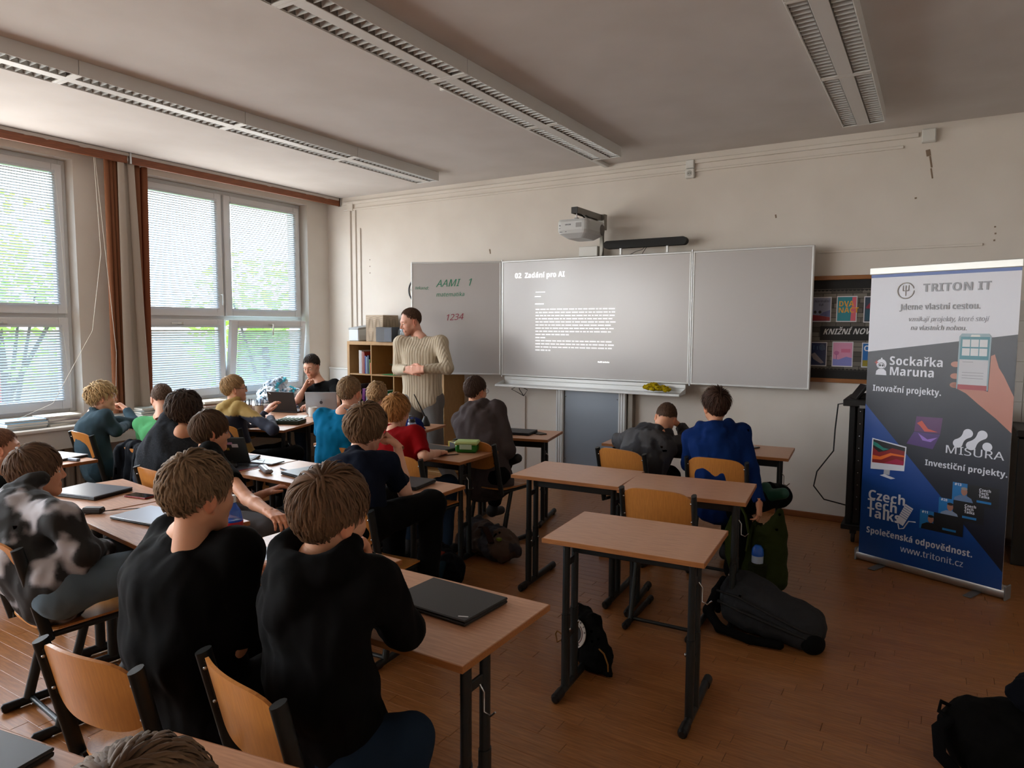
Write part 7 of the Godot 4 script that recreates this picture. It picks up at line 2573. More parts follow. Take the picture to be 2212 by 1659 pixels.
# ---------------------------------------------------------------- bags on the floor
func bags() -> void:
	wrinkle.frequency = 9.0
	# grey backpack lying on its side
	var o := thing("backpack", "grey melange backpack lying on the floor right of the empty desks", "backpack", Vector3(-0.69, 0, -3.86), -8.0)
	var f := Field.new(Vector3(-0.38, -0.02, -0.3), Vector3(0.38, 0.34, 0.3), 0.011)
	f.cap(Vector3(-0.17, 0.17, -0.02), Vector3(0.18, 0.1, 0.02), 0.13, 0.095, 0.04)
	f.cap(Vector3(-0.15, 0.12, 0.07), Vector3(0.17, 0.08, 0.08), 0.105, 0.08, 0.06)
	f.cap(Vector3(-0.15, 0.11, -0.1), Vector3(0.17, 0.08, -0.08), 0.1, 0.08, 0.06)
	wrinkle.seed = 5
	f.ripple(wrinkle, 0.012)
	f.floor_at(0.004)
	put("body", raw_mesh(f.raw()), speckled(Color(0.10, 0.105, 0.115), Color(0.24, 0.245, 0.255), 0.6, Vector3.ONE * 5.0), o)
	var m := MB.new()
	m.tube([Vector3(-0.28, 0.2, 0.1), Vector3(-0.14, 0.215, 0.16), Vector3(0.05, 0.165, 0.17), Vector3(0.2, 0.12, 0.155), Vector3(0.275, 0.09, 0.09)], 0.006, 6)
	m.tube([Vector3(-0.26, 0.155, 0.13), Vector3(-0.1, 0.15, 0.187), Vector3(0.1, 0.115, 0.18), Vector3(0.24, 0.075, 0.14)], 0.009, 6)
	put("zip", m, M.black_matte, o)
	f = Field.new(Vector3(0.1, -0.02, -0.05), Vector3(0.36, 0.2, 0.26), 0.011)
	f.ell(T(Vector3(0.235, 0.05, 0.1)), Vector3(0.06, 0.055, 0.075), 0.02)
	f.floor_at(0.003)
	put("black_corner", raw_mesh(f.raw()), cloth(Color(0.025, 0.025, 0.028)), o)
	f = Field.new(Vector3(-0.42, -0.02, -0.2), Vector3(0.2, 0.3, 0.3), 0.011)
	chain(f, [Vector3(-0.3, 0.17, 0.05), Vector3(-0.32, 0.08, 0.12), Vector3(-0.22, 0.03, 0.19), Vector3(-0.05, 0.022, 0.21), Vector3(0.1, 0.03, 0.19)], 0.028, 0.022, 0.02)
	chain(f, [Vector3(-0.3, 0.22, -0.04), Vector3(-0.34, 0.14, -0.02), Vector3(-0.3, 0.06, 0.03)], 0.02, 0.02, 0.02)
	f.floor_at(0.003)
	put("strap", raw_mesh(f.raw()), cloth(Color(0.03, 0.03, 0.034)), o)
	# green backpack standing open
	o = thing("backpack", "olive green backpack standing open under the desks with a blue bottle in its pocket", "backpack", Vector3(-0.92, 0, -4.5), -20.0)
	f = Field.new(Vector3(-0.28, -0.02, -0.3), Vector3(0.3, 0.62, 0.28), 0.012)
	f.cap(Vector3(0.03, 0.12, -0.02), Vector3(0.05, 0.36, -0.03), 0.13, 0.1, 0.05)
	f.cap(Vector3(0.1, 0.1, 0.0), Vector3(0.12, 0.42, -0.04), 0.1, 0.045, 0.05)
	f.cap(Vector3(0.12, 0.4, -0.04), Vector3(0.11, 0.5, -0.06), 0.045, 0.025, 0.03)
	f.cap(Vector3(-0.06, 0.1, 0.0), Vector3(-0.07, 0.38, -0.03), 0.1, 0.05, 0.04)
	f.ell(T(Vector3(0.03, 0.5, -0.04)), Vector3(0.055, 0.14, 0.1), 0.02, true)
	wrinkle.seed = 6
	f.ripple(wrinkle, 0.014)
	f.floor_at(0.004)
	var ol := cloth(Color(0.16, 0.19, 0.06), 7.0)
	put("body", raw_mesh(f.raw()), ol, o)
	f = Field.new(Vector3(-0.3, -0.02, -0.25), Vector3(0.1, 0.62, 0.25), 0.012)
	f.cap(Vector3(-0.1, 0.1, 0.02), Vector3(-0.1, 0.4, 0.0), 0.105, 0.07, 0.03)
	f.floor_at(0.006)
	put("back_panel", raw_mesh(f.raw()), cloth(Color(0.03, 0.033, 0.03)), o)
	m = MB.new()
	m.tube([Vector3(-0.12, 0.46, 0.06), Vector3(-0.13, 0.36, 0.115), Vector3(-0.11, 0.22, 0.135), Vector3(-0.07, 0.08, 0.12)], 0.03, 8, true, 0.008, Vector3(0, 0, 1))
	m.tube([Vector3(-0.17, 0.5, -0.02), Vector3(-0.12, 0.53, 0.03), Vector3(-0.05, 0.47, 0.06), Vector3(0.0, 0.36, 0.09), Vector3(0.0, 0.26, 0.115)], 0.022, 8, true, 0.008, Vector3(0, 0, 1))
	put("strap", m, cloth(Color(0.20, 0.235, 0.075), 7.0), o)
	f = Field.new(Vector3(-0.1, 0.0, 0.0), Vector3(0.2, 0.3, 0.26), 0.011)
	f.cap(Vector3(0.07, 0.09, 0.095), Vector3(0.07, 0.19, 0.095), 0.062, 0.055, 0.02, -9.0, 1.15)
	put("side_pocket", raw_mesh(f.raw()), cloth(Color(0.115, 0.13, 0.05), 7.0), o)
	var b := thing("drinking_bottle", "white bottle with bright blue cap in the pocket of the green backpack", "bottle", o.transform * Vector3(0.07, 0.1, 0.1), 0.0)
	m = MB.new()
	m.lathe(T(), [Vector2(0, 0), Vector2(0.034, 0.0), Vector2(0.035, 0.15), Vector2(0.03, 0.165)], 20)
	put("body", m, mat(Color(0.62, 0.66, 0.72), 0.35), b)
	m = MB.new()
	m.lathe(T(), [Vector2(0.036, 0.15), Vector2(0.037, 0.16), Vector2(0.034, 0.19), Vector2(0.02, 0.212), Vector2(0.0, 0.215)], 16)
	put("cap", m, mat(Color(0.05, 0.32, 0.68), 0.35), b)
	# brown backpack under the middle desks
	o = thing("backpack", "brown and black backpack lying under the desk with the lunch box", "backpack", Vector3(-2.72, 0, -4.17), -22.0)
	f = Field.new(Vector3(-0.4, -0.02, -0.3), Vector3(0.42, 0.3, 0.3), 0.012)
	f.cap(Vector3(-0.2, 0.1, 0.0), Vector3(0.1, 0.11, 0.0), 0.12, 0.1, 0.05)
	f.cap(Vector3(-0.18, 0.07, 0.1), Vector3(0.15, 0.08, 0.06), 0.08, 0.075, 0.05)
	f.cap(Vector3(0.12, 0.12, -0.05), Vector3(0.3, 0.07, -0.02), 0.07, 0.03, 0.05)
	f.cap(Vector3(0.16, 0.08, 0.07), Vector3(0.22, 0.07, 0.05), 0.085, 0.07, 0.03)
	wrinkle.seed = 7
	f.ripple(wrinkle, 0.02)
	f.floor_at(0.004)
	put("body", raw_mesh(f.raw(func(p): return Color(0.055, 0.028, 0.018) if sin(p.x * 26.0 + p.y * 18.0) > 0.15 else Color(0.012, 0.011, 0.012))), M.vcol, o)
	m = MB.new()
	m.tube([Vector3(-0.02, 0.2, 0.08), Vector3(0.06, 0.22, 0.1), Vector3(0.14, 0.19, 0.12), Vector3(0.2, 0.15, 0.14)], 0.024, 8, true, 0.008)
	m.tube([Vector3(-0.1, 0.05, 0.19), Vector3(0.06, 0.05, 0.165)], 0.02, 8, true, 0.008)
	put("strap", m, cloth(Color(0.18, 0.09, 0.06)), o)
	m = MB.new()
	m.bx(Vector3(0.2, 0.165, 0.075), Vector3(0.035, 0.02, 0.03), 0.004)
	put("tag", m, mat(Color(0.45, 0.5, 0.04), 0.5), o)
	# navy backpack
	o = thing("backpack", "navy and turquoise backpack slumped by the desk leg of the boy in navy", "backpack", Vector3(-2.68, 0, -3.47), -25.0)
	f = Field.new(Vector3(-0.3, -0.02, -0.28), Vector3(0.32, 0.32, 0.28), 0.012)
	f.cap(Vector3(-0.12, 0.12, -0.03), Vector3(0.1, 0.12, -0.02), 0.125, 0.115, 0.05)
	f.cap(Vector3(-0.1, 0.09, 0.07), Vector3(0.1, 0.08, 0.08), 0.09, 0.08, 0.05)
	wrinkle.seed = 8
	f.ripple(wrinkle, 0.02)
	f.floor_at(0.004)
	put("body", raw_mesh(f.raw()), cloth(Color(0.02, 0.022, 0.05)), o)
	m = MB.new()
	m.tube([Vector3(0.1, 0.21, 0.0), Vector3(0.19, 0.19, 0.06), Vector3(0.21, 0.11, 0.1), Vector3(0.17, 0.04, 0.13)], 0.02, 8, true, 0.008)
	m.tube([Vector3(0.04, 0.07, 0.165), Vector3(0.09, 0.04, 0.19), Vector3(0.16, 0.012, 0.21)], 0.014, 8, true, 0.006)
	put("strap", m, cloth(Color(0.06, 0.14, 0.18)), o)
	m = MB.new()
	m.box(T(Vector3(0.03, 0.225, 0.04), Vector3(20, 20, 0)), Vector3(0.16, 0.008, 0.05), 0.003)
	put("orange_trim", m, cloth(Color(0.38, 0.13, 0.06)), o)
	m = MB.new()
	m.tube([Vector3(-0.14, 0.15, 0.135), Vector3(-0.02, 0.155, 0.15), Vector3(0.05, 0.16, 0.145)], 0.004, 6)
	m.bx(Vector3(0.06, 0.15, 0.15), Vector3(0.03, 0.03, 0.006), 0.002)
	put("zip", m, mat(Color(0.4, 0.46, 0.5), 0.4), o)
	# drawstring bag
	o = thing("drawstring_bag", "black drawstring sports bag with a round club crest at the desk leg", "bag", Vector3(-1.39, 0, -3.02), -28.0)
	f = Field.new(Vector3(-0.24, -0.02, -0.16), Vector3(0.26, 0.34, 0.16), 0.01)
	f.cap(Vector3(-0.1, 0.08, 0.0), Vector3(-0.1, 0.2, -0.01), 0.08, 0.06, 0.05)
	f.cap(Vector3(0.04, 0.07, 0.0), Vector3(0.0, 0.2, -0.01), 0.085, 0.05, 0.05)
	f.cap(Vector3(0.05, 0.05, 0.0), Vector3(0.18, 0.025, 0.01), 0.06, 0.012, 0.04)
	f.cap(Vector3(-0.1, 0.2, -0.01), Vector3(0.0, 0.22, -0.01), 0.05, 0.03, 0.03)
	wrinkle.seed = 9
	f.ripple(wrinkle, 0.012, Vector3(1.3, 1.3, 1.3))
	f.floor_at(0.004)
	put("body", raw_mesh(f.raw()), cloth(Color(0.02, 0.02, 0.022)), o)
	var crest := Node3D.new()
	crest.name = "crest"
	o.add_child(crest)
	crest.transform = T(Vector3(-0.015, 0.165, 0.079), Vector3(-16, 8, -8))
	var ring := func(r0: float, z: float, n: int) -> MB:
		var mm := MB.new()
		var l := []
		for j in n: l.append(Vector2(cos(TAU * j / n) * r0, sin(TAU * j / n) * r0))
		mm.prism(T(Vector3(0, 0, z)), l, 0.004)
		return mm
	put("disc", ring.call(0.068, 0.0, 36), mat(Color(0.68, 0.64, 0.6), 0.6), crest)
	put("disc", ring.call(0.05, 0.0008, 32), mat(Color(0.27, 0.04, 0.08), 0.6), crest)
	put("disc", ring.call(0.0455, 0.0014, 32), mat(Color(0.68, 0.64, 0.6), 0.6), crest)
	put("disc", ring.call(0.0415, 0.002, 32), mat(Color(0.02, 0.015, 0.02), 0.6), crest)
	letters("crest_letter", "S", 0.058, Vector3(0, -0.029, 0.0024), mat(Color(0.68, 0.64, 0.6), 0.6), crest, true, 0.0, 0.0, HORIZONTAL_ALIGNMENT_CENTER, Basis(), 1.1)
	letters("crest_letter", "S", 0.048, Vector3(0, -0.024, 0.0032), mat(Color(0.27, 0.04, 0.08), 0.6), crest, true, 0.0, 0.0, HORIZONTAL_ALIGNMENT_CENTER, Basis(), 1.1)
	var txt := "SPARTA"
	for k in 6:
		var a := deg_to_rad(60.0 - k * 24.0)
		letters("crest_lettering", txt[k], 0.011, Vector3(-sin(a) * 0.0535, cos(a) * 0.0535, 0.0006), mat(Color(0.05, 0.05, 0.08), 0.6), crest, true, 0.0, rad_to_deg(a), HORIZONTAL_ALIGNMENT_CENTER)
	txt = "FOTBAL"
	for k in 6:
		var a := deg_to_rad(-50.0 + k * 20.0)
		letters("crest_lettering", txt[k], 0.011, Vector3(sin(a) * 0.0635, -cos(a) * 0.0635, 0.0006), mat(Color(0.05, 0.05, 0.08), 0.6), crest, true, 0.0, rad_to_deg(a), HORIZONTAL_ALIGNMENT_CENTER)
	for k in 3:
		m = MB.new()
		m.bx(Vector3(-0.035 + k * 0.035, -0.083, -0.002), Vector3(0.035, 0.022, 0.003))
		put("stripe", m, mat([Color(0.08, 0.28, 0.42), Color(0.62, 0.42, 0.06), Color(0.4, 0.04, 0.1)][k], 0.6), crest)
	m = MB.new()
	m.tube([Vector3(-0.17, 0.1, 0.0), Vector3(-0.2, 0.07, 0.02), Vector3(-0.24, 0.08, 0.03), Vector3(-0.27, 0.05, 0.02), Vector3(-0.24, 0.02, 0.03), Vector3(-0.2, 0.05, 0.02)], 0.004, 6)
	put("cord", m, mat(Color(0.5, 0.32, 0.03), 0.7), o)
	m = MB.new()
	m.tube([Vector3(0.1, 0.12, 0.02), Vector3(0.15, 0.12, 0.03), Vector3(0.18, 0.08, 0.03), Vector3(0.17, 0.04, 0.02)], 0.004, 6)
	put("cord", m, mat(Color(0.5, 0.32, 0.03), 0.7), o)
	# black bag bottom right
	o = thing("backpack", "black backpack in the bottom right corner on the bare floor", "backpack", Vector3(0.29, 0, -3.1), 12.0)
	f = Field.new(Vector3(-0.32, -0.02, -0.3), Vector3(0.42, 0.36, 0.3), 0.012)
	f.cap(Vector3(-0.08, 0.12, 0.0), Vector3(0.18, 0.13, 0.0), 0.14, 0.14, 0.05)
	f.cap(Vector3(-0.05, 0.1, 0.1), Vector3(0.2, 0.1, 0.1), 0.11, 0.11, 0.05)
	wrinkle.seed = 10
	f.ripple(wrinkle, 0.016)
	f.floor_at(0.004)
	put("body", raw_mesh(f.raw()), cloth(Color(0.022, 0.024, 0.024)), o)
	m = MB.new()
	m.tube([Vector3(-0.17, 0.19, 0.02), Vector3(-0.24, 0.16, 0.08), Vector3(-0.245, 0.09, 0.14), Vector3(-0.17, 0.03, 0.2), Vector3(-0.04, 0.012, 0.24), Vector3(0.15, 0.012, 0.25)], 0.026, 8, true, 0.014)
	m.tube([Vector3(-0.15, 0.2, 0.0), Vector3(-0.22, 0.23, 0.01), Vector3(-0.23, 0.2, 0.03), Vector3(-0.19, 0.18, 0.04)], 0.008, 6)
	put("strap", m, cloth(Color(0.02, 0.022, 0.03)), o)
	f = Field.new(Vector3(-0.3, -0.25, -0.3), Vector3(0.4, 0.3, 0.3), 0.012)
	f.ell(T(Vector3(0.05, 0.0, 0.0), Vector3(0, 0, -8)), Vector3(0.2, 0.09, 0.16), 0.02)
	f.ell(T(Vector3(-0.08, 0.01, 0.05), Vector3(0, 0, 10)), Vector3(0.1, 0.05, 0.1), 0.03)
	f.ripple(wrinkle, 0.02)
	var cl := put("folded_jacket", raw_mesh(f.raw()), cloth(Color(0.02, 0.032, 0.07)))
	cl.position = Vector3(0.46, 0.3, -3.16)
	tag(cl, "dark navy jacket lying over the black backpack in the bottom right corner", "jacket")
	# jacket on a chair
	f = Field.new(Vector3(-0.35, -0.05, -0.25), Vector3(0.35, 0.62, 0.35), 0.012)
	f.cap(Vector3(-0.15, 0.49, 0.03), Vector3(0.15, 0.49, 0.03), 0.045, 0.045, 0.03)
	for x in [-0.18, -0.08, 0.03, 0.13]:
		f.cap(Vector3(x, 0.48, 0.06), Vector3(x * 1.1 - 0.02, 0.08, 0.1), 0.045, 0.04, 0.05)
	f.cap(Vector3(-0.2, 0.46, 0.08), Vector3(-0.24, 0.05, 0.14), 0.05, 0.035, 0.03)
	f.ripple(wrinkle, 0.018, Vector3(1.4, 0.5, 1.4))
	var jk := put("hanging_jacket", raw_mesh(f.raw()), cloth(Color(0.025, 0.045, 0.08)))
	jk.transform = T(Vector3(-4.6, 0.32, -2.72), Vector3(0, -8, 0))
	tag(jk, "dark blue jacket hung over a chair back in front of the light green shirt", "jacket")

func build_things() -> void:
	thing_materials()
	furniture()
	board()
	banner()
	rack()
	shelf()
	window_board_things()
	desk_things()
	bags()

func hairs(st: String, r: float, g: float, b: float, seed_: int, more := {}) -> Dictionary:
	var d := {"st": st, "col": lin(r, g, b), "seed": seed_}
	d.merge(more)
	return d

func build_people() -> void:
	wrinkle.frequency = 9.0
	var n2 := FastNoiseLite.new()
	n2.seed = 31
	n2.frequency = 5.5
	n2.fractal_octaves = 3
	var dye := func(p: Vector3) -> Color:
		var v := n2.get_noise_3d(p.x, p.y * 0.9, p.z)
		var c := Color(0.008, 0.009, 0.011)
		if v > 0.1: c = c.lerp(Color(0.42, 0.40, 0.42), clampf((v - 0.1) / 0.22, 0.0, 1.0))
		return c
	var camo := func(p: Vector3) -> Color:
		var v := n2.get_noise_3d(p.x * 1.1, p.y * 1.1, p.z * 1.1)
		return Color(0.055, 0.055, 0.06).lerp(Color(0.014, 0.015, 0.018), clampf(v * 9.0 + 0.3, 0.0, 1.0))
	var two := func(p: Vector3) -> Color:
		return Color(0.36, 0.23, 0.06) if p.y < 0.66 or (p.y > 0.90 and p.z > 0.0) else Color(0.012, 0.018, 0.036)
	var pale := lin(0.87, 0.67, 0.57)
	var tan_ := lin(0.82, 0.60, 0.48)
	# by the window
	person("boy with curly fair hair in a blue grey sweater, hand at his mouth", {
		"hc": Vector3(-5.763, 1.065, -3.050), "hy": -26.0, "hp": 2.0, "nb": Vector3(-5.789, 0.939, -3.000), "hip": Vector3(-5.72, 0.5, -2.98), "ty": -12.0, "ly": -10.0, "w": 1.05,
		"lel": Vector3(-5.910, 0.800, -3.400), "lwr": Vector3(-6.080, 0.908, -3.420), "lhd": Vector3(-0.75, 0.55, 0.2), "lpn": Vector3(-0.5, -0.6, 0.5), "lhand": "half",
		"rel": Vector3(-5.587, 0.810, -3.050), "rwr": Vector3(-5.898, 0.798, -3.320), "long": true, "shirt": speckled(Color(0.09, 0.13, 0.15), Color(0.30, 0.40, 0.46), 0.25, Vector3(5, 9, 5)), "pants": cloth(Color(0.12, 0.2, 0.24)),
		"hair": hairs("curly", 0.80, 0.68, 0.50, 2, {"n": 480, "len": 0.075, "lift": 0.022, "w": 0.011}), "skin": pale, "seed": 2})
	person("boy with cropped hair in a light green shirt, head bent down", {
		"hc": Vector3(-5.183, 1.074, -3.200), "hy": 55.0, "hp": -28.0, "nb": Vector3(-5.244, 0.921, -3.220), "hip": Vector3(-5.28, 0.5, -3.35), "ty": 52.0, "ly": 52.0, "hunch": 0.05, "bow": 0.07,
		"shirt": cloth(Color(0.36, 0.68, 0.45)), "hair": hairs("buzz", 0.42, 0.35, 0.30, 4, {"n": 1100, "len": 0.022, "lift": 0.004, "w": 0.007}), "skin": pale, "seed": 4})
	person("boy with thick dark hair in a washed grey shirt, seen from behind", {
		"hc": Vector3(-4.165, 1.091, -2.720), "hy": 18.0, "hp": -14.0, "nb": Vector3(-4.049, 0.968, -2.620), "hip": Vector3(-4.318, 0.663, -2.620), "ty": 12.0, "ly": 0.0, "hunch": 0.06, "bow": 0.06, "s": 1.0,
		"shirt": speckled(Color(0.12, 0.135, 0.155), Color(0.22, 0.235, 0.26), 0.1, Vector3(3, 3, 3)), "hair": hairs("bowl", 0.27, 0.22, 0.19, 6, {"n": 900, "len": 0.085, "lift": 0.03, "jit": 0.7, "w": 0.013}), "skin": tan_, "seed": 6, "fold": 0.012})
	person("boy with brown fringe in a black shirt sitting sideways, arm on his grey shorts", {
		"hc": Vector3(-3.577, 1.038, -2.500), "hy": -24.0, "hp": -2.0, "nb": Vector3(-3.579, 0.895, -2.460), "hip": Vector3(-3.403, 0.587, -2.350), "ty": -34.0, "ly": -62.0, "s": 0.97,
		"rel": Vector3(-2.980, 0.769, -2.280), "rwr": Vector3(-2.731, 0.747, -2.220), "rhand": "curl", "rkn": Vector3(-2.808, 0.641, -2.300), "ran": Vector3(-2.790, 0.357, -2.300), "lkn": Vector3(-3.045, 0.574, -2.520), "lan": Vector3(-2.994, 0.303, -2.500), "shorts": 0.2,
		"shirt": cloth(Color(0.025, 0.025, 0.028)), "pants": cloth(Color(0.34, 0.33, 0.33)), "hair": hairs("bowl", 0.34, 0.26, 0.20, 7, {"n": 900, "len": 0.095, "lift": 0.014, "w": 0.012, "jit": 0.2}), "skin": tan_, "seed": 7, "cell": 0.012})
	person("boy with short reddish hair cut off by the left edge, in dark clothes", {
		"hc": Vector3(-4.961, 0.884, -2.000), "hy": -20.0, "hp": 0.0, "hip": Vector3(-5.03, 0.42, -1.75), "ty": -10.0, "s": 0.97, "shirt": cloth(Color(0.06, 0.075, 0.07)),
		"hair": hairs("buzz", 0.50, 0.36, 0.28, 9, {"n": 1100, "len": 0.028, "lift": 0.006, "w": 0.007}), "skin": pale, "seed": 9})
	person("boy in a black and white tie-dye hoodie, smiling in profile", {
		"hc": Vector3(-3.442, 0.992, -1.520), "hy": -20.0, "hp": 2.0, "nb": Vector3(-3.324, 0.904, -1.430), "hip": Vector3(-3.029, 0.600, -1.380), "ty": -14.0, "ly": -8.0, "s": 0.99, "w": 1.08, "hunch": 0.05, "bow": 0.08,
		"sr": Vector3(-2.964, 0.884, -1.380), "rel": Vector3(-2.881, 0.751, -1.420), "rwr": Vector3(-3.064, 0.671, -1.620), "rhide": true, "long": true, "hood": true, "grow": 0.014, "fold": 0.014,
		"shirt": M.vcol, "paint": dye, "pants": cloth(Color(0.4, 0.47, 0.52)), "hair": hairs("bowl", 0.38, 0.29, 0.22, 11, {"n": 1000, "len": 0.085, "lift": 0.014, "jit": 0.3}), "skin": tan_, "seed": 11, "cell": 0.011})
	person("boy in a plain black shirt hunched in the left foreground, face half turned away", {
		"hc": Vector3(-1.855, 1.155, -1.250), "hy": -4.0, "hp": -3.0, "nb": Vector3(-1.927, 1.017, -1.250), "hip": Vector3(-1.9, 0.5, -1.27), "ty": -2.0, "ly": 0.0, "s": 1.0, "w": 1.2, "hunch": 0.05, "bow": 0.05, "sw": 0.142,
		"rel": Vector3(-1.746, 0.708, -1.270), "rwr": Vector3(-2.074, 0.439, -1.500), "lel": Vector3(-2.3, 0.78, -1.32), "lwr": Vector3(-2.12, 0.775, -1.6), "cut": 0.95, "hem": 0.05, "grow": 0.012,
		"shirt": cloth(Color(0.026, 0.026, 0.029), 10.0), "pants": cloth(Color(0.03, 0.03, 0.034)), "hair": hairs("short", 0.47, 0.38, 0.29, 13, {"n": 1500, "len": 0.06, "lift": 0.014, "w": 0.0085, "jit": 0.45, "side": 0.55}), "skin": tan_, "seed": 13, "cell": 0.0105, "fold": 0.009})
	person("boy in a black hoodie and jeans in the foreground, cheek on his fist", {
		"hc": Vector3(-1.358, 1.152, -1.300), "hy": -4.0, "hp": -4.0, "hr": -3.0, "nb": Vector3(-1.374, 1.044, -1.270), "hip": Vector3(-1.4, 0.5, -1.36), "ty": -6.0, "ly": -24.0, "s": 1.0, "w": 1.0, "hunch": 0.05, "bow": 0.05,
		"rel": Vector3(-1.213, 0.825, -1.420), "rwr": Vector3(-1.56, 0.79, -1.6), "rhide": true, "lel": Vector3(-1.62, 0.79, -1.66), "lwr": Vector3(-1.418, 0.945, -1.500), "lhd": Vector3(-0.1, 0.9, 0.2), "lpn": Vector3(-0.3, 0.0, 0.95), "lhand": "fist",
		"rkn": Vector3(-1.187, 0.527, -1.400), "ran": Vector3(-1.189, 0.270, -1.380), "lkn": Vector3(-1.58, 0.5, -1.6), "long": true, "hood": true, "grow": 0.012, "hoodsize": 1.06, "hem": 0.05,
		"shirt": cloth(Color(0.024, 0.024, 0.028), 10.0), "pants": cloth(Color(0.11, 0.17, 0.24), 9.0), "hair": hairs("short", 0.40, 0.30, 0.22, 15, {"n": 1500, "len": 0.07, "lift": 0.014, "w": 0.009, "jit": 0.4, "side": 0.6, "stand": 0.012}), "skin": tan_, "seed": 15, "cell": 0.0105, "fold": 0.012})
	person("fair boy with glasses in a navy hoodie with mustard hood by the window", {
		"hc": Vector3(-5.169, 1.107, -3.850), "hy": -30.0, "hp": 6.0, "nb": Vector3(-5.173, 0.960, -3.820), "hip": Vector3(-5.05, 0.5, -3.85), "ty": -22.0, "ly": -20.0,
		"rel": Vector3(-4.645, 0.798, -3.820), "rwr": Vector3(-4.957, 0.846, -4.050), "rhand": "half", "lwr": Vector3(-5.196, 0.867, -4.200), "long": true, "hood": true, "shirt": M.vcol, "paint": two, "glasses": true,
		"pants": cloth(Color(0.02, 0.022, 0.03)), "hair": hairs("short", 0.66, 0.53, 0.38, 17, {"n": 1000, "len": 0.055, "lift": 0.01, "side": 0.5}), "skin": pale, "seed": 17})
	person("man in a black polo shirt behind the table, chin on his hand", {
		"hc": Vector3(-6.016, 1.197, -5.500), "hy": 196.0, "hp": -20.0, "nb": Vector3(-5.938, 1.002, -5.560), "hip": Vector3(-5.86, 0.52, -5.66), "ty": 192.0, "ly": 190.0, "s": 1.04, "w": 1.12, "sw": 0.17, "head": "grown", "hand": 1.0,
		"rel": Vector3(-6.058, 0.816, -5.320), "rwr": Vector3(-5.995, 0.970, -5.380), "rhd": Vector3(0.25, 0.75, -0.3), "rpn": Vector3(0.9, -0.2, -0.4), "rhand": "fist", "lel": Vector3(-5.505, 0.814, -5.380), "lwr": Vector3(-5.615, 0.816, -5.180), "lhand": "curl",
		"shirt": cloth(Color(0.022, 0.024, 0.03)), "hair": hairs("short", 0.20, 0.17, 0.155, 19, {"n": 1100, "len": 0.026, "lift": 0.007, "back": 4.0}), "skin": lin(0.84, 0.64, 0.54), "seed": 19})
	person("standing bearded man in a cream ribbed sweater, hands clasped, looking down", {
		"hc": Vector3(-4.530, 1.697, -5.450), "hy": 150.0, "hp": -16.0, "nb": Vector3(-4.411, 1.531, -5.470), "hip": Vector3(-4.399, 0.921, -5.470), "ty": 195.0, "ly": 200.0, "s": 1.08, "w": 1.2, "sw": 0.178, "head": "bearded", "hand": 1.06, "bow": 0.0, "grow": 0.01,
		"rel": Vector3(-4.668, 1.213, -5.420), "rwr": Vector3(-4.367, 1.231, -5.200), "rhd": Vector3(0.9, -0.05, 0.1), "rpn": Vector3(0.0, -0.2, -0.95), "rhand": "curl", "lel": Vector3(-4.037, 1.251, -5.400), "lwr": Vector3(-4.196, 1.242, -5.200), "lhd": Vector3(-0.95, -0.08, 0.15), "lpn": Vector3(0.0, -0.2, -0.95), "lhand": "curl",
		"lkn": Vector3(-4.216, 0.409, -5.450), "lan": Vector3(-4.02, 0.09, -5.5), "rkn": Vector3(-4.507, 0.380, -5.450), "ran": Vector3(-4.4, 0.09, -5.45), "long": true, "fold": 0.004, "hem": 0.0,
		"shirt": M.knit, "pants": speckled(Color(0.36, 0.35, 0.34), Color(0.5, 0.49, 0.48), 0.15, Vector3(8, 3, 8)), "hair": hairs("buzz", 0.34, 0.25, 0.19, 21, {"n": 1200, "len": 0.02, "lift": 0.004, "back": 16.0, "w": 0.007}), "skin": lin(0.85, 0.64, 0.55), "seed": 21})
	person("boy with short fair hair in a turquoise shirt, seen from behind", {
		"hc": Vector3(-3.573, 1.175, -3.620), "hy": 12.0, "hp": 0.0, "nb": Vector3(-3.575, 1.036, -3.550), "hip": Vector3(-3.62, 0.5, -3.55), "ty": 24.0, "ly": 10.0, "w": 1.05,
		"shirt": cloth(Color(0.02, 0.47, 0.66)), "hair": hairs("short", 0.56, 0.46, 0.35, 23, {"n": 1200, "len": 0.04, "lift": 0.008, "side": 0.45, "w": 0.009}), "skin": pale, "seed": 23, "fold": 0.012})
	person("small boy with curly fair hair behind the turquoise shirt, mostly hidden", {
		"hc": Vector3(-4.210, 1.033, -4.600), "hy": 26.0, "hp": -6.0, "hip": Vector3(-4.27, 0.5, -4.45), "ty": 20.0, "s": 0.92, "shirt": cloth(Color(0.06, 0.1, 0.2)),
		"hair": hairs("curly", 0.72, 0.58, 0.42, 25, {"n": 430, "len": 0.06, "lift": 0.02}), "skin": pale, "seed": 25})
	person("boy with reddish fair hair in a red jersey with a blue neck band", {
		"hc": Vector3(-3.190, 1.059, -3.680), "hy": 6.0, "hp": -2.0, "nb": Vector3(-3.134, 0.939, -3.580), "hip": Vector3(-3.02, 0.5, -3.52), "ty": 8.0, "w": 1.04,
		"rel": Vector3(-2.850, 0.804, -3.550), "rwr": Vector3(-2.95, 0.77, -3.85), "cut": 0.9, "shirt": cloth(Color(0.55, 0.015, 0.04)), "hair": hairs("bowl", 0.68, 0.48, 0.28, 27, {"n": 950, "len": 0.07, "lift": 0.022, "jit": 0.55, "w": 0.011}), "skin": pale, "seed": 27})
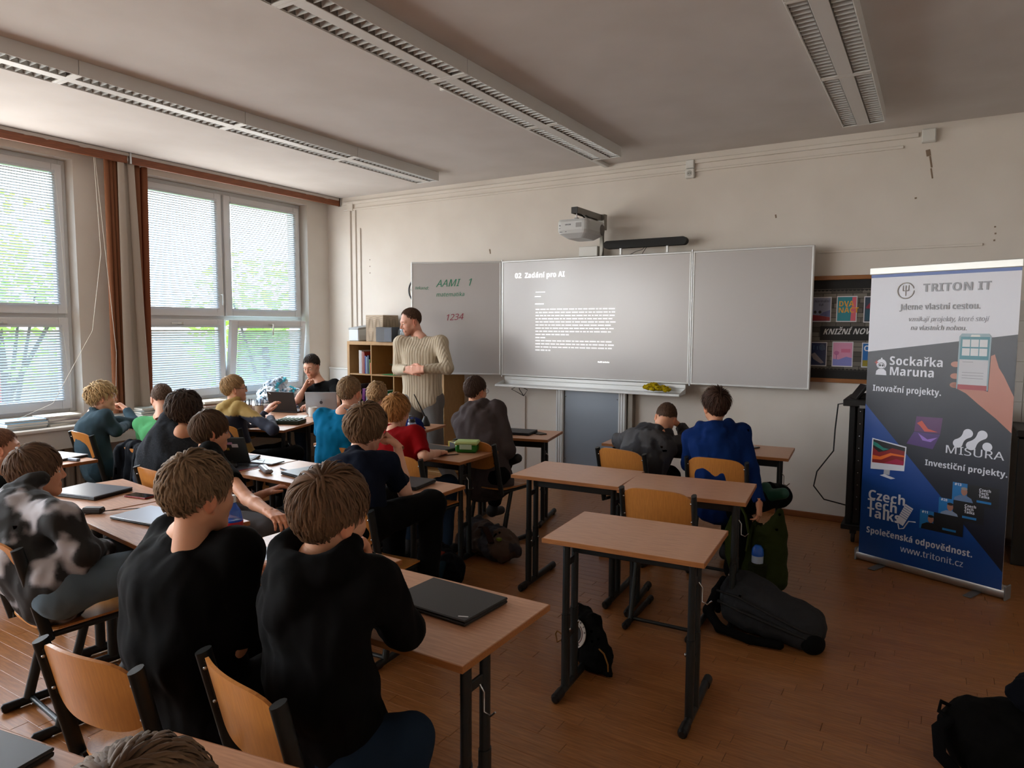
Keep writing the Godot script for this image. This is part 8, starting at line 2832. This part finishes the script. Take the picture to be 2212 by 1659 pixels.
	person("brown haired boy in a navy shirt, elbow on the desk and fist at cheek", {
		"hc": Vector3(-2.549, 1.116, -2.700), "hy": -8.0, "hp": -6.0, "hr": -8.0, "nb": Vector3(-2.495, 0.986, -2.560), "hip": Vector3(-2.394, 0.704, -2.450), "ty": 14.0, "ly": -6.0, "s": 1.0, "hunch": 0.03,
		"rel": Vector3(-2.321, 0.790, -2.740), "rwr": Vector3(-2.443, 1.019, -2.820), "rhd": Vector3(-0.75, 0.6, 0.1), "rpn": Vector3(-0.5, -0.5, 0.6), "rhand": "fist",
		"cut": 0.72, "shirt": cloth(Color(0.06, 0.09, 0.16)), "pants": cloth(Color(0.02, 0.022, 0.028)), "hair": hairs("bowl", 0.45, 0.35, 0.26, 29, {"n": 1200, "len": 0.09, "lift": 0.024, "w": 0.011, "jit": 0.4}), "skin": pale, "seed": 29, "cell": 0.0115, "fold": 0.012})
	person("boy with glasses in a grey hoodie at the middle desks, seen from behind", {
		"hc": Vector3(-3.187, 1.129, -4.650), "hy": -8.0, "hp": 0.0, "nb": Vector3(-3.125, 0.994, -4.560), "hip": Vector3(-2.92, 0.5, -4.42), "ty": 6.0, "ly": -10.0, "w": 1.1, "hem": 0.06, "grow": 0.014, "glasses": true,
		"rel": Vector3(-2.782, 0.707, -4.500), "rwr": Vector3(-2.994, 0.599, -4.750), "rhide": true, "long": true, "hood": true, "shirt": cloth(Color(0.30, 0.265, 0.265)), "pants": cloth(Color(0.02, 0.02, 0.024)),
		"rkn": Vector3(-3.013, 0.534, -4.780), "ran": Vector3(-2.856, 0.633, -4.620), "rtoe": Vector3(-2.728, 0.639, -4.550), "lkn": Vector3(-3.019, 0.505, -4.720), "lan": Vector3(-3.070, 0.175, -4.750), "ltoe": Vector3(-3.101, 0.097, -4.900), "hair": hairs("short", 0.27, 0.20, 0.165, 31, {"n": 1100, "len": 0.05, "lift": 0.012, "side": 0.5}), "skin": tan_, "seed": 31, "fold": 0.012})
	person("boy in a dark camouflage hoodie slumped over the desk by the board", {
		"hc": Vector3(-1.701, 0.974, -4.980), "hy": 20.0, "hp": -48.0, "hr": -12.0, "nb": Vector3(-1.745, 0.868, -4.880), "hip": Vector3(-1.79, 0.5, -4.66), "ty": 6.0, "w": 1.08, "hunch": 0.06, "bow": 0.08, "long": true, "hood": true, "grow": 0.012,
		"lel": Vector3(-2.066, 0.777, -4.980), "lwr": Vector3(-1.95, 0.79, -5.2), "rel": Vector3(-1.551, 0.856, -5.050), "rwr": Vector3(-1.638, 0.910, -5.120), "rhd": Vector3(-0.6, 0.7, 0.2), "rpn": Vector3(-0.8, 0.0, 0.3), "rhand": "half",
		"shirt": M.vcol, "paint": camo, "pants": cloth(Color(0.025, 0.026, 0.03)), "hair": hairs("buzz", 0.33, 0.24, 0.18, 33, {"n": 1300, "len": 0.02, "lift": 0.004, "w": 0.007}), "skin": tan_, "seed": 33, "fold": 0.014})
	person("boy with spiky dark hair in a blue hoodie at the right of the wide desk", {
		"hc": Vector3(-1.272, 1.111, -4.750), "hy": 34.0, "hp": 4.0, "nb": Vector3(-1.249, 0.975, -4.680), "hip": Vector3(-1.16, 0.5, -4.6), "ty": 14.0, "ly": -14.0, "w": 1.04, "long": true, "hood": true, "grow": 0.01,
		"rel": Vector3(-1.009, 0.731, -4.620), "rwr": Vector3(-0.918, 0.550, -4.520), "rhand": "curl", "rhd": Vector3(0.05, -1, 0), "rpn": Vector3(-1, 0, 0), "rkn": Vector3(-0.86, 0.52, -4.9), "ran": Vector3(-0.929, 0.583, -4.780), "rtoe": Vector3(-0.810, 0.580, -4.720), "rshoe": mat(Color(0.05, 0.27, 0.21), 0.6),
		"shirt": cloth(Color(0.025, 0.15, 0.37)), "pants": cloth(Color(0.02, 0.024, 0.04)), "hair": hairs("short", 0.25, 0.17, 0.13, 35, {"n": 1300, "len": 0.06, "lift": 0.012, "stand": 0.03, "jit": 0.6, "side": 0.5, "w": 0.009}), "skin": tan_, "seed": 35, "fold": 0.012})
	person("top of a brown haired head cut off by the bottom edge", {
		"hc": Vector3(-0.762, 1.165, -0.420) - Vector3(0.0, 0.118, 0.0), "hy": 8.0, "hp": -10.0, "hip": Vector3(-0.72, 0.5, -0.16), "ty": 5.0, "s": 0.98, "shirt": cloth(Color(0.1, 0.1, 0.12)),
		"hair": hairs("short", 0.42, 0.33, 0.25, 37, {"n": 1400, "len": 0.06, "lift": 0.012, "w": 0.008}), "skin": tan_, "seed": 37})

func _ready() -> void:
	# ---- camera
	var cam := Camera3D.new()
	cam.name = "camera"
	cam.fov = 57.892
	cam.near = 0.05
	cam.far = 200.0
	add_child(cam)
	cam.transform = Transform3D(Basis(Vector3.UP, 0.5487) * Basis(Vector3.RIGHT, -0.0835) * Basis(Vector3.BACK, 0.0044), Vector3(0, 1.66, 0))
	# ---- sky and exposure
	var env := Environment.new()
	env.tonemap_mode = Environment.TONE_MAPPER_LINEAR
	env.tonemap_exposure = 2.1
	env.background_mode = Environment.BG_SKY
	var sky := Sky.new()
	var ps := ProceduralSkyMaterial.new()
	ps.sky_top_color = Color(0.72, 0.84, 0.96)
	ps.sky_horizon_color = Color(0.93, 0.97, 1.0)
	ps.ground_horizon_color = Color(0.8, 0.82, 0.8)
	ps.ground_bottom_color = Color(0.5, 0.5, 0.45)
	ps.sky_energy_multiplier = 2.3
	ps.ground_energy_multiplier = 1.2
	sky.sky_material = ps
	env.sky = sky
	env.sdfgi_enabled = true
	env.ssao_enabled = true
	env.ssil_enabled = true
	var we := WorldEnvironment.new()
	we.name = "world"
	we.environment = env
	add_child(we)
	# ---- unseen area lights added just inside each window, standing in for daylight
	var pow_ := [1.8, 2.6, 4.4, 5.6, 5.6]
	for i in WINDOWS.size():
		var l := AreaLight3D.new()
		l.name = "added_window_daylight"
		l.area_size = Vector2(2.1, 2.15)
		l.light_color = Color(1.0, 0.975, 0.945)
		l.light_energy = pow_[i]
		l.area_range = 30.0
		l.shadow_enabled = true
		add_child(l, true)
		l.position = Vector3(-6.66, 2.0, (WINDOWS[i][0] + WINDOWS[i][1]) / 2)
		l.rotation_degrees = Vector3(0, -90, 0)
	make_materials()
	wrinkle.noise_type = FastNoiseLite.TYPE_SIMPLEX_SMOOTH
	wrinkle.frequency = 9.0
	wrinkle.fractal_octaves = 2
	build_shell()
	build_things()
	build_people()
